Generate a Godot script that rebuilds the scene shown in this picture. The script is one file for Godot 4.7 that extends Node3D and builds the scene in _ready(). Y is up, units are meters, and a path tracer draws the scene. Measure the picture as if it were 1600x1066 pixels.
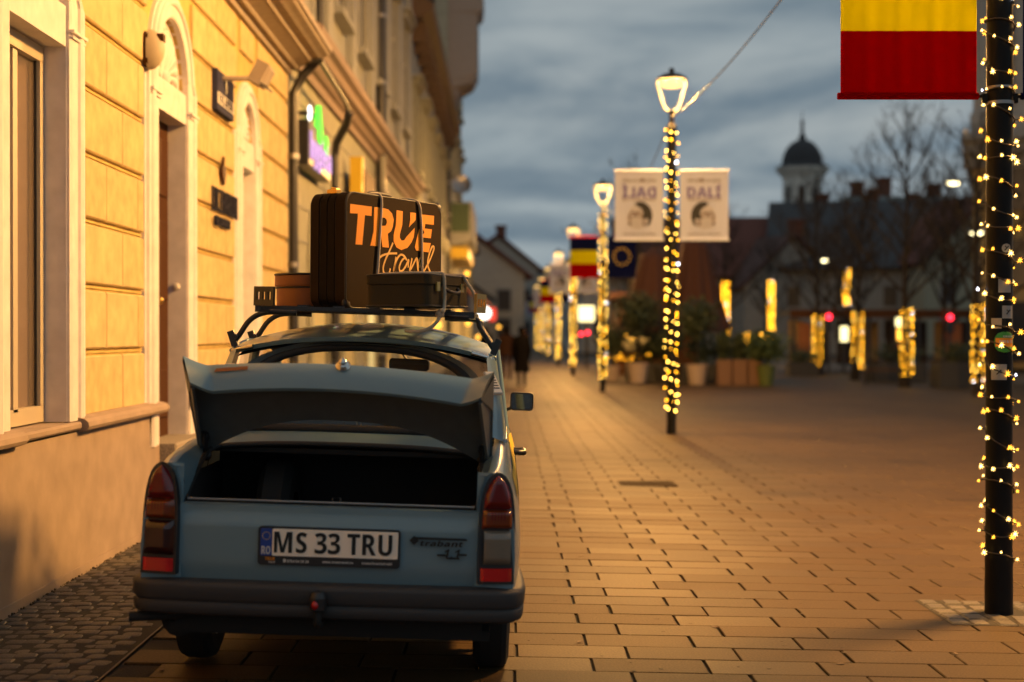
extends Node3D

const HALF := PI / 2.0
var rng := RandomNumberGenerator.new()
var used := {}
var mats := {}
var tex := {}
var font_plain: SystemFont
var font_bold: SystemFont
var font_serif: SystemFont


# ---------------------------------------------------------------- geometry
class G:
	var v := PackedVector3Array()
	var n := PackedVector3Array()
	var uv := PackedVector2Array()

	func tri(a: Vector3, b: Vector3, c: Vector3) -> void:
		var m := (b - a).cross(c - a).normalized()
		v.append(a); v.append(c); v.append(b)
		n.append(m); n.append(m); n.append(m)

	func tri_n(a: Vector3, b: Vector3, c: Vector3, na: Vector3, nb: Vector3, nc: Vector3) -> void:
		v.append(a); v.append(c); v.append(b)
		n.append(na); n.append(nc); n.append(nb)

	func quad(a: Vector3, b: Vector3, c: Vector3, d: Vector3) -> void:
		tri(a, b, c)
		tri(a, c, d)

	func box(c: Vector3, s: Vector3, b := Basis()) -> void:
		var x := b.x * s.x * 0.5
		var y := b.y * s.y * 0.5
		var z := b.z * s.z * 0.5
		quad(c - x - y + z, c + x - y + z, c + x + y + z, c - x + y + z)
		quad(c + x - y - z, c - x - y - z, c - x + y - z, c + x + y - z)
		quad(c + x - y + z, c + x - y - z, c + x + y - z, c + x + y + z)
		quad(c - x - y - z, c - x - y + z, c - x + y + z, c - x + y - z)
		quad(c - x + y + z, c + x + y + z, c + x + y - z, c - x + y - z)
		quad(c - x - y - z, c + x - y - z, c + x - y + z, c - x - y + z)

	# box whose front (+z) edges are bevelled
	func slab(c: Vector3, s: Vector3, ch: float, b := Basis()) -> void:
		var x := b.x * s.x * 0.5
		var y := b.y * s.y * 0.5
		var z := b.z * s.z * 0.5
		var xi := b.x * (s.x * 0.5 - ch)
		var yi := b.y * (s.y * 0.5 - ch)
		var zb := b.z * (s.z * 0.5 - ch)
		quad(c - xi - yi + z, c + xi - yi + z, c + xi + yi + z, c - xi + yi + z)
		quad(c - x - y + zb, c + x - y + zb, c + xi - yi + z, c - xi - yi + z)
		quad(c + x - y + zb, c + x + y + zb, c + xi + yi + z, c + xi - yi + z)
		quad(c + x + y + zb, c - x + y + zb, c - xi + yi + z, c + xi + yi + z)
		quad(c - x + y + zb, c - x - y + zb, c - xi - yi + z, c - xi + yi + z)
		quad(c + x - y + zb, c + x - y - z, c + x + y - z, c + x + y + zb)
		quad(c - x - y - z, c - x - y + zb, c - x + y + zb, c - x + y - z)
		quad(c - x + y + zb, c + x + y + zb, c + x + y - z, c - x + y - z)
		quad(c - x - y - z, c + x - y - z, c + x - y + zb, c - x - y + zb)

	func tube(path: Array, r, sides := 8, caps := true) -> void:
		var count := path.size()
		var rings := []
		var dirs := []
		var up := Vector3.UP
		for i in count:
			var p: Vector3 = path[i]
			var a: Vector3 = path[maxi(i - 1, 0)]
			var b: Vector3 = path[mini(i + 1, count - 1)]
			var t := (b - a).normalized()
			if i == 0:
				up = Vector3.UP if absf(t.y) < 0.9 else Vector3.RIGHT
			var side := t.cross(up).normalized()
			up = side.cross(t).normalized()
			var rr: float = r[i] if r is Array else r
			var ring := PackedVector3Array()
			var nd := PackedVector3Array()
			for k in sides:
				var w := TAU * k / sides
				var d := side * cos(w) + up * sin(w)
				nd.append(d)
				ring.append(p + d * rr)
			rings.append(ring)
			dirs.append(nd)
		for i in count - 1:
			for k in sides:
				var l := (k + 1) % sides
				tri_n(rings[i][k], rings[i + 1][l], rings[i][l], dirs[i][k], dirs[i + 1][l], dirs[i][l])
				tri_n(rings[i][k], rings[i + 1][k], rings[i + 1][l], dirs[i][k], dirs[i + 1][k], dirs[i + 1][l])
		if caps:
			for e in [0, count - 1]:
				for k in range(1, sides - 1):
					if e == 0:
						tri(rings[0][0], rings[0][k], rings[0][k + 1])
					else:
						tri(rings[e][0], rings[e][k + 1], rings[e][k])

	# profile of Vector2(radius, height) turned round the y axis of xf
	func lathe(prof: Array, sides := 16, xf := Transform3D()) -> void:
		for i in prof.size() - 1:
			var p: Vector2 = prof[i]
			var q: Vector2 = prof[i + 1]
			var sl := Vector2(q.y - p.y, p.x - q.x).normalized()
			for k in sides:
				var w0 := TAU * k / sides
				var w1 := TAU * (k + 1) / sides
				var d0 := Vector3(cos(w0), 0, -sin(w0))
				var d1 := Vector3(cos(w1), 0, -sin(w1))
				var n0 := xf.basis * (d0 * sl.x + Vector3.UP * sl.y)
				var n1 := xf.basis * (d1 * sl.x + Vector3.UP * sl.y)
				var a := xf * (d0 * p.x + Vector3.UP * p.y)
				var b := xf * (d1 * p.x + Vector3.UP * p.y)
				var c := xf * (d1 * q.x + Vector3.UP * q.y)
				var d := xf * (d0 * q.x + Vector3.UP * q.y)
				if p.x > 1e-5:
					tri_n(a, b, c, n0, n1, n1)
				if q.x > 1e-5:
					tri_n(a, c, d, n0, n1, n0)

	# rows of points, smooth
	func grid(p: Array) -> void:
		var rows := p.size()
		var cols: int = p[0].size()
		var nn := []
		for i in rows:
			var line := PackedVector3Array()
			for j in cols:
				var du: Vector3 = p[i][mini(j + 1, cols - 1)] - p[i][maxi(j - 1, 0)]
				var dv: Vector3 = p[mini(i + 1, rows - 1)][j] - p[maxi(i - 1, 0)][j]
				line.append(du.cross(dv).normalized())
			nn.append(line)
		for i in rows - 1:
			for j in cols - 1:
				tri_n(p[i][j], p[i][j + 1], p[i + 1][j + 1], nn[i][j], nn[i][j + 1], nn[i + 1][j + 1])
				tri_n(p[i][j], p[i + 1][j + 1], p[i + 1][j], nn[i][j], nn[i + 1][j + 1], nn[i + 1][j])

	# polygon in x, y drawn out from z0 to z1
	func prism(poly: PackedVector2Array, z0: float, z1: float, xf := Transform3D()) -> void:
		var area := 0.0
		for i in poly.size():
			area += poly[i].cross(poly[(i + 1) % poly.size()])
		if area < 0:
			poly = poly.duplicate()
			poly.reverse()
		var ids := Geometry2D.triangulate_polygon(poly)
		for k in range(0, ids.size(), 3):
			var a := poly[ids[k]]
			var b := poly[ids[k + 1]]
			var c := poly[ids[k + 2]]
			if (b - a).cross(c - a) < 0:
				var t := b
				b = c
				c = t
			tri(xf * Vector3(a.x, a.y, z1), xf * Vector3(b.x, b.y, z1), xf * Vector3(c.x, c.y, z1))
			tri(xf * Vector3(a.x, a.y, z0), xf * Vector3(c.x, c.y, z0), xf * Vector3(b.x, b.y, z0))
		for i in poly.size():
			var a := poly[i]
			var b := poly[(i + 1) % poly.size()]
			quad(xf * Vector3(a.x, a.y, z0), xf * Vector3(b.x, b.y, z0), xf * Vector3(b.x, b.y, z1), xf * Vector3(a.x, a.y, z1))

	# flat stroke of a given width along x, y points, drawn out from z0 to z1
	func stroke(pts: PackedVector2Array, w: float, z0: float, z1: float, xf := Transform3D()) -> void:
		var l := PackedVector2Array()
		var r := PackedVector2Array()
		for i in pts.size():
			var t := (pts[mini(i + 1, pts.size() - 1)] - pts[maxi(i - 1, 0)]).normalized()
			var s := Vector2(-t.y, t.x) * w * 0.5
			l.append(pts[i] + s)
			r.append(pts[i] - s)
		for i in pts.size() - 1:
			quad(xf * Vector3(r[i].x, r[i].y, z1), xf * Vector3(r[i + 1].x, r[i + 1].y, z1), xf * Vector3(l[i + 1].x, l[i + 1].y, z1), xf * Vector3(l[i].x, l[i].y, z1))
			quad(xf * Vector3(r[i].x, r[i].y, z0), xf * Vector3(r[i + 1].x, r[i + 1].y, z0), xf * Vector3(r[i + 1].x, r[i + 1].y, z1), xf * Vector3(r[i].x, r[i].y, z1))
			quad(xf * Vector3(l[i + 1].x, l[i + 1].y, z0), xf * Vector3(l[i].x, l[i].y, z0), xf * Vector3(l[i].x, l[i].y, z1), xf * Vector3(l[i + 1].x, l[i + 1].y, z1))

	func ball(c: Vector3, r: Vector3, sides := 10, rings := 6) -> void:
		var rows := []
		for i in rings + 1:
			var a := PI * i / rings
			var row := PackedVector3Array()
			for k in sides + 1:
				var w := TAU * k / sides
				row.append(Vector3(sin(a) * cos(w), -cos(a), -sin(a) * sin(w)))
			rows.append(row)
		for i in rings:
			for k in sides:
				var p: Array = [rows[i][k], rows[i][k + 1], rows[i + 1][k + 1], rows[i + 1][k]]
				if i > 0:
					tri_n(c + p[0] * r, c + p[1] * r, c + p[2] * r, p[0], p[1], p[2])
				if i < rings - 1:
					tri_n(c + p[0] * r, c + p[2] * r, c + p[3] * r, p[0], p[2], p[3])

	func add(o: G, xf := Transform3D()) -> void:
		var flip := xf.basis.determinant() < 0
		var nb := xf.basis.inverse().transposed()
		for i in range(0, o.v.size(), 3):
			for k in ([0, 2, 1] if flip else [0, 1, 2]):
				v.append(xf * o.v[i + k])
				n.append((nb * o.n[i + k]).normalized())

	func mesh() -> ArrayMesh:
		var a := []
		a.resize(Mesh.ARRAY_MAX)
		a[Mesh.ARRAY_VERTEX] = v
		a[Mesh.ARRAY_NORMAL] = n
		if uv.size() == v.size():
			a[Mesh.ARRAY_TEX_UV] = uv
		var m := ArrayMesh.new()
		m.add_surface_from_arrays(Mesh.PRIMITIVE_TRIANGLES, a)
		return m


# ---------------------------------------------------------------- small helpers
func pts(s: String) -> PackedVector2Array:
	var out := PackedVector2Array()
	for w in s.split(" ", false):
		var q := w.split(",")
		out.append(Vector2(float(q[0]), float(q[1])))
	return out


func curve2(p: PackedVector2Array, steps := 5) -> PackedVector2Array:
	var out := PackedVector2Array()
	for i in p.size() - 1:
		for k in steps:
			out.append(p[i].cubic_interpolate(p[i + 1], p[maxi(i - 1, 0)], p[mini(i + 2, p.size() - 1)], float(k) / steps))
	out.append(p[p.size() - 1])
	return out


func curve3(p: Array, steps := 5) -> Array:
	var out := []
	for i in p.size() - 1:
		for k in steps:
			out.append((p[i] as Vector3).cubic_interpolate(p[i + 1], p[maxi(i - 1, 0)], p[mini(i + 2, p.size() - 1)], float(k) / steps))
	out.append(p[p.size() - 1])
	return out


func round_rect(w: float, h: float, r: float, seg := 4) -> PackedVector2Array:
	var out := PackedVector2Array()
	for c in [[w / 2 - r, h / 2 - r, 0.0], [-w / 2 + r, h / 2 - r, HALF], [-w / 2 + r, -h / 2 + r, PI], [w / 2 - r, -h / 2 + r, 3 * HALF]]:
		for k in seg + 1:
			var a: float = c[2] + HALF * k / seg
			out.append(Vector2(c[0] + cos(a) * r, c[1] + sin(a) * r))
	return out


func disc(r: float, seg := 16) -> PackedVector2Array:
	var out := PackedVector2Array()
	for k in seg:
		out.append(Vector2(cos(TAU * k / seg), sin(TAU * k / seg)) * r)
	return out


func text(g: G, s: String, cap: float, width: float, at: Vector3, xf := Transform3D(), bold := true, depth := 0.004, serif := false, mirrored := false) -> void:
	# letters of the given capital height, squeezed to the given width (0: as they come), centred on «at»
	var t := TextMesh.new()
	t.text = s
	t.font = font_serif if serif else (font_bold if bold else font_plain)
	t.font_size = 48
	t.pixel_size = cap / (48.0 * 0.714)
	t.depth = depth
	t.curve_step = 4.0
	var a := t.get_mesh_arrays()
	if a.is_empty():
		return
	var vv: PackedVector3Array = a[Mesh.ARRAY_VERTEX]
	var vn: PackedVector3Array = a[Mesh.ARRAY_NORMAL]
	var ix = a[Mesh.ARRAY_INDEX]
	var lo := Vector3(1e9, 1e9, 1e9)
	var hi := -lo
	for p in vv:
		lo = lo.min(p)
		hi = hi.max(p)
	var o := G.new()
	if ix == null or ix.size() == 0:
		o.v = vv
		o.n = vn
	else:
		for i in ix:
			o.v.append(vv[i])
			o.n.append(vn[i])
	var sx := (width / (hi.x - lo.x)) if width > 0 else 1.0
	if mirrored:
		sx = -sx
	var mid := (lo + hi) * 0.5
	g.add(o, xf * Transform3D(Basis.from_scale(Vector3(sx, 1, 1)), at - Vector3(mid.x * sx, mid.y, 0)))


func numbered(n: String) -> String:
	if not used.has(n):
		used[n] = 0
		return n
	used[n] += 1
	return "%s_%03d" % [n, used[n]]


func tag(o: Node3D, label: String, category: String, group := "", kind := "") -> Node3D:
	o.set_meta("label", label)
	if category:
		o.set_meta("category", category)
	if group:
		o.set_meta("group", group)
	if kind:
		o.set_meta("kind", kind)
	return o


func thing(called: String, label: String, category: String, at := Vector3.ZERO, turn := 0.0, group := "") -> Node3D:
	var o := Node3D.new()
	o.name = numbered(called)
	add_child(o)
	o.position = at
	o.rotation.y = turn
	tag(o, label, category, group)
	return o


func obj(called: String, g, m: Material, parent: Node = null) -> MeshInstance3D:
	var o := MeshInstance3D.new()
	o.mesh = g.mesh() if g is G else g
	o.material_override = m
	if parent == null:
		o.name = numbered(called)
		add_child(o)
	else:
		var k := "%d/%s" % [parent.get_instance_id(), called]
		used[k] = used.get(k, -1) + 1
		o.name = called if used[k] == 0 else "%s_%03d" % [called, used[k]]
		parent.add_child(o, true)
	return o


func struct(called: String, g, m: Material, label: String) -> MeshInstance3D:
	var o := obj(called, g, m)
	o.set_meta("kind", "structure")
	o.set_meta("label", label)
	return o


func many(called: String, mesh: Mesh, m: Material, where: Array, parent: Node, tints := []) -> MultiMeshInstance3D:
	var mm := MultiMesh.new()
	mm.transform_format = MultiMesh.TRANSFORM_3D
	mm.use_colors = tints.size() > 0
	mm.mesh = mesh
	mm.instance_count = where.size()
	for i in where.size():
		mm.set_instance_transform(i, where[i])
		if tints.size() > 0:
			mm.set_instance_color(i, tints[i])
	var o := MultiMeshInstance3D.new()
	o.multimesh = mm
	o.material_override = m
	o.name = called if parent != self else numbered(called)
	parent.add_child(o, true)
	o.set_meta("kind", "stuff")
	return o


func dup(o: Node3D, called: String, at: Vector3, turn: float, label: String) -> Node3D:
	var c: Node3D = o.duplicate()
	c.name = numbered(called)
	add_child(c)
	c.position = at
	c.rotation.y = turn
	c.set_meta("label", label)
	return c


func lin(r: float, g: float, b: float) -> Color:
	return Color(r, g, b).linear_to_srgb()


func noise_tex(key: String, freq: float, oct: int, lo: float, hi: float, type := FastNoiseLite.TYPE_SIMPLEX_SMOOTH, size := 512) -> NoiseTexture2D:
	if tex.has(key):
		return tex[key]
	var f := FastNoiseLite.new()
	f.noise_type = type
	f.frequency = freq
	f.fractal_octaves = oct
	f.seed = key.hash() % 1000
	var t := NoiseTexture2D.new()
	t.noise = f
	t.width = size
	t.height = size
	t.seamless = true
	var ramp := Gradient.new()
	ramp.set_color(0, Color(lo, lo, lo))
	ramp.set_color(1, Color(hi, hi, hi))
	t.color_ramp = ramp
	tex[key] = t
	return t


# linear colour, roughness; look: "" plain, "fine", "blotch", "stone", "grain"
func mat(key: String, c: Color = Color(0.5, 0.5, 0.5), rough := 0.8, look := "", scale := 1.0, bump := 0.0, world := true) -> StandardMaterial3D:
	if mats.has(key):
		return mats[key]
	var m := StandardMaterial3D.new()
	m.resource_name = key
	m.albedo_color = c.linear_to_srgb()
	m.roughness = rough
	if look:
		m.uv1_triplanar = true
		m.uv1_world_triplanar = world
		m.uv1_scale = Vector3.ONE * scale
		m.albedo_texture = {
			"fine": noise_tex("fine", 0.08, 4, 0.72, 1.0), "blotch": noise_tex("blotch", 0.012, 6, 0.90, 1.0),
			"stone": noise_tex("stone", 0.05, 5, 0.66, 1.0), "grain": noise_tex("grain", 0.2, 2, 0.8, 1.0),
			"plaster": noise_tex("plaster", 0.010, 6, 0.86, 1.0),
		}[look]
		if bump > 0.0:
			m.heightmap_enabled = true
			m.heightmap_scale = bump
			m.heightmap_texture = m.albedo_texture
	mats[key] = m
	return m


func glow(key: String, c: Color, energy: float) -> StandardMaterial3D:
	if mats.has(key):
		return mats[key]
	var m := StandardMaterial3D.new()
	m.resource_name = key
	m.albedo_color = Color(0.3, 0.3, 0.3)
	m.emission_enabled = true
	m.emission = c.linear_to_srgb()
	m.emission_energy_multiplier = energy
	mats[key] = m
	return m


func glass(key: String, tint: Color, alpha: float) -> StandardMaterial3D:
	if mats.has(key):
		return mats[key]
	var m := StandardMaterial3D.new()
	m.resource_name = key
	m.transparency = BaseMaterial3D.TRANSPARENCY_ALPHA
	m.albedo_color = Color(tint.r, tint.g, tint.b, alpha)
	m.roughness = 0.02
	mats[key] = m
	return m


func lamp_light(at: Vector3, parent: Node3D, energy: float, c: Color, size := 0.1) -> void:
	var l := OmniLight3D.new()
	l.name = "lantern_light"
	parent.add_child(l, true)
	l.position = at
	l.light_color = c.linear_to_srgb()
	l.light_energy = energy
	l.light_size = size
	l.omni_range = 60.0
	l.omni_attenuation = 2.0
	l.shadow_enabled = true


func P(x: float, y: float, d: float) -> Vector3:
	return Vector3(x, y, -d)


# the paving falls 2 cm per metre away from the facades
func gy(x: float) -> float:
	return -0.02 * clampf(x, -3.0, 6.0)


func _ready() -> void:
	rng.seed = 33
	# ---- camera
	var cam := Camera3D.new()
	cam.name = "camera"
	add_child(cam)
	var lens := CameraAttributesPhysical.new()
	lens.frustum_focal_length = 50.0
	lens.frustum_focus_distance = 6.9
	lens.exposure_aperture = 1.4
	lens.frustum_near = 0.1
	lens.frustum_far = 900.0
	cam.attributes = lens
	cam.fov = 26.99
	cam.near = 0.1
	cam.far = 900.0
	cam.position = Vector3(0, 1.45, 0)
	cam.rotation_degrees = Vector3(-0.2836, -0.2836, 0)
	cam.current = true
	# ---- sky: heavy dusk cloud
	var env := Environment.new()
	env.background_mode = Environment.BG_SKY
	env.tonemap_mode = Environment.TONE_MAPPER_LINEAR
	env.tonemap_exposure = 1.0
	env.background_energy_multiplier = 1.0
	env.sdfgi_enabled = true
	env.ssao_enabled = true
	env.ssil_enabled = true
	var sky := Sky.new()
	var dome := PanoramaSkyMaterial.new()
	dome.panorama = dusk_clouds()
	sky.sky_material = dome
	env.sky = sky
	env.fog_enabled = false
	var we := WorldEnvironment.new()
	we.name = "dusk_air"
	we.environment = env
	add_child(we)
	# ---- fonts and materials
	font_plain = SystemFont.new()
	font_plain.font_names = PackedStringArray(["Droid Sans"])
	font_bold = SystemFont.new()
	font_bold.font_names = PackedStringArray(["Droid Sans"])
	font_bold.font_weight = 700
	font_serif = SystemFont.new()
	font_serif.font_names = PackedStringArray(["Droid Serif"])
	font_serif.font_weight = 700
	make_materials()
	# ---- setting
	build_ground()
	build_paving()
	build_yellow_house()
	build_left_row()
	build_far_end()
	build_right_side()
	# ---- things
	build_street_lamps()
	build_car()
	build_luggage()
	build_terrace()
	build_square()
	build_people()


func dusk_clouds() -> ImageTexture:
	var w := 2560
	var h := 1280
	var big := FastNoiseLite.new()
	big.seed = 5
	big.frequency = 1.25
	big.fractal_octaves = 7
	big.fractal_gain = 0.56
	big.noise_type = FastNoiseLite.TYPE_SIMPLEX_SMOOTH
	var warp := FastNoiseLite.new()
	warp.seed = 11
	warp.frequency = 0.25
	warp.fractal_octaves = 3
	warp.noise_type = FastNoiseLite.TYPE_SIMPLEX_SMOOTH
	var dark := Vector3(0.150, 0.208, 0.256)
	var pale := Vector3(0.350, 0.405, 0.425)
	var warm := Vector3(0.40, 0.41, 0.40)
	var im := Image.create_empty(w, h, false, Image.FORMAT_RGBF)
	for j in h:
		var el := HALF - PI * (j + 0.5) / h
		for i in w:
			var c := Vector3(0.21, 0.25, 0.26)
			if el > -0.01:
				var az := TAU * (i + 0.5) / w
				var k := 1.0 / (sin(maxf(el, 0.0)) + 0.12)
				var q := Vector3(sin(az) * cos(el) * k, el * 14.0, -cos(az) * cos(el) * k * 0.6)
				var o := warp.get_noise_3dv(q) * 0.9
				var f := big.get_noise_3d(q.x * 0.8 + o, q.y + o * 0.5, q.z + o) * 0.5 + 0.5
				f = smoothstep(0.24, 0.78, f)
				c = dark.lerp(pale, f)
				c = c.lerp(warm, clampf(warp.get_noise_3d(q.x + 9.0, q.y, q.z) * 0.9, 0.0, 0.35) * f)
			im.set_pixel(i, j, Color(c.x, c.y, c.z))
	return ImageTexture.create_from_image(im)


func make_materials() -> void:
	mat("yellow_plaster", Color(0.62, 0.47, 0.17), 0.85, "plaster", 0.7, 0.08)
	mat("yellow_block", Color(0.66, 0.515, 0.26), 0.85, "plaster", 0.8, 0.08)
	mat("yellow_block_b", Color(0.635, 0.49, 0.24), 0.85, "plaster", 1.0, 0.08)
	mat("white_wall", Color(0.68, 0.66, 0.60), 0.85, "blotch", 0.4)
	mat("white_plaster", Color(0.74, 0.69, 0.68), 0.8, "blotch", 0.8, 0.06)
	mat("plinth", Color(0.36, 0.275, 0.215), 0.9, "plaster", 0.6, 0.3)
	mat("step_stone", Color(0.42, 0.36, 0.28), 0.8, "stone", 2.0, 0.3)
	mat("cornice", Color(0.36, 0.30, 0.25), 0.85, "blotch", 1.0, 0.2)
	mat("pink_cornice", Color(0.27, 0.205, 0.185), 0.85, "blotch", 1.0, 0.2)
	mat("cream", Color(0.33, 0.33, 0.25), 0.85, "blotch", 0.4, 0.2)
	mat("far_wall", Color(0.38, 0.37, 0.33), 0.85, "blotch", 0.35, 0.1)
	mat("cream_pale", Color(0.30, 0.31, 0.30), 0.85, "blotch", 0.4, 0.2)
	mat("cream_grey", Color(0.27, 0.275, 0.26), 0.85, "blotch", 0.35, 0.2)
	mat("ochre", Color(0.36, 0.25, 0.10), 0.85, "blotch", 0.4, 0.2)
	mat("green_shutter", Color(0.08, 0.13, 0.07), 0.7, "fine", 2.0)
	mat("eave_wood", Color(0.16, 0.10, 0.06), 0.8, "fine", 3.0)
	mat("brown_wood", Color(0.10, 0.045, 0.02), 0.55, "fine", 4.0)
	mat("frame_cream", Color(0.60, 0.52, 0.38), 0.5, "grain", 3.0)
	mat("tan_cloth", Color(0.50, 0.34, 0.22), 0.9, "grain", 4.0)
	mat("dark_room", Color(0.035, 0.03, 0.028), 0.9)
	mat("black_iron", Color(0.008, 0.0075, 0.0075), 0.5, "fine", 6.0, 0.1)
	mats.black_iron.metallic_specular = 0.3
	mat("black_paint", Color(0.02, 0.02, 0.022), 0.35)
	mat("black_rubber", Color(0.014, 0.014, 0.014), 0.65)
	mat("tyre", Color(0.018, 0.017, 0.016), 0.85, "fine", 12.0, 0.2)
	mat("roof_tile", Color(0.16, 0.05, 0.032), 0.9, "stone", 0.6, 0.5)
	mat("roof_brown", Color(0.105, 0.046, 0.034), 0.9, "stone", 0.5, 0.5)
	mat("roof_grey", Color(0.06, 0.06, 0.065), 0.85, "stone", 0.5, 0.3)
	mat("roof_tin", Color(0.20, 0.25, 0.25), 0.5, "blotch", 0.3)
	mat("brick_red", Color(0.20, 0.075, 0.045), 0.9, "stone", 1.0, 0.3)
	mat("bark", Color(0.020, 0.016, 0.014), 0.95, "stone", 4.0, 0.6)
	mat("leaf_dark", Color(0.035, 0.055, 0.022), 0.7, "fine", 5.0)
	mat("leaf_green", Color(0.05, 0.09, 0.03), 0.7, "fine", 5.0)
	mat("joint", Color(0.030, 0.024, 0.018), 0.95, "stone", 3.0, 0.4)
	mat("far_ground", Color(0.090, 0.060, 0.032), 0.75, "blotch", 0.15)
	mat("iron_plate", Color(0.042, 0.032, 0.022), 0.8)
	mats.iron_plate.metallic_specular = 0.1
	mat("cobble", Color(0.105, 0.088, 0.072), 0.62, "stone", 3.0, 0.5)
	mat("cobble_b", Color(0.075, 0.065, 0.055), 0.60, "stone", 3.3, 0.5)
	mat("cobble_c", Color(0.135, 0.112, 0.088), 0.65, "stone", 2.7, 0.5)
	for i in 4:
		var k: float = [0.90, 1.0, 1.08, 0.96][i]
		mat("paver_%d" % i, Color(0.098 * k, 0.060 * k * [1.0, 0.98, 1.02, 1.0][i], 0.025 * k), [0.58, 0.62, 0.56, 0.60][i], "stone", 2.2 + 0.3 * i, 0.12)
	var ps := mat("paver_mass", Color(0.098, 0.060, 0.025), 0.58, "stone", 2.4, 0.12)
	ps.vertex_color_use_as_albedo = true
	ps.metallic_specular = 0.26
	for i in 4:
		mats["paver_%d" % i].metallic_specular = 0.26
	mat("stain", Color(0.062, 0.043, 0.024), 0.8)
	mat("white_plastic", Color(0.62, 0.58, 0.52), 0.45)
	mat("pot_white", Color(0.38, 0.30, 0.24), 0.7, "blotch", 2.0)
	mat("pot_brown", Color(0.16, 0.085, 0.045), 0.7, "blotch", 2.0)
	mat("pot_dark", Color(0.03, 0.03, 0.03), 0.7, "blotch", 2.0)
	mat("pot_green", Color(0.07, 0.10, 0.02), 0.6, "blotch", 2.0)
	mat("mirror_face", Color(0.16, 0.16, 0.16), 0.05).metallic = 1.0
	mat("parasol", Color(0.072, 0.023, 0.009), 0.85, "fine", 2.0)
	mat("coat_black", Color(0.007, 0.0065, 0.007), 0.85, "fine", 6.0)
	mat("coat_brown", Color(0.05, 0.026, 0.017), 0.85, "fine", 6.0)
	mat("skin", Color(0.42, 0.26, 0.19), 0.6)
	mat("brass", Color(0.65, 0.42, 0.12), 0.3).metallic = 1.0
	mat("chrome", Color(0.62, 0.60, 0.57), 0.18).metallic = 1.0
	mat("steel", Color(0.30, 0.29, 0.28), 0.35).metallic = 0.8
	glass("window_glass", Color(0.55, 0.5, 0.45), 0.25)
	glass("car_glass", Color(0.3, 0.33, 0.33), 0.12)
	glow("bulb_bright", Color(1.0, 0.55, 0.075), 30.0)
	glow("bulb_amber", Color(1.0, 0.42, 0.012), 20.0)
	glow("bulb_near_bright", Color(1.0, 0.58, 0.14), 9.0)
	glow("bulb_near_amber", Color(1.0, 0.42, 0.03), 6.0)
	glow("bulb_near_cool", Color(0.8, 0.82, 1.0), 8.0)
	glow("bulb_cool", Color(0.75, 0.8, 1.0), 24.0)
	glow("lamp_diffuser", Color(1.0, 0.60, 0.18), 2.4)
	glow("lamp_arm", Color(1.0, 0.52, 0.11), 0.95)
	glow("window_warm", Color(1.0, 0.50, 0.10), 0.6)
	glow("window_cream", Color(1.0, 0.70, 0.24), 0.95)
	glow("shop_light", Color(1.0, 0.45, 0.05), 3.5)
	glow("sign_green", Color(0.08, 1.0, 0.05), 1.6)
	glow("sign_lilac", Color(0.75, 0.42, 0.86), 1.0)
	glow("sign_yellow", Color(1.0, 0.85, 0.40), 2.6)
	glow("signal_red", Color(1.0, 0.02, 0.04), 7.0)
	glow("signal_white", Color(1.0, 0.95, 0.85), 3.0)
	glow("road_lamp_glow", Color(1.0, 0.85, 0.45), 9.0)
	for c in [["flag_blue", 0.012, 0.018, 0.10], ["flag_yellow", 0.88, 0.84, 0.004], ["flag_red", 0.46, 0.001, 0.002]]:
		var m := mat(c[0], Color(c[1], c[2], c[3]), 0.75, "grain", 6.0)
		m.metallic_specular = 0.1
		m.backlight_enabled = true
		m.backlight = Color(1.0, 1.0, 1.0)
	var bw := mat("banner_pale", Color(0.30, 0.32, 0.41), 0.8)
	mat("wire_cover", Color(0.05, 0.036, 0.022), 0.6)
	mat("plinth_stain", Color(0.29, 0.22, 0.165), 0.95, "plaster", 1.7)
	mat("crack", Color(0.09, 0.06, 0.04), 0.95)
	mat("banner_white", Color(0.47, 0.53, 0.74), 0.8, "grain", 6.0)
	bw.backlight_enabled = true
	bw.backlight = Color(0.5, 0.5, 0.5)
	mat("banner_violet", Color(0.07, 0.05, 0.24), 0.8)
	mat("banner_grey", Color(0.13, 0.11, 0.11), 0.8)
	mat("banner_mid", Color(0.24, 0.23, 0.25), 0.8)
	mat("banner_green", Color(0.016, 0.018, 0.020), 0.8)
	mat("cable_clear", Color(0.14, 0.14, 0.135), 0.4)
	var paint := mat("car_blue", Color(0.145, 0.238, 0.285), 0.36)
	paint.clearcoat_enabled = true
	paint.clearcoat = 0.4
	paint.clearcoat_roughness = 0.08
	mat("car_inner", Color(0.115, 0.138, 0.142), 0.55, "blotch", 2.0, 0.0, false)
	mat("car_bumper", Color(0.045, 0.043, 0.044), 0.6, "fine", 8.0, 0.05, false)
	mat("car_cabin", Color(0.02, 0.018, 0.017), 0.9)
	mat("car_under", Color(0.012, 0.012, 0.012), 0.8)
	for c in [["lens_red", 0.13, 0.003, 0.005], ["lens_orange", 0.15, 0.024, 0.003], ["lens_dark", 0.028, 0.004, 0.005], ["lens_clear", 0.17, 0.145, 0.11], ["reflector_red", 0.50, 0.008, 0.010]]:
		var m := mat(c[0], Color(c[1], c[2], c[3]), 0.15)
		m.clearcoat_enabled = true
		m.clearcoat = 0.5
		m.clearcoat_roughness = 0.08
	mat("plate_white", Color(0.92, 0.82, 0.68), 0.4)
	mat("plate_blue", Color(0.01, 0.05, 0.30), 0.4)
	mat("sticker_white", Color(0.30, 0.29, 0.27), 0.7)
	mat("print_white", Color(0.60, 0.58, 0.55), 0.5)
	mat("print_black", Color(0.008, 0.008, 0.008), 0.5)
	mat("print_gold", Color(0.62, 0.42, 0.05), 0.5)
	mat("print_orange", Color(0.72, 0.25, 0.004), 0.6)
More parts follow.
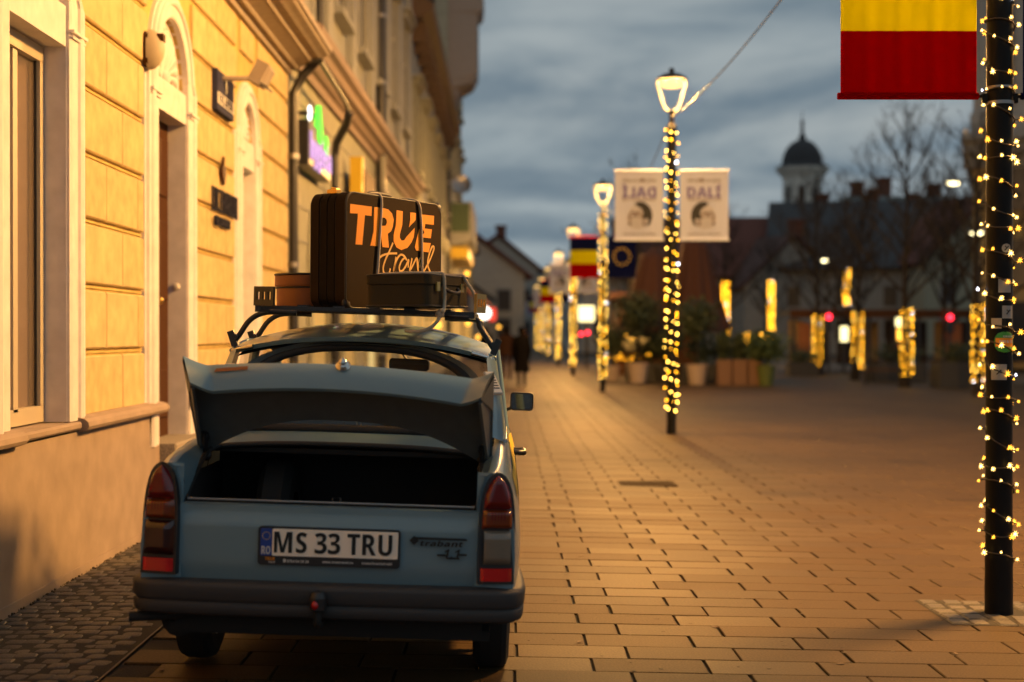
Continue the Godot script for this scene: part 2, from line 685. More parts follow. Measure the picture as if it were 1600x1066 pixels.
	mat("print_cream", Color(0.62, 0.36, 0.10), 0.6)
	mat("sticker_yellow", Color(0.62, 0.42, 0.02), 0.4)
	mat("sticker_green", Color(0.05, 0.28, 0.03), 0.4)
	mat("case_brown", Color(0.032, 0.018, 0.008), 0.72, "fine", 7.0, 0.12, false)
	mat("case_band", Color(0.018, 0.012, 0.007), 0.7, "fine", 9.0, 0.1, false)
	mat("case_edge", Color(0.012, 0.009, 0.007), 0.5)
	mat("case_olive", Color(0.060, 0.048, 0.028), 0.7, "fine", 7.0, 0.1, false)
	mat("case_orange", Color(0.34, 0.11, 0.018), 0.6, "fine", 6.0, 0.1, false)
	mat("rope", Color(0.62, 0.52, 0.38), 0.85, "fine", 25.0, 0.1)
	mat("plaque_blue", Color(0.035, 0.038, 0.085), 0.8)
	mat("letter_navy", Color(0.020, 0.022, 0.045), 0.8)
	for k in ["coat_black", "coat_brown"]:
		mats[k].metallic_specular = 0.05
	for k in ["case_brown", "case_band", "case_olive"]:
		mats[k].metallic_specular = 0.2
	for k in ["letter_navy", "plaque_blue", "print_white", "yellow_block", "yellow_block_b", "yellow_plaster", "brown_wood"]:
		mats[k].metallic_specular = 0.15


# ---------------------------------------------------------------- ground
func sheet(xs: Array, zs: Array, lift: float) -> G:
	var g := G.new()
	for i in xs.size() - 1:
		for j in zs.size() - 1:
			var a: float = xs[i]
			var b: float = xs[i + 1]
			g.quad(P(a, gy(a) + lift, zs[j]), P(b, gy(b) + lift, zs[j]), P(b, gy(b) + lift, zs[j + 1]), P(a, gy(a) + lift, zs[j + 1]))
	return g


func build_ground() -> void:
	struct("ground", sheet([-400, -3, 6, 400], [-60, 60, 600], -0.07), mats.far_ground, "flat ground under the square and the streets around it")
	struct("paving_bed", sheet([-2.6, 6, 16.2], [-3, 61.9], -0.012), mats.joint, "dark sand bed showing in the joints between the pavers")
	struct("far_paving", sheet([-2.6, 6, 60], [61.9, 190], -0.001), mats.far_ground, "far end of the paved pedestrian street")
	struct("side_paving", sheet([16.2, 60], [-3, 61.9], -0.001), mats.far_ground, "paved square beyond the row of trees")


func build_paving() -> void:
	var root := struct("pavement", sheet([-1.67, -1.66], [-3, 61.9], 0.0), mats.cobble, "long pale concrete pavers in staggered rows over the pedestrian street")
	var row := 0.255
	var length := 0.508
	var tilt := Basis(Vector3.BACK, atan(-0.02))
	var wear := FastNoiseLite.new()
	wear.seed = 4
	wear.frequency = 0.05
	wear.fractal_octaves = 3
	var near := []
	var rest := []
	var tints := []
	var shapes := []
	for k in 3:
		var g := G.new()
		g.slab(Vector3(0, -0.025, 0), Vector3(length - 0.011, row - 0.0055, 0.05), 0.003 + 0.0008 * k, Basis(Vector3.RIGHT, Vector3.FORWARD, Vector3.UP))
		shapes.append(g.mesh())
	var half := G.new()
	half.slab(Vector3(0, -0.025, 0), Vector3(length * 0.5 - 0.011, row - 0.0035, 0.05), 0.003, Basis(Vector3.RIGHT, Vector3.FORWARD, Vector3.UP))
	var r := 0
	var d := 3.2
	while d < 61.7:
		var x: float = -1.655 + [0.0, 0.345][r % 2] * length + length * 0.5 + rng.randf_range(-0.012, 0.012)
		if r % 2 == 1:
			x -= length
			if x - length * 0.5 < -1.66:
				x += length
		while x < 15.9:
			var c: float = x + rng.randf_range(-0.003, 0.003)
			var b := (tilt if c < 6.0 else Basis()) * Basis(Vector3.RIGHT, rng.randf_range(-0.004, 0.004)) * Basis(Vector3.BACK, rng.randf_range(-0.002, 0.002))
			var t := Transform3D(b, P(c, gy(c) + rng.randf_range(-0.0015, 0.001), d))
			var inside: bool = d > 5.6 and d < 13.0 and absf(c) < 0.36 * d + 0.3 and not (c < 0.1 and d > 6.6)
			if inside and near.size() < 295:
				near.append(t)
			else:
				rest.append(t)
				var k := rng.randf_range(0.84, 1.06) * (1.0 + 0.22 * wear.get_noise_2d(c * 6.0, d * 6.0))
				if rng.randf() < 0.05:
					k *= [0.72, 1.18][rng.randi_range(0, 1)]
				tints.append(Color(k, k * rng.randf_range(0.98, 1.02), k))
			x += length
		d += row
		r += 1
	for i in near.size():
		var o := obj("paver", shapes[i % 3], mats["paver_%d" % rng.randi_range(0, 3)], root)
		o.transform = near[i]
	many("pavers", shapes[0], mats.paver_mass, rest, root, tints)
	# old chewing gum and drip stains trodden into the pavers
	var spots_g := G.new()
	for i in 260:
		var sd := 5.7 + 16.0 * pow(rng.randf(), 1.6)
		var sx := rng.randf_range(-1.2, 0.38 * sd)
		var outline := PackedVector2Array()
		var sr := rng.randf_range(0.006, 0.014)
		for e in 9:
			outline.append(Vector2(cos(TAU * e / 9.0), sin(TAU * e / 9.0)) * sr * rng.randf_range(0.7, 1.1))
		spots_g.prism(outline, 0.0, 0.0007, Transform3D(Basis(Vector3.RIGHT, -HALF), P(sx, gy(sx) + 0.0012, sd)))
	var sp := obj("gum_stains", spots_g, mats.stain, root)
	sp.set_meta("kind", "stuff")
	# cobbled strip along the house
	var strip := struct("cobbled_strip", sheet([-2.52, -1.66], [-3, 40], -0.006), mats.joint, "strip of small worn dark cobbles between the yellow house and the pavers")
	var stones := []
	for k in 6:
		var g := G.new()
		var ring := []
		var n := 16
		var outline := PackedVector2Array()
		for i in n:
			var a := TAU * i / n
			var e := 1.0 / pow(pow(absf(cos(a)), 6.0) + pow(absf(sin(a)), 6.0), 1.0 / 6.0)
			outline.append(Vector2(cos(a), sin(a)) * e * rng.randf_range(0.92, 1.0))
		var rows := []
		for s in [[1.0, -0.05], [0.99, -0.010], [0.93, -0.003], [0.75, 0.0005], [0.001, 0.0015]]:
			var line := PackedVector3Array()
			for i in n + 1:
				var q: Vector2 = outline[i % n] * s[0] * 0.0505
				line.append(Vector3(q.x, s[1], -q.y))
			rows.append(line)
		g.grid(rows)
		stones.append(g.mesh())
	var spots := []
	var z := 3.4
	var line_no := 0
	while z < 34.0:
		var x := -2.47 + (0.05 if line_no % 2 else 0.0)
		while x < -1.70:
			spots.append([x + rng.randf_range(-0.012, 0.012), z + rng.randf_range(-0.012, 0.012) + 0.02 * sin(x * 9.0 + z)])
			x += rng.randf_range(0.092, 0.112)
		z += 0.098
		line_no += 1
	var count := 0
	var far := []
	for s in spots:
		var t := Transform3D(Basis(Vector3.UP, rng.randf_range(-0.2, 0.2)).scaled(Vector3(rng.randf_range(0.9, 1.08), 1.0, rng.randf_range(0.9, 1.05))), P(s[0], gy(s[0]) - rng.randf_range(0.0, 0.007), s[1]))
		if s[1] > 5.6 and count < 295:
			var o := obj("cobble", stones[rng.randi_range(0, 5)], mats[["cobble", "cobble_b", "cobble_c", "cobble"][rng.randi_range(0, 3)]], strip)
			o.transform = t
			count += 1
		else:
			far.append(t)
	many("cobbles", stones[0], mats.cobble, far, strip)
	# weeds and grit along the foot of the wall
	var grit := G.new()
	for i in 500:
		var d2 := rng.randf_range(5.8, 14.0)
		var p := P(-2.475 + absf(rng.randfn(0.0, 0.012)), gy(-2.47), d2)
		var s := rng.randf_range(0.004, 0.012)
		grit.ball(p + Vector3(0, s * 0.3, 0), Vector3(s, s * 0.6, s), 5, 3)
	var gr := struct("wall_foot_grit", grit, mats.stain, "line of dirt and moss where the cobbles meet the plinth")
	gr.set_meta("kind", "stuff")
	# drain plate
	var dr := thing("drain_cover", "square dark iron drain cover set in the pavers beyond the car mirror", "drain cover", P(1.40, gy(1.4) + 0.002, 14.0))
	var g2 := G.new()
	g2.slab(Vector3(0, 0.0, 0), Vector3(0.56, 0.46, 0.008), 0.003, Basis(Vector3.RIGHT, Vector3.FORWARD, Vector3.UP))
	obj("plate", g2, mats.iron_plate, dr)
	var ribs := G.new()
	for k in range(-4, 5):
		ribs.box(Vector3(k * 0.055, 0.005, 0), Vector3(0.02, 0.005, 0.40))
	obj("rib", ribs, mats.iron_plate, dr)
	# fallen leaves and litter
	for i in 7:
		var q: Vector2 = [Vector2(1.05, 7.1), Vector2(0.35, 6.7), Vector2(1.9, 8.4), Vector2(0.5, 9.3), Vector2(-1.45, 6.0), Vector2(1.5, 6.35), Vector2(2.1, 6.6)][i]
		var lf := G.new()
		lf.prism(pts("-0.02,0 -0.008,0.012 0.01,0.01 0.024,0 0.008,-0.012 -0.01,-0.009"), 0.0, 0.0015, Transform3D(Basis(Vector3.RIGHT, -HALF).rotated(Vector3.UP, i * 1.3), P(q.x, gy(q.x) + 0.004, q.y)))
		tag(obj("fallen_leaf", lf, mats.eave_wood), ["small dry leaf on a paver ahead of the front lamp post", "small dry leaf beside the car's right rear wheel", "dry leaf lying near the foot of the front lamp post", "dry leaf on the pavers level with the car door", "dry leaf on the cobbles under the car's exhaust", "dry leaf at the bottom edge of the open pavers", "dry leaf just in front of the lamp post foot"][i], "leaf", "fallen leaves")


# ---------------------------------------------------------------- yellow house
# in the house's own axes: x runs up the street along the wall, y up, z out to the street
func wall_box(parent: Node, called: String, u0: float, u1: float, v0: float, v1: float, w0: float, w1: float, m: Material, ch := 0.0) -> MeshInstance3D:
	var g := G.new()
	if ch > 0.0:
		g.slab(Vector3((u0 + u1) / 2, (v0 + v1) / 2, (w0 + w1) / 2), Vector3(u1 - u0, v1 - v0, w1 - w0), ch)
	else:
		g.box(Vector3((u0 + u1) / 2, (v0 + v1) / 2, (w0 + w1) / 2), Vector3(u1 - u0, v1 - v0, w1 - w0))
	return obj(called, g, m, parent)


func extrude_u(prof: PackedVector2Array, u0: float, u1: float) -> G:
	# profile points (out, up), drawn along the wall
	var g := G.new()
	g.prism(prof, u0, u1, Transform3D(Basis(Vector3.BACK, Vector3.UP, Vector3.RIGHT), Vector3.ZERO))
	return g


func portal(root: Node3D, u0: float, u1: float, v0: float, vtop: float, spring: float, lit := false) -> void:
	var c := (u0 + u1) / 2
	var r := (u1 - u0) / 2
	# moulded surround swept up one jamb, round the arch, down the other
	var prof := pts("-0.002,-0.03 0,0.045 0.03,0.052 0.14,0.052 0.15,0.066 0.185,0.074 0.22,0.066 0.235,0.05 0.29,0.05 0.30,0.03 0.33,0.026 0.335,-0.03")
	var path := []
	path.append([Vector2(u0, v0), Vector2(-1, 0)])
	path.append([Vector2(u0, spring), Vector2(-1, 0)])
	for k in range(1, 24):
		var a := PI - PI * k / 24.0
		path.append([Vector2(c + cos(a) * r, spring + sin(a) * r), Vector2(cos(a), sin(a))])
	path.append([Vector2(u1, spring), Vector2(1, 0)])
	path.append([Vector2(u1, v0), Vector2(1, 0)])
	var g := G.new()
	for i in path.size() - 1:
		for j in prof.size() - 1:
			var q := []
			for e in [[i, j], [i + 1, j], [i + 1, j + 1], [i, j + 1]]:
				var pp: Vector2 = path[e[0]][0] + path[e[0]][1] * prof[e[1]].x * (0.62 if path[e[0]][0].y > spring + 0.001 else 1.0)
				q.append(Vector3(pp.x, pp.y, prof[e[1]].y))
			g.quad(q[0], q[3], q[2], q[1])
	obj("surround", g, mats.white_plaster, root)
	# keystone mouldings at the spring of the arch
	for s in [-1, 1]:
		var k := G.new()
		k.box(Vector3(c + s * (r + 0.13), spring - 0.16, 0.062), Vector3(0.27, 0.018, 0.03))
		k.box(Vector3(c + s * (r + 0.13), spring - 0.19, 0.056), Vector3(0.25, 0.014, 0.02))
		obj("impost", k, mats.white_plaster, root)
	# flat lintel, sunk tympanum and its shell
	wall_box(root, "lintel", u0 + 0.004, u1 - 0.004, vtop, spring - 0.02, -0.45, 0.028, mats.white_plaster)
	var fan := PackedVector2Array()
	for k in 25:
		fan.append(Vector2(c + cos(PI * k / 24.0) * (r - 0.003), spring - 0.02 + sin(PI * k / 24.0) * r))
	var t := G.new()
	t.prism(fan, -0.3, -0.05)
	obj("tympanum", t, mats.white_plaster, root)
	var shell := G.new()
	for k in 11:
		var a := PI * (k + 0.5) / 11.0
		var dir := Vector3(cos(a), sin(a), 0)
		var base := Vector3(c, spring + 0.02, -0.045)
		var reach := r * 0.80
		var line := []
		for e in 7:
			var f := e / 6.0
			line.append(base + dir * reach * (0.12 + 0.88 * f) + Vector3(0, 0, 0.022 * sin(f * PI)) + Vector3(-sin(a), cos(a), 0) * 0.015 * sin(f * 5.0))
		shell.tube(line, [0.008, 0.014, 0.02, 0.026, 0.034, 0.04, 0.02], 6)
		shell.ball(base + dir * reach, Vector3(0.036, 0.036, 0.03), 8, 5)
	shell.ball(Vector3(c, spring + 0.03, -0.03), Vector3(0.06, 0.06, 0.05), 10, 6)
	for s in [-1, 1]:
		var curl := []
		for e in 14:
			var a := e * 0.5
			curl.append(Vector3(c + s * (r * 0.55 + cos(a) * (0.02 + 0.006 * e)), spring + 0.09 + sin(a) * (0.02 + 0.005 * e), -0.03))
		shell.tube(curl, 0.011, 6)
	var arc := []
	for k in 25:
		var a := PI * k / 24.0
		arc.append(Vector3(c + cos(a) * (r - 0.03), spring + sin(a) * (r - 0.03), -0.04))
	shell.tube(arc, 0.018, 6)
	obj("shell_relief", shell, mats.white_plaster, root)
	# reveals
	for s in [[u0, 0.006], [u1, -0.006]]:
		wall_box(root, "reveal", minf(s[0], s[0] + s[1]), maxf(s[0], s[0] + s[1]), v0, vtop, -0.5, 0.03, mats.white_plaster)


func build_yellow_house() -> void:
	var root := thing("yellow_house", "yellow rusticated plaster house with arched shell portals behind the car", "house", Vector3(-2.52, 0, 0), HALF)
	# wall between the openings
	var opening := [[7.12, 8.09, 0.93], [10.18, 11.13, 0.45], [13.45, 14.15, 0.40]]
	var u := 2.6
	for o in opening:
		wall_box(root, "wall", u, o[0], 0.0, 3.08, -0.5, 0.0, mats.yellow_plaster)
		u = o[1]
	wall_box(root, "wall", u, 16.40, 0.0, 3.08, -0.5, 0.0, mats.yellow_plaster)
	wall_box(root, "wall", 7.12, 8.09, 0.0, 0.90, -0.5, 0.0, mats.plinth)
	# wall over the openings, cut round the arches
	var top := PackedVector2Array()
	top.append(Vector2(2.6, 3.08))
	for o in opening:
		var c: float = (o[0] + o[1]) / 2
		var r: float = (o[1] - o[0]) / 2
		top.append(Vector2(c - r, 3.08))
		for k in 13:
			var a := PI - PI * k / 12.0
			top.append(Vector2(c + cos(a) * r, 3.33 + sin(a) * r))
		top.append(Vector2(c + r, 3.08))
	top.append(Vector2(16.40, 3.08))
	top.append(Vector2(16.40, 4.44))
	top.append(Vector2(2.6, 4.44))
	var tg := G.new()
	tg.prism(top, -0.5, 0.0)
	obj("wall", tg, mats.yellow_plaster, root)
	wall_box(root, "upper_wall", 2.6, 16.40, 4.44, 9.6, -0.6, -0.02, mats.yellow_plaster)
	# rusticated blocks
	var fields := [[2.7, 6.77, [3.5, 4.3, 5.1, 5.9], [3.1, 3.9, 4.7, 5.5, 6.3]], [8.44, 9.83, [9.27], [8.90, 9.66]], [11.48, 13.12, [12.3], [11.9, 12.7]], [14.49, 16.34, [15.1, 15.75], [14.8, 15.45, 16.05]]]
	for k in 9:
		var v0 := 0.965 + 0.395 * k
		var v1 := v0 + 0.395 - 0.042
		if k == 8:
			v1 = 4.42
		for f in fields:
			var cuts: Array = [f[0]] + (f[2] if k % 2 == 0 else f[3]) + [f[1]]
			if k >= 6:
				cuts[0] = cuts[0] - 0.10 if f[0] > 3 else cuts[0]
				cuts[cuts.size() - 1] += 0.10 if f[1] < 16 else 0.0
			for i in cuts.size() - 1:
				wall_box(root, "stone_block", cuts[i] + 0.006, cuts[i + 1] - 0.006, v0, v1, -0.01, 0.03 + rng.randf_range(-0.002, 0.002), mats[["yellow_block", "yellow_block_b"][rng.randi_range(0, 1)]], 0.010)
			# bead in the bed joint
			if k < 8:
				wall_box(root, "joint_bead", f[0], f[1], v1 + 0.014, v1 + 0.028, -0.005, 0.012, mats.yellow_plaster)
	for o in opening:
		if o[0] > 0:
			for i in 2:
				wall_box(root, "stone_block", o[0] + i * (o[1] - o[0]) / 2 + 0.004, o[0] + (i + 1) * (o[1] - o[0]) / 2 - 0.004, 4.135, 4.42, -0.01, 0.03, mats.yellow_block, 0.010)
	# plinth with a rounded ledge
	for s in [[2.6, 10.17], [11.14, 13.44], [14.16, 16.36]]:
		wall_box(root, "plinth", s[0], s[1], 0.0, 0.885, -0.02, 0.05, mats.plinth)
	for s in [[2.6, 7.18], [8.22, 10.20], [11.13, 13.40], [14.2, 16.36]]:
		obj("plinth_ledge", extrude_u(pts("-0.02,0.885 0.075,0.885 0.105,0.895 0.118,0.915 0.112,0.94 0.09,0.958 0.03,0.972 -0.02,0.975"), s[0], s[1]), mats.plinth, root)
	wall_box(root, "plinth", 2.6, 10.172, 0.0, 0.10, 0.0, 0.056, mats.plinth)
	# cornice
	obj("cornice", extrude_u(pts("-0.5,4.445 0.05,4.445 0.06,4.50 0.12,4.50 0.14,4.53 0.20,4.55 0.26,4.57 0.29,4.575 0.30,4.615 0.38,4.62 0.42,4.64 0.48,4.66 0.50,4.69 0.52,4.69 0.52,4.76 -0.5,4.90"), 2.6, 16.45), mats.cornice, root)
	# portals
	portal(root, 7.12, 8.09, 0.95, 3.08, 3.33)
	portal(root, 10.18, 11.13, 0.66, 3.08, 3.33)
	portal(root, 13.45, 14.15, 0.40, 3.05, 3.33)
	# window
	wall_box(root, "window_sill", 7.10, 8.20, 0.90, 0.945, -0.20, 0.085, mats.plinth, 0.012)
	var win := G.new()
	win.box(Vector3(7.605, 1.0, -0.125), Vector3(0.96, 0.09, 0.06))
	win.box(Vector3(7.605, 3.03, -0.125), Vector3(0.96, 0.09, 0.06))
	win.box(Vector3(7.16, 2.015, -0.125), Vector3(0.075, 1.95, 0.06))
	win.box(Vector3(8.05, 2.015, -0.125), Vector3(0.075, 1.95, 0.06))
	win.box(Vector3(7.605, 2.0, -0.12), Vector3(0.07, 1.94, 0.05))
	var wf := obj("window", win, mats.frame_cream, root)
	for s in [7.39, 7.82]:
		wall_box(wf, "pane", s - 0.19, s + 0.19, 1.045, 2.985, -0.137, -0.129, mats.window_glass)
		wall_box(wf, "pane_seal", s - 0.193, s - 0.183, 1.045, 2.985, -0.127, -0.115, mats.black_rubber)
		wall_box(wf, "pane_seal", s + 0.183, s + 0.193, 1.045, 2.985, -0.127, -0.115, mats.black_rubber)
	var cur := G.new()
	var rows := []
	for e in 2:
		var line := PackedVector3Array()
		for k in 41:
			line.append(Vector3(7.12 + 0.97 * k / 40.0, 0.95 + 2.1 * e, -0.175 + 0.012 * sin(k * 0.9)))
		rows.append(line)
	cur.grid(rows)
	obj("curtain", cur, mats.tan_cloth, root)
	wall_box(root, "room", 7.0, 8.2, 0.6, 3.2, -0.58, -0.5, mats.dark_room)
	# door
	var door := wall_box(root, "door", 10.186, 11.124, 0.66, 3.08, -0.20, -0.115, mats.brown_wood)
	for e in [[10.25, 0.8, 0.38], [10.25, 1.7, 0.62], [10.25, 2.5, 0.45], [10.70, 0.8, 0.38], [10.70, 1.7, 0.62], [10.70, 2.5, 0.45]]:
		wall_box(door, "door_panel", e[0], e[0] + 0.37, e[1], e[1] + e[2], -0.118, -0.098, mats.brown_wood, 0.015)
	var kn := G.new()
	kn.ball(Vector3(10.64, 1.7, -0.06), Vector3(0.03, 0.03, 0.03))
	kn.tube([Vector3(10.64, 1.7, -0.12), Vector3(10.64, 1.7, -0.06)], 0.012)
	obj("handle", kn, mats.brass, door)
	var bell := G.new()
	bell.lathe([Vector2(0, 0.03), Vector2(0.022, 0.026), Vector2(0.03, 0.0)], 14, Transform3D(Basis(Vector3.BACK, HALF), Vector3(11.122, 1.82, -0.05)))
	obj("bell_button", bell, mats.white_plastic, root)
	for s in [[10.172, 11.138, 0.52, 0.665, -0.5, 0.17], [10.172, 11.138, 0.0, 0.518, -0.5, 0.13], [10.1, 11.2, 0.0, 0.345, 0.132, 0.45], [10.1, 11.2, 0.0, 0.17, 0.452, 0.75]]:
		wall_box(root, "step", s[0], s[1], s[2], s[3], s[4], s[5], mats.step_stone, 0.012)
	# niche with a lit cream interior
	for s in [[13.456, 13.50], [14.10, 14.144]]:
		wall_box(root, "shop_door_frame", s[0], s[1], 0.42, 3.05, -0.15, -0.09, mats.frame_cream)
	wall_box(root, "shop_door_frame", 13.5, 14.1, 2.98, 3.05, -0.15, -0.09, mats.frame_cream)
	wall_box(root, "shop_threshold", 13.44, 14.16, 0.0, 0.42, -0.5, 0.03, mats.step_stone)
	wall_box(root, "lit_shop_window", 13.505, 14.095, 0.42, 2.98, -0.14, -0.10, mats.window_cream)
	# things fixed to the wall
	var sc := thing("wall_sconce", "cream half round wall lamp beside the door arch", "wall lamp", Vector3(-2.47, 3.42, -9.86), HALF)
	sc.scale = Vector3(0.72, 0.72, 0.9)
	var sg := G.new()
	var rows2 := []
	for i in 9:
		var a := -HALF + PI * i / 8.0
		var line := PackedVector3Array()
		for k in 13:
			var b := PI * k / 12.0
			line.append(Vector3(-cos(b) * 0.10 * cos(a), sin(a) * 0.20, sin(b) * 0.13 * cos(a)))
		rows2.append(line)
	sg.grid(rows2)
	obj("shade", sg, mats.frame_cream, sc)
	var sk := G.new()
	sk.prism(round_rect(0.17, 0.34, 0.07), -0.03, 0.012)
	obj("back_plate", sk, mats.brown_wood, sc)
	var sp := G.new()
	sp.box(Vector3(0, 0.11, 0.10), Vector3(0.10, 0.07, 0.05))
	obj("cap", sp, mats.brown_wood, sc)
	var fl := thing("floodlight", "small grey floodlight on a bracket above the second arch", "floodlight", Vector3(-2.49, 3.66, -12.42), HALF)
	var fg := G.new()
	fg.tube([Vector3(-0.1, 0.0, 0), Vector3(-0.1, 0, 0.2), Vector3(0.0, 0.02, 0.28)], 0.022)
	fg.box(Vector3(-0.1, 0.0, 0.01), Vector3(0.12, 0.12, 0.03))
	obj("bracket", fg, mats.cornice, fl)
	var fh := G.new()
	var tb := Basis(Vector3.RIGHT, 0.5)
	fh.slab(Vector3(0.06, 0.06, 0.36), Vector3(0.26, 0.20, 0.14), 0.03, tb)
	obj("head", fh, mats.cornice, fl)
	var fp := G.new()
	fp.box(Vector3(0.06, -0.035, 0.37), Vector3(0.25, 0.012, 0.15), tb)
	obj("lamp_glass", fp, mats.black_paint, fl)
	var pq := thing("wall_plaque", "dark blue plaque with a pale lettered band beside the door", "plaque", Vector3(-2.47, 3.535, -12.45), HALF)
	wall_box(pq, "board", -0.365, 0.365, -0.175, 0.175, -0.02, 0.03, mats.plaque_blue, 0.006)
	wall_box(pq, "pale_band", -0.355, 0.355, -0.115, -0.02, 0.028, 0.0325, mats.print_white)
	var pt := G.new()
	text(pt, "ULIESI", 0.07, 0.62, Vector3(0, -0.068, 0.034), Transform3D(), true, 0.004, true)
	obj("lettering", pt, mats.plaque_blue, pq)
	var pe := G.new()
	pe.prism(pts("0,0.145 0.03,0.12 0.05,0.08 0.03,0.05 0.02,0.01 -0.02,0.01 -0.03,0.05 -0.05,0.08 -0.03,0.12"), 0.028, 0.034)
	obj("emblem", pe, mats.print_black, pq)
	var lt := thing("shop_lettering", "tall narrow dark letters with a small second line and emblem on the yellow wall", "sign", Vector3(-2.475, 2.58, -12.54), HALF)
	var l1 := G.new()
	text(l1, "LUCERARIUM", 0.205, 1.12, Vector3(0, 0.02, 0.010), Transform3D(), false, 0.014)
	obj("lettering", l1, mats.letter_navy, lt)
	var l2 := G.new()
	text(l2, "RESTAURANT", 0.078, 0.62, Vector3(-0.12, -0.16, 0.012), Transform3D(), true, 0.025)
	obj("lettering", l2, mats.letter_navy, lt)
	var l3 := G.new()
	l3.prism(pts("0,0.42 0.025,0.36 0.02,0.33 0.09,0.34 0.07,0.25 0.03,0.20 0.0,0.17 -0.03,0.20 -0.07,0.25 -0.09,0.34 -0.02,0.33 -0.025,0.36"), 0.0, 0.025, Transform3D(Basis(), Vector3(-0.1, 0, 0)))
	obj("emblem", l3, mats.brown_wood, lt)


# ---------------------------------------------------------------- the row of houses beyond
func window_unit(parent: Node, u: float, v: float, w: float, h: float, out: float, shutter: bool, m_trim: Material) -> void:
	var g := G.new()
	for s in [-1, 1]:
		g.box(Vector3(u + s * (w / 2 + 0.09), v, out + 0.05), Vector3(0.18, h + 0.2, 0.13))
	g.box(Vector3(u, v + h / 2 + 0.16, out + 0.09), Vector3(w + 0.55, 0.13, 0.24))
	g.box(Vector3(u, v + h / 2 + 0.28, out + 0.13), Vector3(w + 0.75, 0.07, 0.34))
	g.box(Vector3(u, v - h / 2 - 0.06, out + 0.09), Vector3(w + 0.5, 0.10, 0.24))
	var o := obj("window", g, m_trim, parent)
	var p := G.new()
	p.box(Vector3(u, v, out + 0.012), Vector3(w, h, 0.02))
	obj("pane", p, mats.black_paint if not shutter else mats.green_shutter, o)
	var b := G.new()
	b.box(Vector3(u, v, out + 0.03), Vector3(0.06, h, 0.03))
	b.box(Vector3(u, v + h * 0.18, out + 0.03), Vector3(w, 0.06, 0.03))
	obj("glazing_bar", b, mats.frame_cream, o)


func downpipe(label: String, x: float, d: float, y0: float, y1: float, r := 0.085) -> void:
	var t := thing("downpipe", label, "drainpipe", P(x, 0, d), 0.0, "black downpipes on the houses")
	var g := G.new()
	g.tube([Vector3(0, y0, 0), Vector3(0, y1 - 0.4, 0), Vector3(0.1, y1 - 0.2, 0), Vector3(0.28, y1, 0)], r, 12)
	obj("pipe", g, mats.black_paint, t)
	var y := y0 + 0.9
	while y < y1 - 0.5:
		var k := G.new()
		k.tube([Vector3(0, y - 0.03, 0), Vector3(0, y + 0.03, 0)], r + 0.014, 12)
		k.box(Vector3(-r - 0.02, y, 0), Vector3(0.1, 0.03, 0.03))
		obj("clamp", k, mats.steel, t)
		y += 1.25


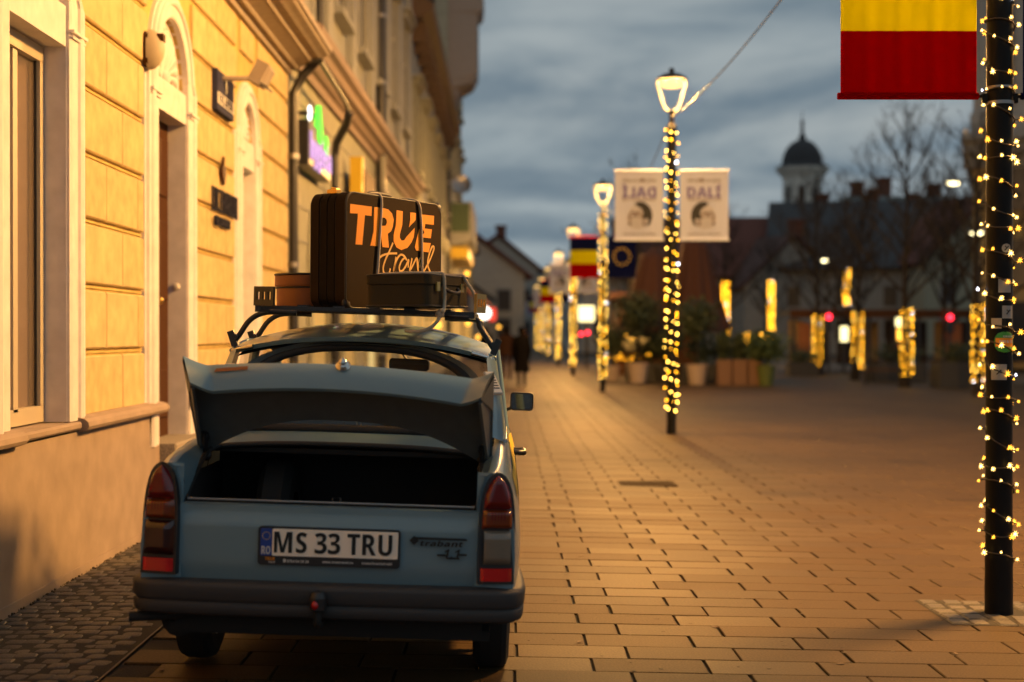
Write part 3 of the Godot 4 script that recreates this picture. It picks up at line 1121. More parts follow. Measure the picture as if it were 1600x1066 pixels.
func build_left_row() -> void:
	downpipe("black downpipe where the yellow house meets the pharmacy house", -2.44, 16.42, 0.1, 4.62, 0.055)
	# house B, turned a little towards the street
	var turn := HALF - 0.010
	var b := thing("cream_house", "cream house with a pinkish cornice over its ground floor shops", "house", P(-2.52, 0, 16.5), turn)
	wall_box(b, "ground_floor_wall", 0.0, 18.0, 0.0, 4.7, -0.5, 0.0, mats.cream)
	wall_box(b, "upper_wall", 0.0, 18.0, 4.7, 15.5, -0.5, -0.03, mats.cream_pale)
	obj("cornice", extrude_u(pts("-0.4,4.62 0.06,4.62 0.08,4.72 0.14,4.74 0.20,4.80 0.28,4.82 0.32,4.90 0.40,4.93 0.42,5.02 0.36,5.06 -0.4,5.16"), -0.04, 18.0), mats.pink_cornice, b)
	for k in 9:
		wall_box(b, "wall_band", 0.1, 17.9, 0.9 + k * 0.42, 0.925 + k * 0.42, -0.01, 0.012, mats.cream_grey)
	for k in 6:
		window_unit(b, 1.7 + k * 2.9, 7.3, 1.1, 2.3, -0.03, false, mats.cream_pale)
		wall_box(b, "pilaster", 2.9 + k * 2.9, 3.35 + k * 2.9, 5.2, 14.8, -0.02, 0.10, mats.cream_pale, 0.02)
		window_unit(b, 1.7 + k * 2.9, 11.6, 1.1, 2.3, -0.03, false, mats.cream_pale)
	obj("eave", extrude_u(pts("-0.5,15.2 0.1,15.2 0.3,15.5 0.7,15.6 0.7,15.8 -0.5,16.2"), 0, 18.0), mats.cream_pale, b)
	# arched shop openings
	for k in 5:
		var c := 2.35 + k * 3.3
		var fan := PackedVector2Array()
		fan.append(Vector2(c - 0.75, 0.3))
		for e in 17:
			fan.append(Vector2(c - cos(PI * e / 16.0) * 0.75, 2.4 + sin(PI * e / 16.0) * 0.75))
		fan.append(Vector2(c + 0.75, 0.3))
		var g := G.new()
		g.prism(fan, -0.02, 0.014)
		var sh := obj("shop_opening", g, mats.dark_room, b)
		var ring := []
		ring.append(Vector3(c - 0.8, 0.3, 0.02))
		for e in 17:
			ring.append(Vector3(c - cos(PI * e / 16.0) * 0.8, 2.4 + sin(PI * e / 16.0) * 0.8, 0.02))
		ring.append(Vector3(c + 0.8, 0.3, 0.02))
		var g2 := G.new()
		g2.tube(ring, 0.055, 6)
		obj("surround", g2, mats.cream, sh)
		wall_box(sh, "lit_pane", c - 0.6, c + 0.6, 0.6, 2.3, 0.012, 0.03, mats.window_warm if k != 2 else mats.window_cream)
		wall_box(sh, "shop_transom", c - 0.72, c + 0.72, 2.3, 2.42, 0.012, 0.06, mats.ochre)
	# duct bending out of the cornice
	var du := thing("cable_duct", "black duct bending down from the cornice past the lit pharmacy sign", "duct", P(-2.30, 0, 19.6))
	var dg := G.new()
	dg.tube([Vector3(-0.04, 0.4, 0), Vector3(-0.04, 3.9, 0), Vector3(-0.02, 4.08, 0.02), Vector3(0.16, 4.32, 0.30), Vector3(0.20, 4.42, 0.45)], 0.06, 10)
	dg.tube([Vector3(0.20, 4.42, 0.45), Vector3(0.20, 4.50, 0.8), Vector3(0.20, 4.56, 3.4)], 0.03, 8)
	obj("pipe", dg, mats.black_paint, du)
	# pharmacy sign
	var s := thing("pharmacy_sign", "dark light box with lilac letters and a bright green drop over the shops", "sign", P(-2.49, 3.72, 17.9), turn)
	wall_box(s, "box", -1.0, 1.0, -0.26, 0.28, 0.0, 0.17, mats.black_paint, 0.01)
	var st := G.new()
	text(st, "hygieia", 0.30, 1.85, Vector3(0.02, -0.05, 0.18), Transform3D(), true, 0.014)
	obj("lettering", st, mats.sign_lilac, s)
	var drop := G.new()
	drop.prism(pts("0,0.62 0.12,0.40 0.22,0.22 0.24,0.10 0.10,0.02 -0.12,0.02 -0.24,0.10 -0.22,0.22 -0.12,0.40"), 0.12, 0.185, Transform3D(Basis(), Vector3(-0.05, 0.10, 0)).scaled_local(Vector3(0.9, 0.8, 1)))
	obj("green_drop", drop, mats.sign_green, s)
	var leaf := G.new()
	leaf.prism(disc(0.13, 14), 0.12, 0.185, Transform3D(Basis(), Vector3(0.5, 0.16, 0)))
	obj("green_leaf", leaf, mats.sign_green, s)
	var bk := G.new()
	bk.tube([Vector3(-0.5, 0.3, 0.08), Vector3(0.1, 0.5, 0.08), Vector3(0.6, 0.38, 0.08)], 0.03, 6)
	obj("stay", bk, mats.black_paint, s)
	var wl := thing("shop_spotlight", "small white lit spotlight beside the pharmacy sign", "spotlight", P(-2.36, 4.12, 17.2))
	var wg := G.new()
	wg.ball(Vector3.ZERO, Vector3(0.03, 0.10, 0.03))
	obj("lamp_glow", wg, mats.signal_white, wl)
	var wb := G.new()
	wb.box(Vector3(-0.08, 0, 0), Vector3(0.14, 0.05, 0.05))
	obj("bracket", wb, mats.black_paint, wl)
	# dark board with a yellow edge
	var bd := thing("shop_board", "dark hanging board with a yellow edge beyond the cable duct", "sign", P(-2.30, 3.55, 22.6), turn)
	wall_box(bd, "board", -0.75, 0.75, -0.45, 0.45, 0.0, 0.16, mats.brown_wood, 0.01)
	wall_box(bd, "edge", -0.95, -0.76, -0.62, 0.6, -0.05, 0.14, mats.sticker_yellow, 0.01)
	downpipe("tall black downpipe halfway along the cream house", -2.30, 26.4, 0.2, 15.2, 0.10)
	downpipe("thin dark downpipe on the upper wall of the cream house", -2.42, 18.6, 5.1, 15.0, 0.05)
	# house C with a wide wooden eave
	var c := thing("eaved_house", "lower cream house with a deep brown wooden eave", "house", P(-2.33, 0, 34.6), HALF)
	wall_box(c, "wall", 0.0, 21.0, 0.0, 9.2, -0.5, 0.0, mats.cream_grey)
	obj("eave", extrude_u(pts("-0.6,8.75 0.10,8.85 0.14,9.05 0.58,9.28 0.62,9.42 0.5,9.5 -4.5,12.4 -4.5,9.2"), -0.3, 21.2), mats.eave_wood, c)
	for k in 14:
		wall_box(c, "eave_bracket", 0.4 + k * 1.5, 0.56 + k * 1.5, 8.65, 9.1, -0.01, 0.42, mats.eave_wood, 0.02)
	for k in 6:
		window_unit(c, 1.8 + k * 3.4, 6.6, 1.1, 2.0, 0.0, k % 2 == 1, mats.cream)
		wall_box(c, "shop_window", 0.7 + k * 3.4, 2.9 + k * 3.4, 0.5, 2.7, 0.002, 0.04, mats.window_warm)
		wall_box(c, "shop_fascia", 0.5 + k * 3.4, 3.1 + k * 3.4, 2.8, 3.4, 0.002, 0.14, mats.pink_cornice if k % 2 == 0 else mats.ochre)
	obj("cornice", extrude_u(pts("-0.2,4.5 0.08,4.5 0.2,4.7 0.24,4.85 -0.2,4.95"), 0, 21.0), mats.cream, c)
	downpipe("black downpipe at the end of the deep eaved house", -2.2, 55.5, 0.2, 8.9, 0.09)
	# house D with an oriel
	var d := thing("oriel_house", "tall beige corner house with a heavy oriel under its roof", "house", P(-2.25, 0, 55.9), HALF)
	wall_box(d, "wall", 0.0, 17.0, 0.0, 16.5, -0.5, 0.0, mats.cream)
	wall_box(d, "roof_block", 0.0, 17.0, 16.5, 19.5, -2.5, -0.1, mats.roof_tin)
	var org := G.new()
	var prof := [[0.15, 10.6], [0.45, 11.2], [0.95, 11.5], [1.15, 11.9], [1.15, 14.2], [1.35, 14.4], [1.4, 14.9], [1.2, 15.1], [1.2, 16.6], [0.2, 18.6]]
	for i in prof.size() - 1:
		var p0: float = prof[i][0]
		var p1: float = prof[i + 1][0]
		var a := [Vector3(0.4, prof[i][1], 0), Vector3(0.9, prof[i][1], p0), Vector3(3.1, prof[i][1], p0), Vector3(3.6, prof[i][1], 0)]
		var e := [Vector3(0.4, prof[i + 1][1], 0), Vector3(0.9, prof[i + 1][1], p1), Vector3(3.1, prof[i + 1][1], p1), Vector3(3.6, prof[i + 1][1], 0)]
		for k in 3:
			org.quad(a[k], a[k + 1], e[k + 1], e[k])
	var ori := obj("oriel", org, mats.cornice, d)
	for k in 2:
		wall_box(ori, "window", 1.05 + k * 1.05, 1.85 + k * 1.05, 12.2, 13.9, 1.12, 1.17, mats.black_paint)
	window_unit(d, 2.0, 8.9, 1.0, 1.9, 0.0, false, mats.cream)
	for k in 4:
		window_unit(d, 5.2 + k * 3.2, 8.9, 1.0, 1.9, 0.0, k == 1, mats.cream)
		window_unit(d, 5.2 + k * 3.2, 13.0, 1.0, 1.9, 0.0, false, mats.cream)
		wall_box(d, "shop_window", 4.0 + k * 3.2, 6.2 + k * 3.2, 0.5, 2.8, 0.002, 0.05, mats.window_warm)
	var bal := obj("balcony", extrude_u(pts("-0.1,5.0 0.5,5.0 0.95,5.2 0.95,5.32 -0.1,5.32"), 0.6, 9.0), mats.cream_pale, d)
	wall_box(bal, "balustrade", 0.6, 9.0, 5.32, 6.7, 0.86, 0.95, mats.cream_pale)
	wall_box(bal, "green_panel", 0.55, 0.60, 5.5, 6.65, 0.1, 0.84, mats.green_shutter)
	wall_box(bal, "balustrade", 0.6, 0.72, 5.32, 6.7, 0.0, 0.86, mats.cream_pale)
	wall_box(bal, "yellow_fascia", 0.4, 9.0, 4.45, 4.9, 0.0, 0.8, mats.sticker_yellow)
	var dish := thing("satellite_dish", "grey satellite dish on the oriel house above its balcony", "satellite dish", P(-1.75, 7.35, 56.5), 0.2)
	var dgz := G.new()
	dgz.lathe([Vector2(0.0, 0.0), Vector2(0.2, 0.03), Vector2(0.38, 0.10), Vector2(0.40, 0.12)], 20, Transform3D(Basis(Vector3.RIGHT, HALF - 0.3), Vector3.ZERO))
	obj("dish", dgz, mats.steel, dish)
	var dar := G.new()
	dar.tube([Vector3(0, -0.3, 0.05), Vector3(0, 0, 0.4)], 0.02, 6)
	dar.tube([Vector3(0, 0, -0.02), Vector3(-0.4, -0.2, -0.1)], 0.03, 6)
	obj("arm", dar, mats.steel, dish)
	# house E: low, pink awning
	var e := thing("awning_house", "low pinkish house with a salmon awning over its shopfront", "house", P(-2.15, 0, 73.2), HALF)
	wall_box(e, "wall", 0.0, 18.0, 0.0, 6.6, -0.5, 0.0, mats.pink_cornice)
	obj("roof", extrude_u(pts("-0.5,6.6 0.5,6.5 0.55,6.65 -4,9.4 -4,6.6"), -0.2, 18.0), mats.roof_tile, e)
	for k in 5:
		window_unit(e, 1.6 + k * 3.3, 4.9, 1.0, 1.5, 0.0, false, mats.cream)
		wall_box(e, "shop_window", 0.6 + k * 3.3, 2.7 + k * 3.3, 0.5, 2.6, 0.002, 0.05, mats.window_warm)
	obj("awning", extrude_u(pts("0,3.9 1.4,3.0 1.4,2.7 1.36,2.7 1.34,2.96 0,3.84"), 0.2, 9.0), mat("awning_pink", Color(0.52, 0.21, 0.14), 0.8), e)
	# round lit sign
	var rs := thing("round_shop_sign", "small round sign lit white with a red rim far down the left side", "sign", P(-0.95, 2.42, 66.0))
	var rg := G.new()
	rg.prism(disc(0.30, 18), -0.06, 0.06)
	obj("sign_face", rg, mats.signal_white, rs)
	var rr := G.new()
	rr.prism(round_rect(0.36, 0.62, 0.1), -0.05, 0.05, Transform3D(Basis(), Vector3(0.36, -0.06, 0)))
	obj("red_panel", rr, glow("sign_red", Color(1, 0.05, 0.03), 1.2), rs)
	var rb := G.new()
	rb.tube([Vector3(-1.2, 0, 0), Vector3(-0.3, 0, 0)], 0.03, 6)
	obj("bracket", rb, mats.black_paint, rs)
	# lamps over the shopfronts
	var spots := [[-1.6, 4.0, 60.0], [-1.75, 2.6, 50.0], [-1.5, 1.9, 58.0], [-1.2, 2.2, 70.0], [-1.0, 1.6, 74.0], [-1.5, 2.1, 46.0], [-0.9, 2.4, 84.0], [-0.4, 1.9, 92.0], [0.2, 2.0, 100.0], [-1.9, 1.7, 40.0], [-1.2, 1.3, 64.0]]
	var words := ["under the balcony of the oriel house", "over the middle shop of the eaved house", "beside the door of the oriel house", "at the near end of the awning house", "under the salmon awning", "on the last shopfront of the eaved house", "on the gabled house at the street end", "beyond the gabled house", "nearest the dark walkers", "on the first shopfront of the eaved house", "low beside the round lit sign"]
	for i in spots.size():
		var q: Array = spots[i]
		var l := thing("shop_lamp", "warm globe lamp " + words[i], "lamp", P(q[0], q[1], q[2]), 0.0, "globe lamps on the shopfronts")
		var lg := G.new()
		lg.ball(Vector3.ZERO, Vector3(0.11, 0.11, 0.11), 10, 6)
		obj("lamp_globe", lg, mats.shop_light, l)
		var lb := G.new()
		lb.tube([Vector3(-0.5, 0.18, 0), Vector3(-0.1, 0.18, 0), Vector3(0, 0.09, 0)], 0.02, 6)
		obj("bracket", lb, mats.black_paint, l)


func gable_house(called: String, label: String, at: Vector3, turn: float, w: float, l: float, eave: float, ridge: float, m_wall: Material, m_roof: Material, nx: int, ny: int, chimneys := 1) -> Node3D:
	# front gable looks along +z; ridge runs along z
	var t := thing(called, label, "house", at, turn)
	var g := G.new()
	g.prism(PackedVector2Array([Vector2(-w / 2, 0), Vector2(w / 2, 0), Vector2(w / 2, eave), Vector2(0, ridge - 0.15), Vector2(-w / 2, eave)]), -l, 0.0)
	obj("wall", g, m_wall, t)
	var r := G.new()
	var o := 0.5
	var sl := (ridge - eave) / (w / 2)
	for s in [-1.0, 1.0]:
		var a := Vector3(s * (w / 2 + o), eave - o * sl, 0.35)
		var b := Vector3(0, ridge, 0.35)
		var n := Vector3(s * sl, 1, 0).normalized() * 0.22
		var c := Vector3(0, 0, -l - 0.7)
		var q := [a, b, b + c, a + c]
		var q2 := [a + n, b + n, b + n + c, a + n + c]
		if s < 0:
			q.reverse()
			q2.reverse()
		r.quad(q2[0], q2[3], q2[2], q2[1])
		r.quad(q[0], q[1], q[2], q[3])
		for k in 4:
			r.quad(q[k], q[(k + 1) % 4], q2[(k + 1) % 4], q2[k])
	var roof := obj("roof", r, m_roof, t)
	for k in chimneys:
		var ch := G.new()
		var z := -l * (0.25 + 0.5 * k / maxf(1.0, chimneys - 1))
		ch.box(Vector3(w * 0.12, ridge + 0.1, z), Vector3(0.8, 2.2, 0.9))
		ch.box(Vector3(w * 0.12, ridge + 1.2, z), Vector3(1.0, 0.2, 1.1))
		obj("chimney", ch, mats.brick_red, roof)
	for i in nx:
		for j in ny:
			var u := -w / 2 + w * (i + 0.5) / nx
			var v := 1.8 + (eave - 1.6) * j / maxf(ny, 1)
			var f := G.new()
			f.box(Vector3(u, v, 0.04), Vector3(1.25, 1.75, 0.10))
			var wn := obj("window", f, mats.cream_pale, t)
			var p := G.new()
			p.box(Vector3(u, v, 0.085), Vector3(0.95, 1.45, 0.03))
			obj("pane", p, mats.black_paint, wn)
	var nl := int(l / 3.2)
	for i in nl:
		for j in ny:
			var z := -l * (i + 0.5) / nl
			var v := 1.8 + (eave - 1.6) * j / maxf(ny, 1)
			for s in [-1.0, 1.0]:
				var f := G.new()
				f.box(Vector3(s * (w / 2 + 0.03), v, z), Vector3(0.12, 1.75, 1.25))
				var wn := obj("window", f, mats.cream_pale, t)
				var p := G.new()
				p.box(Vector3(s * (w / 2 + 0.085), v, z), Vector3(0.03, 1.45, 0.95))
				obj("pane", p, mats.black_paint, wn)
	return t


func build_far_end() -> void:
	gable_house("gabled_house", "white gabled house with a red brown roof at the street end", P(-3.0, 0, 98.0), 0.25, 9.0, 16.0, 5.6, 8.9, mats.far_wall, mats.roof_tile, 3, 2)
	gable_house("gabled_house", "taller gabled house with a red roof behind the white one at the street end", P(-0.6, 0, 124.0), 0.12, 7.0, 20.0, 7.2, 10.0, mats.far_wall, mats.roof_tile, 3, 2)
	gable_house("gabled_house", "small pale gabled house low between the shop row and the street end", P(-4.2, 0, 93.0), 0.0, 6.0, 4.0, 3.9, 6.0, mats.far_wall, mats.roof_grey, 2, 1)
	gable_house("gabled_house", "far grey house closing the view down the pedestrian street", P(9.0, 0, 200.0), 0.0, 22.0, 14.0, 7.0, 12.0, mats.far_wall, mats.roof_grey, 5, 2, 2)


func build_right_side() -> void:
	# long house row on the far side of the square
	gable_house("row_house", "cream house with a dark tiled roof behind the bus shelter", P(50.0, 0, 103.0), HALF * 0.86, 17.0, 30.0, 6.2, 11.4, mats.cream_grey, mats.roof_grey, 5, 2, 2)
	gable_house("row_house", "cream house with a red tiled roof beside the corner building", P(41.0, 0, 112.0), 0.05, 17.0, 16.0, 7.4, 12.2, mats.white_wall, mats.roof_tile, 5, 2, 1)
	gable_house("row_house", "grey house with a red brown roof left of the dark roofed one", P(25.5, 0, 108.0), HALF * 0.92, 13.0, 17.0, 5.8, 10.2, mats.cream_grey, mats.roof_tile, 4, 2, 1)
	gable_house("row_house", "broad house with a long brown roof under the domed tower", P(38.5, 0, 118.0), HALF, 18.0, 15.5, 6.4, 12.0, mats.cream_grey, mats.roof_brown, 5, 2, 3)
	gable_house("row_house", "pale flat fronted house far behind the bare trees", P(16.5, 0, 122.0), -0.1, 12.0, 10.0, 6.4, 9.8, mats.white_wall, mats.roof_brown, 4, 2, 1)
	gable_house("row_house", "dark roofed house with a steep gable left of the tower", P(25.0, 0, 150.0), 0.2, 10.0, 12.0, 8.0, 12.5, mats.white_wall, mats.roof_brown, 3, 2, 2)
	gable_house("row_house", "low house with a grey roof behind the folded parasols", P(11.5, 0, 110.0), 0.1, 11.0, 9.0, 5.0, 8.6, mats.white_wall, mats.roof_brown, 4, 1, 1)
	gable_house("row_house", "cream house with a red tiled gable before the grey roofed one", P(33.5, 0, 98.0), 0.25, 10.0, 6.0, 6.6, 11.0, mats.cream, mats.roof_tile, 3, 2, 1)
	gable_house("row_house", "small grey gabled house at the left end of the grey roofed one", P(20.5, 0, 101.0), 0.3, 7.6, 5.0, 5.0, 8.4, mats.cream_grey, mats.roof_brown, 2, 2, 1)
	# flat tin roof with chimneys
	var tr := thing("tin_roofed_house", "high house with a pale tin roof and brick chimneys", "house", P(35.5, 0, 135.0))
	wall_box(tr, "wall", -4.2, 9.0, 0.0, 13.0, -14.0, 0.0, mats.cream_grey)
	var tg := G.new()
	tg.prism(pts("-4.8,13.0 9.6,13.0 7.4,14.5 -3.2,14.5"), -14.5, 0.5)
	var tro := obj("roof", tg, mats.roof_tin, tr)
	for q in [[-2.0, 15.0], [0.6, 15.4], [5.4, 14.8]]:
		wall_box(tro, "chimney", q[0], q[0] + 1.1, 14.0, q[1] + 0.9, -3.0, -1.6, mats.brick_red)
		wall_box(tro, "chimney", q[0] - 0.12, q[0] + 1.22, q[1] + 0.9, q[1] + 1.15, -3.1, -1.5, mats.brick_red)
	for i in 6:
		wall_box(tr, "window", -3.6 + i * 2.1, -2.5 + i * 2.1, 9.4, 11.6, 0.002, 0.08, mats.black_paint)
	# domed tower
	var tw := thing("domed_tower", "pale bell tower with a dark dome and slender spire", "tower", P(31.4, 0, 150.0), 0.15)
	var g := G.new()
	g.lathe([Vector2(2.15, 0), Vector2(2.15, 17.9), Vector2(2.35, 18.0), Vector2(2.45, 18.3), Vector2(2.9, 18.6), Vector2(2.95, 18.9), Vector2(2.2, 19.1)], 8)
	obj("shaft", g, mats.white_wall, tw)
	var gd := G.new()
	var prof := [Vector2(2.9, 18.95), Vector2(2.35, 19.25)]
	for k in 9:
		var a := HALF * k / 8.0
		prof.append(Vector2(2.1 * cos(a) + 0.02, 19.4 + 2.6 * sin(a)))
	gd.lathe(prof, 20)
	obj("dome", gd, mats.roof_grey, tw)
	var gs := G.new()
	gs.lathe([Vector2(0.4, 21.9), Vector2(0.45, 22.3), Vector2(0.22, 22.5), Vector2(0.16, 23.6), Vector2(0.24, 23.8), Vector2(0.05, 24.1), Vector2(0.04, 25.0)], 8)
	obj("spire", gs, mats.roof_grey, tw)
	for k in 8:
		var a := TAU * (k + 0.5) / 8.0
		var o := G.new()
		o.prism(pts("-0.38,14.4 0.38,14.4 0.38,16.6 0.2,17.0 0,17.1 -0.2,17.0 -0.38,16.6"), 1.97, 2.02, Transform3D(Basis(Vector3.UP, a), Vector3.ZERO))
		obj("louvre", o, mats.black_paint, tw)
	# corner building at the right edge
	var cb := thing("corner_building", "ornate yellow corner building with white columns and a lit cornice", "building", P(19.15, 0, 60.0), -0.33)
	wall_box(cb, "wall", 0.6, 16.0, 0.0, 17.5, -14.0, 0.0, mats.ochre)
	for q in [0.0, 1.55, 5.2, 9.0]:
		var cg := G.new()
		cg.lathe([Vector2(0.48, 0.0), Vector2(0.40, 0.3), Vector2(0.36, 4.2), Vector2(0.34, 7.2), Vector2(0.5, 7.6), Vector2(0.5, 7.8)], 16, Transform3D(Basis(), Vector3(1.0 + q, 10.6, 0.25)))
		obj("column", cg, mats.cream_pale, cb)
		wall_box(cb, "column_plinth", 0.5 + q, 1.5 + q, 9.7, 10.6, -0.2, 0.75, mats.cream_pale)
	var cor := G.new()
	cor.prism(pts("0,8.4 0.25,8.4 0.5,8.8 0.9,9.0 1.0,9.3 1.3,9.5 1.3,9.75 0,9.9"), 0.2, 16.5, Transform3D(Basis(Vector3.BACK, Vector3.UP, Vector3.RIGHT), Vector3.ZERO))
	cor.prism(pts("0,8.4 0.1,8.4 0.2,8.8 0.32,9.0 0.36,9.3 0.46,9.5 0.46,9.75 0,9.9"), -0.6, 14.0, Transform3D(Basis(Vector3.LEFT, Vector3.UP, Vector3.FORWARD), Vector3(0.6, 0, 0)))
	obj("cornice", cor, mats.cream_pale, cb)
	for i in 4:
		for v in [3.4, 6.6, 13.5]:
			wall_box(cb, "window", 2.0 + i * 3.6, 3.2 + i * 3.6, v, v + 2.0, 0.002, 0.10, mats.black_paint)
	wall_box(cb, "shopfront", 0.7, 15.0, 0.3, 2.8, 0.002, 0.12, mats.dark_room)
	wall_box(cb, "cornice_light", 0.8, 15.0, 9.93, 10.0, 0.4, 0.6, mats.window_warm)
	wall_box(cb, "cornice_light", 0.25, 0.35, 9.93, 10.0, -12.0, 0.5, mats.window_warm)


# ---------------------------------------------------------------- street lamps
func lamp_post() -> Node3D:
	var t := Node3D.new()
	var g := G.new()
	g.lathe([Vector2(0.0735, 0.0), Vector2(0.0725, 0.30), Vector2(0.070, 0.32), Vector2(0.069, 2.6), Vector2(0.066, 4.55), Vector2(0.078, 4.57), Vector2(0.078, 4.62), Vector2(0.04, 4.66), Vector2(0.036, 4.80), Vector2(0.055, 4.83), Vector2(0.055, 4.86), Vector2(0.0, 4.87)], 20)
	obj("pole", g, mats.black_iron, t)
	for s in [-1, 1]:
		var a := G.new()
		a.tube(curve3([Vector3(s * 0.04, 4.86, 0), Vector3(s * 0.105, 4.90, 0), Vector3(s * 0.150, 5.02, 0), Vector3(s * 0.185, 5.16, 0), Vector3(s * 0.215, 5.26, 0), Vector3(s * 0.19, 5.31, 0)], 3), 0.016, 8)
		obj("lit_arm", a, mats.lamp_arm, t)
	var d := G.new()
	d.lathe([Vector2(0, 5.215), Vector2(0.135, 5.215), Vector2(0.158, 5.225), Vector2(0.162, 5.30), Vector2(0.14, 5.315), Vector2(0, 5.315)], 20)
	obj("diffuser", d, mats.lamp_diffuser, t)
	var c := G.new()
	c.lathe([Vector2(0.0, 5.318), Vector2(0.225, 5.318), Vector2(0.235, 5.33), Vector2(0.21, 5.36), Vector2(0.14, 5.405), Vector2(0.05, 5.425), Vector2(0.035, 5.45), Vector2(0.045, 5.475), Vector2(0.03, 5.50), Vector2(0.0, 5.51)], 20)
	obj("cap", c, mats.black_iron, t)
	return t


func bulb_mesh(spiky: bool) -> ArrayMesh:
	var g := G.new()
	if not spiky:
		g.ball(Vector3.ZERO, Vector3(0.0125, 0.0125, 0.0125), 8, 5)
		return g.mesh()
	g.ball(Vector3.ZERO, Vector3(0.0048, 0.0048, 0.0048), 6, 4)
	for d in [Vector3(1, 0.2, 0), Vector3(-1, -0.2, 0), Vector3(-0.2, 1, 0), Vector3(0.2, -1, 0), Vector3(0, 0, 1), Vector3(0, 0, -1), Vector3(0.7, -0.6, 0.3), Vector3(-0.7, 0.6, 0.3), Vector3(0.6, 0.75, -0.2), Vector3(-0.6, -0.75, -0.2)]:
		var n: Vector3 = d.normalized()
		g.tube([n * 0.003, n * 0.025], [0.0028, 0.0004], 4, false)
	return g.mesh()


# a wire wound up a post with a bulb every few centimetres
func light_string(label: String, at: Vector3, r: float, y0: float, y1: float, pitch: float, gap: float, single: bool, size := 1.0, wire := true, amber := 0.42) -> Node3D:
	var t := thing("light_string", label, "string lights", at, 0.0, "fairy lights wound round posts and trunks")
	if not mats.has("bulb_shape_star"):
		mats["bulb_shape_star"] = bulb_mesh(true)
		mats["bulb_shape_round"] = bulb_mesh(false)
	var path := []
	var where := [[], [], []]
	var turns := (y1 - y0) / pitch
	var run := 0.0
	var steps := int(turns * 14)
	var last := Vector3.ZERO
	var socket := G.new()
	for i in steps + 1:
		var a := TAU * i / 14.0
		var y := y0 + pitch * i / 14.0 + 0.022 * sin(a * 0.37) + 0.015 * sin(a * 1.3)
		var rr := r + 0.006 + 0.004 * sin(a * 0.7)
		var p := Vector3(cos(a) * rr, y, sin(a) * rr)
		path.append(p)
		if i > 0:
			run += p.distance_to(last)
		last = p
		if run > gap:
			run = rng.randf_range(-0.3, 0.3) * gap
			var out := Vector3(cos(a), rng.randf_range(-0.5, 0.7), sin(a)).normalized()
			var b := p + out * rng.randf_range(0.008, 0.036)
			if single:
				socket.tube([p, b - out * 0.010], 0.0035, 5)
			var k := 0
			var dice := rng.randf()
			if dice > 0.97:
				k = 2
			elif dice < amber:
				k = 1
			where[k].append(Transform3D(Basis(Vector3(rng.randf(), rng.randf(), rng.randf()).normalized(), rng.randf() * 0.6).scaled(Vector3.ONE * rng.randf_range(0.45, 1.0) * size), b))
	if wire:
		var w := G.new()
		w.tube(path, 0.0045 if single else 0.004, 5)
		obj("wire", w, mats.wire_cover, t)
	if single and socket.v.size() > 0:
		var so := obj("bulb_sockets", socket, mats.black_rubber, t)
		so.set_meta("kind", "stuff")
	for k in 3:
		var m: Material = mats[(["bulb_near_bright", "bulb_near_amber", "bulb_near_cool"] if at.z > -12.0 else ["bulb_bright", "bulb_amber", "bulb_cool"])[k]]
		if single:
			for x in where[k]:
				var o := obj("bulb", mats.bulb_shape_star if at.z > -12.0 else mats.bulb_shape_round, m, t)
				o.transform = x
		elif where[k].size() > 0:
			many(["bright_bulbs", "amber_bulbs", "cool_bulbs"][k], mats.bulb_shape_round, m, where[k], t)
	return t


func cloth_strip(w: float, y0: float, y1: float, ripple: float) -> G:
	var g := G.new()
	for side in [1.0, -1.0]:
		var rows := []
		for j in 7:
			var y := lerpf(y0, y1, j / 6.0)
			var line := PackedVector3Array()
			for i in 41:
				var x := lerpf(-w / 2, w / 2, i / 40.0)
				if side < 0:
					x = -x
				line.append(Vector3(x, y, ripple * (0.5 * sin(x * 34.0 + y * 0.7) + 0.4 * sin(x * 71.0 + 1.3) + 0.6 * sin(x * 7.0 + y * 2.0)) + side * 0.0015))
			rows.append(line)
		g.grid(rows)
	return g


func rods(t: Node3D, w: float, y0: float, y1: float, toward: float, m: Material) -> void:
	for y in [y0, y1]:
		var g := G.new()
		g.tube([Vector3(-toward * (w / 2 + 0.015), y, 0), Vector3(toward * (w / 2 + 0.01), y, 0)], 0.019, 10)
		obj("sleeve", g, m, t)
		var h := G.new()
		h.tube([Vector3(toward * (w / 2), y, 0), Vector3(toward * (w / 2 + 0.115), y, 0)], 0.010, 8)
		h.box(Vector3(toward * (w / 2 + 0.06), y - 0.012, 0), Vector3(0.06, 0.05, 0.03))
		obj("bracket", h, mats.black_iron, t)


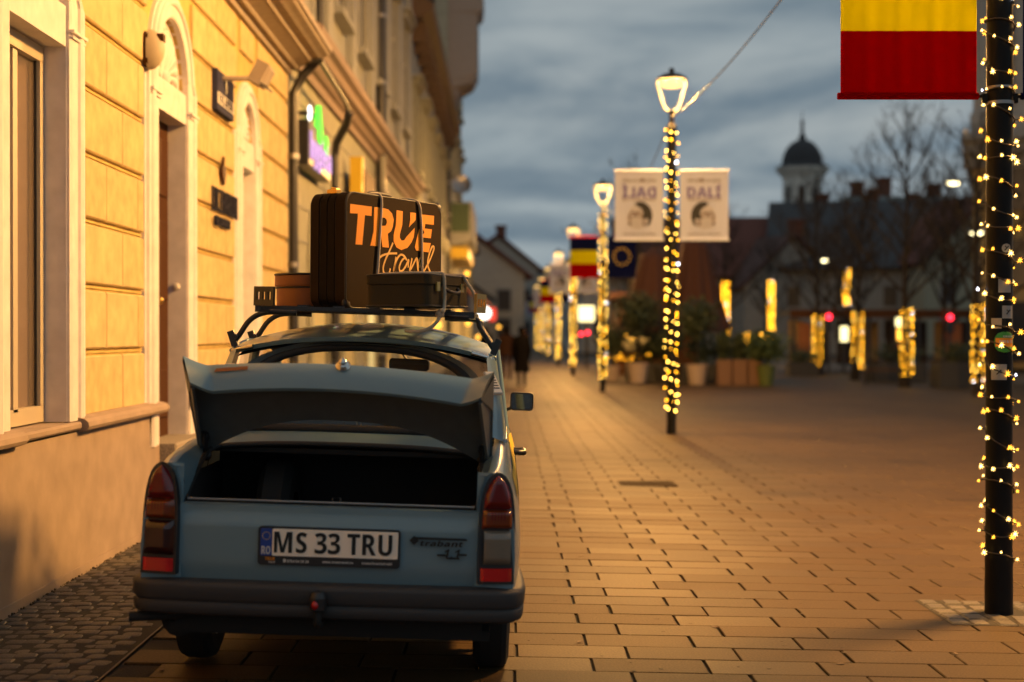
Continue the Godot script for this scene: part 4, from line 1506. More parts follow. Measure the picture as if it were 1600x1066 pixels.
func flag(label: String, at: Vector3, kind: String, toward: float, group: String) -> void:
	# «at» is the middle of the lower edge; toward: +1 when the post stands on the right
	var w := 0.73
	var t := thing("hanging_flag" if kind != "banner" else "hanging_banner", label, "flag" if kind != "banner" else "banner", at, 0.0, group)
	if kind == "tricolour":
		for q in [["red_stripe", "flag_red", 0.0, 0.345], ["yellow_stripe", "flag_yellow", 0.345, 0.69], ["blue_stripe", "flag_blue", 0.69, 1.03]]:
			obj(q[0], cloth_strip(w, q[2], q[3], 0.004), mats[q[1]], t)
		rods(t, w, -0.004, 1.035, toward, mats.flag_red)
	elif kind == "stars":
		obj("cloth", cloth_strip(w, 0.0, 1.03, 0.004), mats.flag_blue, t)
		for k in 12:
			var a := TAU * k / 12.0
			var p := PackedVector2Array()
			for e in 10:
				var r := 0.042 if e % 2 == 0 else 0.018
				p.append(Vector2(sin(TAU * e / 10.0), cos(TAU * e / 10.0)) * r + Vector2(sin(a), cos(a)) * 0.21)
			for s in [-1.0, 1.0]:
				var g := G.new()
				g.prism(p, 0.009 * s - 0.001, 0.009 * s + 0.001, Transform3D(Basis(), Vector3(0, 0.53, 0)))
				obj("star", g, mats.print_gold, t)
		rods(t, w, -0.004, 1.035, toward, mats.flag_blue)
	else:
		obj("cloth", cloth_strip(w, 0.0, 1.03, 0.002), mats.banner_white, t)
		var mirrored := toward > 0
		var sx := -1.0 if mirrored else 1.0
		for f in [1.0]:
			var z := 0.007
			var big := G.new()
			text(big, "DALÍ", 0.155, 0.51, Vector3(0, 0.735, z), Transform3D(), true, 0.002, false, mirrored)
			obj("lettering", big, mats.banner_violet, t)
			var small := G.new()
			text(small, "EXPOZIȚIE DE ARTĂ", 0.042, 0.50, Vector3(0, 0.895, z), Transform3D(), true, 0.002, false, mirrored)
			text(small, "UNIVERSUL LUI", 0.040, 0.50, Vector3(0, 0.605, z), Transform3D(), true, 0.002, false, mirrored)
			text(small, "palatul culturii", 0.030, 0.48, Vector3(0, 0.085, z), Transform3D(), true, 0.002, false, mirrored)
			obj("small_lettering", small, mats.banner_grey, t)
			# a plain printed head: dark hair, grey features
			var xf := Transform3D(Basis.from_scale(Vector3(sx, 1, 1)), Vector3(0, 0.36, z))
			var hair := G.new()
			hair.prism(pts("-0.20,-0.02 -0.19,0.07 -0.15,0.145 -0.085,0.20 0.0,0.215 0.075,0.185 0.03,0.15 -0.03,0.11 -0.06,0.06 -0.055,0.0 -0.045,-0.06 -0.085,-0.05 -0.13,-0.04 -0.14,-0.09 -0.10,-0.16 -0.165,-0.13"), 0.0, 0.002, xf)
			obj("printed_head", hair, mats.banner_green, t)
			var skull := G.new()
			skull.prism(pts("-0.06,0.08 0.02,0.16 0.09,0.15 0.14,0.10 0.16,0.03 0.185,-0.02 0.17,-0.12 0.12,-0.18 0.03,-0.205 -0.06,-0.19 -0.12,-0.14 -0.15,-0.06 -0.10,0.0"), 0.0, 0.001, xf)
			obj("printed_face", skull, mats.banner_pale, t)
			var shade := G.new()
			for s in ["-0.055,0.03 0.0,0.075 0.06,0.06 0.03,0.03 0.0,0.0 -0.03,-0.06 -0.05,-0.04", "0.02,0.03 0.06,0.045 0.09,0.03 0.06,0.01", "0.09,-0.06 0.14,-0.045 0.175,-0.07 0.13,-0.085", "0.10,0.06 0.15,0.03 0.165,-0.02 0.14,-0.03 0.135,0.01"]:
				shade.prism(pts(s), 0.0, 0.0015, xf)
			obj("printed_shading", shade, mats.banner_mid, t)
			var face := G.new()
			for s in ["0.0,0.05 0.05,0.035 0.10,0.05 0.12,0.07", "0.02,-0.02 0.06,0.0 0.1,-0.01", "0.13,0.04 0.15,-0.02 0.12,-0.04", "-0.10,-0.08 -0.06,-0.11 -0.09,-0.15"]:
				face.stroke(curve2(pts(s)), 0.027, 0.0, 0.002, xf)
			face.prism(pts("0.11,-0.12 0.16,-0.09 0.17,-0.12 0.13,-0.15"), 0.0, 0.002, xf)
			obj("printed_features", face, mats.banner_grey, t)
		rods(t, w, -0.004, 1.035, toward, mats.banner_white)


func build_street_lamps() -> void:
	var glow_c := Color(1.0, 0.49, 0.125)
	var spots := [[2.655, 7.62], [2.51, 21.4], [2.53, 36.7], [2.47, 51.4], [2.52, 67.0], [2.52, 82.3], [2.52, 97.6], [2.52, 112.9], [2.52, 128.2], [2.52, 143.5], [2.52, 158.8]]
	var words := ["nearest black post, carrying the largest flag", "second black lamp post, between the two white banners", "third black lamp post, between tricolour and starred flags", "fourth black lamp post, beside the lit yellow box", "fifth black lamp post along the lit row", "sixth black lamp post along the lit row", "seventh black lamp post along the lit row", "eighth black lamp post along the lit row", "ninth black lamp post along the lit row", "tenth black lamp post along the lit row", "last black lamp post along the lit row"]
	var proto := lamp_post()
	var nearest: Node3D
	for i in spots.size():
		var x: float = spots[i][0]
		var d: float = spots[i][1]
		var t: Node3D = proto.duplicate()
		t.name = numbered("street_lamp")
		add_child(t)
		t.position = P(x, gy(x), d)
		tag(t, words[i], "street lamp", "lamp posts down the middle of the street")
		if i == 0:
			nearest = t
		if i > 0 and i < 5:
			var l := OmniLight3D.new()
			l.name = numbered("lantern_light")
			add_child(l)
			l.position = P(x, gy(x) + 5.302, d)
			l.light_color = glow_c.linear_to_srgb()
			l.light_energy = 92.0
			l.light_size = 0.12
			l.omni_range = 60.0
			l.omni_attenuation = 2.0
			l.shadow_enabled = true
		var near := i < 2
		var pitch: float = [0.125, 0.15, 0.14, 0.14][mini(i, 3)]
		var gap: float = [0.058, 0.078, 0.085, 0.09][mini(i, 3)]
		light_string("warm fairy lights wound round the " + words[i].get_slice(",", 0).get_slice(" along", 0), P(x, gy(x), d), 0.068, 0.27 if i == 0 else 0.30, 4.62, pitch, gap, near, [0.85, 1.0, 1.1, 1.35][mini(i, 3)], i < 4)
		var y: float = [2.73, 2.87, 2.92, 2.95][mini(i, 3)] if i < 4 else 2.95
		var off := 0.49
		var which: String = words[i].get_slice(" ", 0)
		if i % 2 == 0:
			flag("blue, yellow and red hanging flag on the %s lamp post" % which, P(x - off, y, d), "tricolour", 1.0, "tricolour flags on the lamp posts")
			flag("dark blue hanging flag with a ring of gold stars on the %s lamp post" % which, P(x + off, y, d), "stars", -1.0, "starred flags on the lamp posts")
		elif i < 8:
			flag("white exhibition banner with mirrored lettering on the %s lamp post" % which, P(x - off, y, d), "banner", 1.0, "mirrored exhibition banners")
			flag("white exhibition banner with readable lettering on the %s lamp post" % which, P(x + off, y, d), "banner", -1.0, "readable exhibition banners")
	# the next lit post stands just outside the picture, on the right
	var back: Node3D = proto.duplicate()
	back.name = numbered("street_lamp")
	add_child(back)
	back.scale = Vector3(1.2, 1.2, 1.2)
	back.position = P(5.4, gy(5.4), 9.6)
	tag(back, "lit black lamp post right of the picture's edge, beside the nearest post", "street lamp", "lamp posts down the middle of the street")
	var bl := OmniLight3D.new()
	bl.name = numbered("lantern_light")
	add_child(bl)
	bl.position = P(5.4, gy(5.4) + 6.365, 9.6)
	bl.light_color = glow_c.linear_to_srgb()
	bl.light_energy = 235.0
	bl.light_size = 0.55
	bl.omni_range = 60.0
	bl.omni_attenuation = 2.0
	bl.shadow_enabled = true
	# the nearest post carries flags only
	for c in nearest.get_children():
		if c.name != "pole":
			nearest.remove_child(c)
			c.free()
	# stickers on the nearest post, bent round it
	var px := 2.655
	var pz := 7.62
	var post := P(px, gy(px), pz)
	var marks := [["round green and orange sticker with small white print on the nearest post", 1.46, 0.15, 0.062, "sticker_green"], ["small white sticker with a black mark high on the nearest post", 1.96, 0.2, 0.026, "sticker_white"], ["torn white label below the small round one on the nearest post", 1.76, 0.1, 0.036, "sticker_white"], ["white square sticker with a black sign under the wire on the nearest post", 1.62, 0.35, 0.034, "sticker_white"], ["cream half round sticker low on the nearest post", 1.30, -0.35, 0.042, "sticker_white"], ["yellowed paper strip beside the green sticker on the nearest post", 1.56, -0.55, 0.028, "rope"]]
	for k in marks.size():
		var q: Array = marks[k]
		var t := tag(obj("sticker", bent(q[1], q[2], q[3], 0.0712, k == 0 or k == 1), mats[q[4]]), q[0], "sticker")
		t.position = post
		if k == 0:
			obj("orange_band", bent_strip(q[1] - 0.025, q[1] + 0.022, q[2] - 0.75, q[2] + 0.72, 0.0722), mats.print_orange, t)
			var w := G.new()
			text(w, "URGE", 0.010, 0.05, Vector3(0.01, q[1] + 0.030, 0.0730), Transform3D(Basis(Vector3.UP, 0.15), Vector3.ZERO), true, 0.001)
			text(w, "IUBI & FI", 0.014, 0.075, Vector3(0.0, q[1] + 0.003, 0.0735), Transform3D(Basis(Vector3.UP, 0.15), Vector3.ZERO), true, 0.001)
			obj("lettering", w, mats.print_white, t)
		elif k in [1, 3, 4]:
			var w := G.new()
			w.stroke(pts("-0.012,-0.012 0.012,0.012"), 0.006, 0.0, 0.001, Transform3D(Basis(Vector3.UP, q[2]), Vector3(sin(q[2]) * 0.0722, q[1], cos(q[2]) * 0.0722)))
			w.stroke(pts("-0.010,0.012 0.004,0.0"), 0.005, 0.0, 0.001, Transform3D(Basis(Vector3.UP, q[2]), Vector3(sin(q[2]) * 0.0722, q[1], cos(q[2]) * 0.0722)))
			obj("mark", w, mats.print_black, t)
	# steel bands where the flag arms are clamped
	for y in [2.74, 2.82]:
		var bg := G.new()
		bg.lathe([Vector2(0.071, -0.009), Vector2(0.0735, -0.009), Vector2(0.0735, 0.009), Vector2(0.071, 0.009)], 20)
		var bo := tag(obj("clamp_band", bg, mats.steel), "steel band clamping the flag bracket to the nearest post, %s of two" % ("lower" if y < 2.8 else "upper"), "clamp")
		bo.position = post + Vector3(0, y, 0)
	# setts round the foot of the nearest post
	var pad := struct("post_setts", sheet([px - 0.36, px + 0.36], [pz - 0.34, pz + 0.34], 0.0015), mats.joint, "square of small worn setts round the foot of the nearest lamp post")
	for i in 6:
		for j in 5:
			var c := Vector2(px - 0.30 + i * 0.12 + rng.randf_range(-0.012, 0.012), pz - 0.27 + j * 0.135 + rng.randf_range(-0.012, 0.012))
			if c.distance_to(Vector2(px, pz)) < 0.10:
				continue
			var g := G.new()
			g.slab(Vector3.ZERO, Vector3(rng.randf_range(0.085, 0.105), rng.randf_range(0.10, 0.122), 0.03), 0.008, Basis(Vector3.RIGHT, Vector3.FORWARD, Vector3.UP).rotated(Vector3.UP, rng.randf_range(-0.12, 0.12)))
			var o := obj("sett", g, mats[["cobble", "cobble_c"][rng.randi_range(0, 1)]], pad)
			o.position = P(c.x, gy(c.x) - 0.006 + rng.randf_range(-0.004, 0.002), c.y)
	# light hose slung from post to post
	var seg := [[P(2.655, 5.0, 7.62), P(2.51, 4.72, 21.4), 0.30], [P(2.51, 4.72, 21.4), P(2.53, 4.72, 36.7), 0.6], [P(2.53, 4.72, 36.7), P(2.47, 4.72, 51.4), 0.6]]
	var hw := ["nearest and second", "second and third", "third and fourth"]
	for i in seg.size():
		var path := []
		for k in 31:
			var f := k / 30.0
			path.append((seg[i][0] as Vector3).lerp(seg[i][1], f) - Vector3(0, seg[i][2] * 4.0 * f * (1.0 - f), 0))
		var t := thing("light_hose", "sagging clear light hose between the %s lamp posts" % hw[i], "light hose", Vector3.ZERO, 0.0, "light hoses between the lamp posts")
		var g := G.new()
		g.tube(path, 0.008, 6)
		obj("hose", g, mats.cable_clear, t)
		var knots := G.new()
		for k in 30:
			var c: Vector3 = path[k].lerp(path[k + 1], 0.5)
			knots.ball(c, Vector3(0.012, 0.012, 0.022), 6, 4)
		var kn := obj("unlit_bulbs", knots, mats.cable_clear, t)
		kn.set_meta("kind", "stuff")


func bent(y: float, a: float, r: float, pole: float, round_one: bool) -> G:
	var g := G.new()
	var rows := []
	for j in 9:
		var v := -1.0 + 2.0 * j / 8.0
		var half := sqrt(maxf(0.0, 1.0 - v * v)) if round_one else 1.0
		var line := PackedVector3Array()
		for i in 9:
			var w := a + (-1.0 + 2.0 * i / 8.0) * half * r / pole
			line.append(Vector3(sin(w) * pole, y + v * r, cos(w) * pole))
		rows.append(line)
	g.grid(rows)
	return g


func bent_strip(y0: float, y1: float, a0: float, a1: float, pole: float) -> G:
	var g := G.new()
	var rows := []
	for j in 2:
		var line := PackedVector3Array()
		for i in 11:
			var w := lerpf(a0, a1, i / 10.0)
			line.append(Vector3(sin(w) * pole, y0 if j == 0 else y1, cos(w) * pole))
		rows.append(line)
	g.grid(rows)
	return g


# ---------------------------------------------------------------- the car
# car axes: x to the right, y up, -z forward; s is the distance forward of the rear bumper
func C(x: float, y: float, s: float) -> Vector3:
	return Vector3(x, y, -s)


func table(t: Array, s: float) -> float:
	for i in t.size() - 1:
		if s <= t[i + 1][0]:
			return lerpf(t[i][1], t[i + 1][1], clampf((s - t[i][0]) / (t[i + 1][0] - t[i][0]), 0.0, 1.0))
	return t[t.size() - 1][1]


func flank_x(y: float) -> float:
	return table([[0.22, 0.655], [0.34, 0.712], [0.45, 0.735], [0.58, 0.744], [0.70, 0.738], [0.80, 0.722], [0.87, 0.700], [0.915, 0.678], [0.94, 0.655]], y)


const REAR_W := [[0.04, 0.968], [0.12, 0.985], [0.4, 1.0], [2.5, 1.0], [3.0, 0.975], [3.3, 0.93], [3.42, 0.86]]
const RIDGE := [[0.04, -0.015], [0.25, 0.012], [0.6, 0.035], [1.2, 0.05], [2.5, 0.05], [2.9, 0.0], [3.3, -0.08], [3.42, -0.12]]


func flank(side: float, s: float) -> PackedVector3Array:
	var w := table(REAR_W, s)
	var r := table(RIDGE, s)
	var yb := 0.25 if s > 0.5 else 0.37
	for c in [0.83, 2.86]:
		var q: float = absf(s - c)
		if q < 0.33:
			yb = maxf(yb, 0.27 + sqrt(0.33 * 0.33 - q * q))
	var line := PackedVector3Array()
	for k in 13:
		var f := k / 12.0
		var y := lerpf(yb, 0.915, f)
		var lift := r * smoothstep(0.6, 0.9, y)
		line.append(C(side * flank_x(y) * w, y + lift, s))
	line.append(C(side * 0.657 * w, 0.934 + r, s))
	line.append(C(side * 0.640 * w, 0.938 + r, s))
	line.append(C(side * 0.618 * w, 0.926 + r, s))
	return line


# opening for the boot: height of its rim
func rim(s: float) -> float:
	return lerpf(0.768, 0.940, clampf((s - 0.07) / 0.5, 0.0, 1.0))


func roof_y(x: float, s: float) -> float:
	var top := table([[1.05, 1.422], [1.2, 1.448], [1.5, 1.480], [1.8, 1.492], [2.1, 1.474], [2.28, 1.44]], s)
	var edge := table([[1.05, 1.345], [1.2, 1.368], [1.5, 1.388], [1.9, 1.392], [2.28, 1.35]], s)
	var f := absf(x) / 0.60
	return lerpf(top, edge, pow(f, 2.3))


func lid_point(u: float, t: float, n: float) -> Vector3:
	# the boot lid, hinged at s 0.56, y 0.95, standing open
	var along := Vector3(0, 0.731, 0.683)
	var out := Vector3(0, 0.683, -0.731)
	var crown := 0.028 * (1.0 - pow(absf(u) / 0.615, 2.0))
	return C(u, 0.930 - 0.018 * u, 0.56) + along * t + out * (n + crown * smoothstep(0.0, 0.2, t))


func lid_len(u: float) -> float:
	var a := absf(u)
	return 0.500 - 0.026 * pow(a / 0.6, 2.0) + 0.060 * pow(maxf(0.0, a - 0.525) / 0.09, 1.3)


func lid_start(u: float) -> float:
	return maxf(0.0, 0.20 * (1.0 - pow(absf(u) / 0.585, 2.6)))


func car_text(t: Node3D, called: String, s: String, cap: float, width: float, at: Vector3, m: Material, bold := true) -> void:
	var g := G.new()
	text(g, s, cap, width, at, Transform3D(), bold, 0.003)
	obj(called, g, m, t)


func build_car() -> void:
	var car := thing("vintage_car", "small pale blue vintage saloon with its boot lid open and luggage on the roof", "car", P(-0.70, 0.014, 5.42))
	car.rotation = Vector3(0, 0, deg_to_rad(-1.9))
	# flanks
	var stations := []
	var s := 0.04
	while s < 3.43:
		stations.append(s)
		s += 0.055
	for side in [-1.0, 1.0]:
		var g := G.new()
		var rows := []
		for q in stations:
			rows.append(flank(side, q))
		g.grid(rows)
		# rear end cap of the wing
		var cap: PackedVector3Array = rows[0]
		for k in cap.size() - 1:
			g.quad(cap[k], cap[k + 1], C(side * 0.565, cap[k + 1].y, 0.055), C(side * 0.565, cap[k].y, 0.055))
		# inner slope of the fin down to the boot opening
		var inner := []
		for q in [0.04, 0.07, 0.12, 0.2, 0.3, 0.4, 0.5, 0.57, 0.68, 0.8]:
			var w := table(REAR_W, q)
			var line := PackedVector3Array()
			var a := C(side * 0.618 * w, 0.926 + table(RIDGE, q), q)
			var b := C(side * 0.568, rim(q), q)
			for k in 6:
				var f := k / 5.0
				line.append(a.lerp(b, f) + Vector3(-side * 0.012 * sin(f * PI), -0.010 * sin(f * PI), 0))
			inner.append(line)
		g.grid(inner)
		obj("flank_panel", g, mats.car_blue, car)
	# rear panel with its pressed step
	var panel := []
	for k in 15:
		var y := lerpf(0.46, 0.768, k / 14.0)
		var line := PackedVector3Array()
		for i in 25:
			var x := lerpf(-0.575, 0.575, i / 24.0)
			var d := 0.052 - 0.012 * (1.0 - pow(absf(x) / 0.575, 2.0))
			if y > 0.722 and absf(x) < 0.55:
				d += 0.012
			d += 0.02 * smoothstep(0.55, 0.46, y)
			line.append(C(x, y, d))
		panel.append(line)
	var pg := G.new()
	pg.grid(panel)
	pg.quad(C(-0.568, 0.768, 0.055), C(0.568, 0.768, 0.055), C(0.568, 0.770, 0.085), C(-0.568, 0.770, 0.085))
	pg.quad(C(-0.568, 0.770, 0.085), C(0.568, 0.770, 0.085), C(0.568, 0.72, 0.09), C(-0.568, 0.72, 0.09))
	obj("rear_panel", pg, mats.car_blue, car)
	var seal := G.new()
	var sp := [C(0.565, 0.769, 0.10), C(-0.565, 0.769, 0.10)]
	seal.tube(sp, 0.011, 8)
	for side in [-1.0, 1.0]:
		seal.tube(curve3([C(side * 0.55, 0.776, 0.10), C(side * 0.572, 0.785, 0.14), C(side * 0.575, 0.87, 0.34), C(side * 0.572, 0.925, 0.50), C(side * 0.53, 0.953, 0.555)], 4), 0.013, 8)
	var fr := []
	for i in 21:
		var x := lerpf(-0.55, 0.55, i / 20.0)
		fr.append(C(x, 0.968 - 0.022 * pow(absf(x) / 0.55, 3.0), 0.575 - 0.015 * pow(absf(x) / 0.55, 2.0)))
	seal.tube(fr, 0.012, 8)
	obj("boot_seal", seal, mats.black_rubber, car)
	var lip := G.new()
	lip.tube([C(-0.555, 0.782, 0.088), C(0.555, 0.782, 0.088)], 0.0045, 6)
	obj("boot_sill_trim", lip, mats.steel, car)
	# shelf between boot and rear window
	var deck := []
	for j in 6:
		var f := j / 5.0
		var line := PackedVector3Array()
		for i in 21:
			var x := lerpf(-0.60, 0.60, i / 20.0)
			line.append(C(x, lerpf(0.966, 1.010, f) - 0.022 * pow(absf(x) / 0.6, 3.0) + 0.008 * sin(f * PI), lerpf(0.585, 0.80, f) - 0.03 * pow(absf(x) / 0.6, 2.0) * (1.0 - f)))
		deck.append(line)
	var dg := G.new()
	dg.grid(deck)
	obj("rear_shelf_panel", dg, mats.car_blue, car)
	# boot interior
	var bt := G.new()
	bt.box(C(0, 0.40, 0.55), Vector3(1.2, 0.02, 1.0))
	bt.box(C(0, 0.68, 1.05), Vector3(1.25, 0.58, 0.02))
	bt.box(C(-0.62, 0.62, 0.58), Vector3(0.02, 0.44, 0.95))
	bt.box(C(0.62, 0.62, 0.58), Vector3(0.02, 0.44, 0.95))
	bt.box(C(0, 0.935, 0.82), Vector3(1.2, 0.02, 0.46))
	bt.box(C(0, 0.60, 0.10), Vector3(1.13, 0.36, 0.02))
	obj("boot_lining", bt, mats.car_cabin, car)
	var spare := G.new()
	spare.lathe([Vector2(0.12, 0), Vector2(0.22, 0.0), Vector2(0.265, 0.03), Vector2(0.265, 0.11), Vector2(0.22, 0.14), Vector2(0.12, 0.14)], 24, Transform3D(Basis(Vector3.BACK, HALF), C(-0.24, 0.62, 0.80)))
	obj("spare_wheel", spare, mats.car_under, car)
	var latch := G.new()
	latch.box(C(0.02, 0.752, 0.098), Vector3(0.06, 0.045, 0.02))
	latch.tube([C(0.005, 0.765, 0.09), C(0.005, 0.80, 0.095), C(0.035, 0.80, 0.095), C(0.035, 0.765, 0.09)], 0.004, 6)
	obj("boot_latch", latch, mats.black_paint, car)
	for side in [-1.0, 1.0]:
		var gap := G.new()
		var gp := []
		for k in 9:
			var y := lerpf(0.42, 0.90, k / 8.0)
			gp.append(C(side * (flank_x(y) + 0.001), y + 0.05 * smoothstep(0.6, 0.9, y), 1.27))
		gap.tube(gp, 0.004, 5)
		var gp2 := []
		for k in 9:
			var y := lerpf(0.30, 0.90, k / 8.0)
			gp2.append(C(side * (flank_x(y) + 0.001), y + 0.05 * smoothstep(0.6, 0.9, y), 2.42))
		gap.tube(gp2, 0.004, 5)
		obj("door_gap", gap, mats.black_rubber, car)
		var mud := G.new()
		mud.box(C(side * 0.635, 0.20, 1.13), Vector3(0.17, 0.24, 0.008))
		obj("mud_flap", mud, mats.black_rubber, car)
	# lid
	var lid := G.new()
	var skin := []
	var under := []
	var flange := []
	var flange_in := []
	for i in 97:
		var u := lerpf(-0.615, 0.615, i / 96.0)
		var t0 := lid_start(u)
		var t1 := lid_len(u)
		var a := PackedVector3Array()
		var b := PackedVector3Array()
		for k in 9:
			var t := lerpf(t0, t1, k / 8.0)
			a.append(lid_point(u, t, 0.0))
			b.append(lid_point(u, minf(t, t1 - 0.008), -0.024))
		skin.append(a)
		under.append(b)
		var c := PackedVector3Array()
		var d := PackedVector3Array()
		for k in 7:
			var f := k / 6.0
			var deep := 0.118 + 0.01 * pow(absf(u) / 0.615, 2.0)
			c.append(lid_point(u * (1.0 - 0.075 * f), t1 + 0.012 * sin(f * PI) - 0.02 * f * f, -deep * f))
			d.append(lid_point(u * (1.0 - 0.075 * f), t1 - 0.016 - 0.02 * f * f, -deep * f))
		flange.append(c)
		flange_in.append(d)
	lid.grid(skin)
	lid.grid(flange)
	for e in [0, 96]:
		for k in 8:
			lid.quad(skin[e][k], skin[e][k + 1], under[e][k + 1], under[e][k])
	for i in 96:
		lid.quad(flange[i][6], flange[i + 1][6], flange_in[i + 1][6], flange_in[i][6])
		lid.quad(skin[i][0], skin[i + 1][0], under[i + 1][0], under[i][0])
	var lid_o := obj("boot_lid", lid, mats.car_blue, car)
	var ug := G.new()
	ug.grid(under)
	ug.grid(flange_in)
	for e in [0, 96]:
		for k in 6:
			ug.quad(flange[e][k], flange[e][k + 1], flange_in[e][k + 1], flange_in[e][k])
		ug.tri(under[e][8], flange_in[e][6], under[e][5])
	obj("inner_panel", ug, mats.car_inner, lid_o)
	# cheek plates that close the lid's sides down to the hinges
	for side in [-1.0, 1.0]:
		var ck := G.new()
		var tri := [lid_point(side * 0.612, 0.0, -0.01), lid_point(side * 0.612, 0.50, -0.01), lid_point(side * 0.568, 0.47, -0.125), lid_point(side * 0.60, 0.06, -0.05)]
		ck.quad(tri[0], tri[1], tri[2], tri[3])
		var off := Vector3(-side * 0.012, 0, 0)
		ck.quad(tri[0] + off, tri[1] + off, tri[2] + off, tri[3] + off)
		for k in 4:
			ck.quad(tri[k], tri[(k + 1) % 4], tri[(k + 1) % 4] + off, tri[k] + off)
		obj("lid_cheek", ck, mats.car_inner, lid_o)
		var hg := G.new()
		hg.tube(curve3([lid_point(side * 0.575, 0.13, -0.035), lid_point(side * 0.575, 0.06, -0.06), lid_point(side * 0.575, 0.0, -0.05), C(side * 0.575, 0.93, 0.56)], 4), 0.011, 8)
		hg.ball(lid_point(side * 0.575, 0.10, -0.035), Vector3(0.018, 0.034, 0.012), 10, 6)
		hg.ball(lid_point(side * 0.575, 0.01, -0.055), Vector3(0.022, 0.022, 0.022), 10, 6)
		obj("hinge", hg, mats.black_paint, lid_o)
	var kn := G.new()
	var kx := Transform3D(Basis(Vector3.RIGHT, 0.75).scaled(Vector3.ONE * 0.72), lid_point(0.015, 0.512, -0.02))
	kn.lathe([Vector2(0.042, -0.01), Vector2(0.042, 0.006), Vector2(0.030, 0.022), Vector2(0.020, 0.026), Vector2(0.020, 0.044), Vector2(0.012, 0.052), Vector2(0.0, 0.054)], 18, kx)
	obj("lid_knob", kn, mats.chrome, lid_o)
	var stick := G.new()
	var q4 := []
	for q in [[-0.485, -0.034], [-0.36, -0.028], [-0.36, -0.048], [-0.49, -0.054]]:
		q4.append(lid_point(q[0], lid_len(q[0]) + 0.0125, q[1]))
	stick.quad(q4[3], q4[2], q4[1], q4[0])
	obj("brown_sticker", stick, mats.case_orange, lid_o)
	# roof
	var rr := []
	var head := []
	for j in 19:
		var q := lerpf(1.05, 2.28, j / 18.0)
		var a := PackedVector3Array()
		var b := PackedVector3Array()
		for i in 25:
			var x := lerpf(-0.60, 0.60, i / 24.0)
			var back := 0.09 * pow(absf(x) / 0.6, 2.2) * (1.0 - j / 18.0) - 0.07 * pow(absf(x) / 0.6, 2.0) * (j / 18.0)
			a.append(C(x, roof_y(x, q), q + back))
			b.append(C(x * 0.97, roof_y(x, q) - 0.03, q + back + 0.02))
		rr.append(a)
		head.append(b)
	var rg := G.new()
	rg.grid(rr)
	for i in 24:
		rg.quad(rr[0][i], rr[0][i + 1], rr[0][i + 1] + Vector3(0, -0.020, -0.012), rr[0][i] + Vector3(0, -0.020, -0.012))
	obj("roof", rg, mats.car_blue, car)
	var hg2 := G.new()
	hg2.grid(head)
	obj("headliner", hg2, mats.car_cabin, car)
	for side in [-1, 1]:
		var gut := []
		for j in 19:
			gut.append(rr[j][0 if side < 0 else 24] + Vector3(side * 0.006, -0.004, 0))
		var gg := G.new()
		gg.tube(gut, 0.011, 8)
		obj("rain_gutter", gg, mats.car_blue, car)
		var vis := G.new()
		var vp := []
		for i in 3:
			vp.append(rr[0][i if side < 0 else 24 - i] + Vector3(0, -0.006, 0.012))
		vis.tube(vp, 0.011, 8)
		obj("gutter_trim", vis, mats.chrome, car)
	# recess under the roof edge, window seal, glass
	var arch := []
	var arch_out := []
	var arch_in := []
	for i in 33:
		var a := PI * i / 32.0
		var cx := -cos(a)
		var sy := sin(a)
		var px := signf(cx) * pow(absf(cx), 0.55)
		var py := pow(sy, 0.42)
		arch.append(C(px * lerpf(0.565, 0.50, py), lerpf(1.015, 1.378 - 0.05 * absf(px) * absf(px), py), lerpf(0.80, 1.13, py)))
		arch_out.append(C(px * lerpf(0.60, 0.575, py), lerpf(1.015, 1.408 - 0.072 * absf(px) * absf(px), py), lerpf(0.79, 1.085, py)))
	var bot := []
	for i in 17:
		var x := lerpf(0.565, -0.565, i / 16.0)
		bot.append(C(x, 1.018 - 0.008 * pow(absf(x) / 0.565, 2.0), 0.80 - 0.015 * (1.0 - pow(absf(x) / 0.565, 2.0))))
	var ws := G.new()
	ws.tube(arch + bot, 0.021, 8)
	obj("rear_window_seal", ws, mats.black_rubber, car)
	var hd := G.new()
	hd.grid([PackedVector3Array(arch), PackedVector3Array(arch_out)])
	obj("rear_window_surround", hd, mats.car_inner, car)
	var gl := G.new()
	var rows2 := []
	for j in 9:
		var line := PackedVector3Array()
		for i in 33:
			var top: Vector3 = arch[i]
			var x := top.x
			var low := C(x, 1.018, 0.795)
			line.append(low.lerp(top, j / 8.0))
		rows2.append(line)
	gl.grid(rows2)
	obj("rear_window", gl, mats.car_glass, car)
	var ht := G.new()
	for k in 5:
		var line := []
		for i in range(3, 30):
			line.append((rows2[2 + k][i] as Vector3) + Vector3(0, -0.002, 0.004))
		ht.tube(line, 0.0012, 4)
	obj("heater_wire", ht, mats.black_paint, car)
	# pillars
	for side in [-1.0, 1.0]:
		var pil := G.new()
		pil.grid([
			PackedVector3Array([C(side * 0.598, 1.01, 0.785), C(side * 0.66, 0.985, 0.84), C(side * 0.672, 0.985, 1.27)]),
			PackedVector3Array([C(side * 0.592, 1.13, 0.89), C(side * 0.648, 1.115, 0.945), C(side * 0.655, 1.115, 1.31)]),
			PackedVector3Array([C(side * 0.584, 1.25, 0.99), C(side * 0.628, 1.245, 1.05), C(side * 0.632, 1.245, 1.36)]),
			PackedVector3Array([C(side * 0.572, 1.345, 1.07), C(side * 0.604, 1.36, 1.15), C(side * 0.606, 1.375, 1.42)])])
		obj("rear_pillar", pil, mats.car_blue, car)
		var vx := C(side * 0.606, 1.235, 0.992)
		var vb := Basis(Vector3.UP, side * 0.62) * Basis(Vector3.RIGHT, -0.72)
		var vent := G.new()
		vent.slab(vx, Vector3(0.052, 0.125, 0.016), 0.004, vb)
		var vo := obj("vent_plate", vent, mats.white_plastic, car)
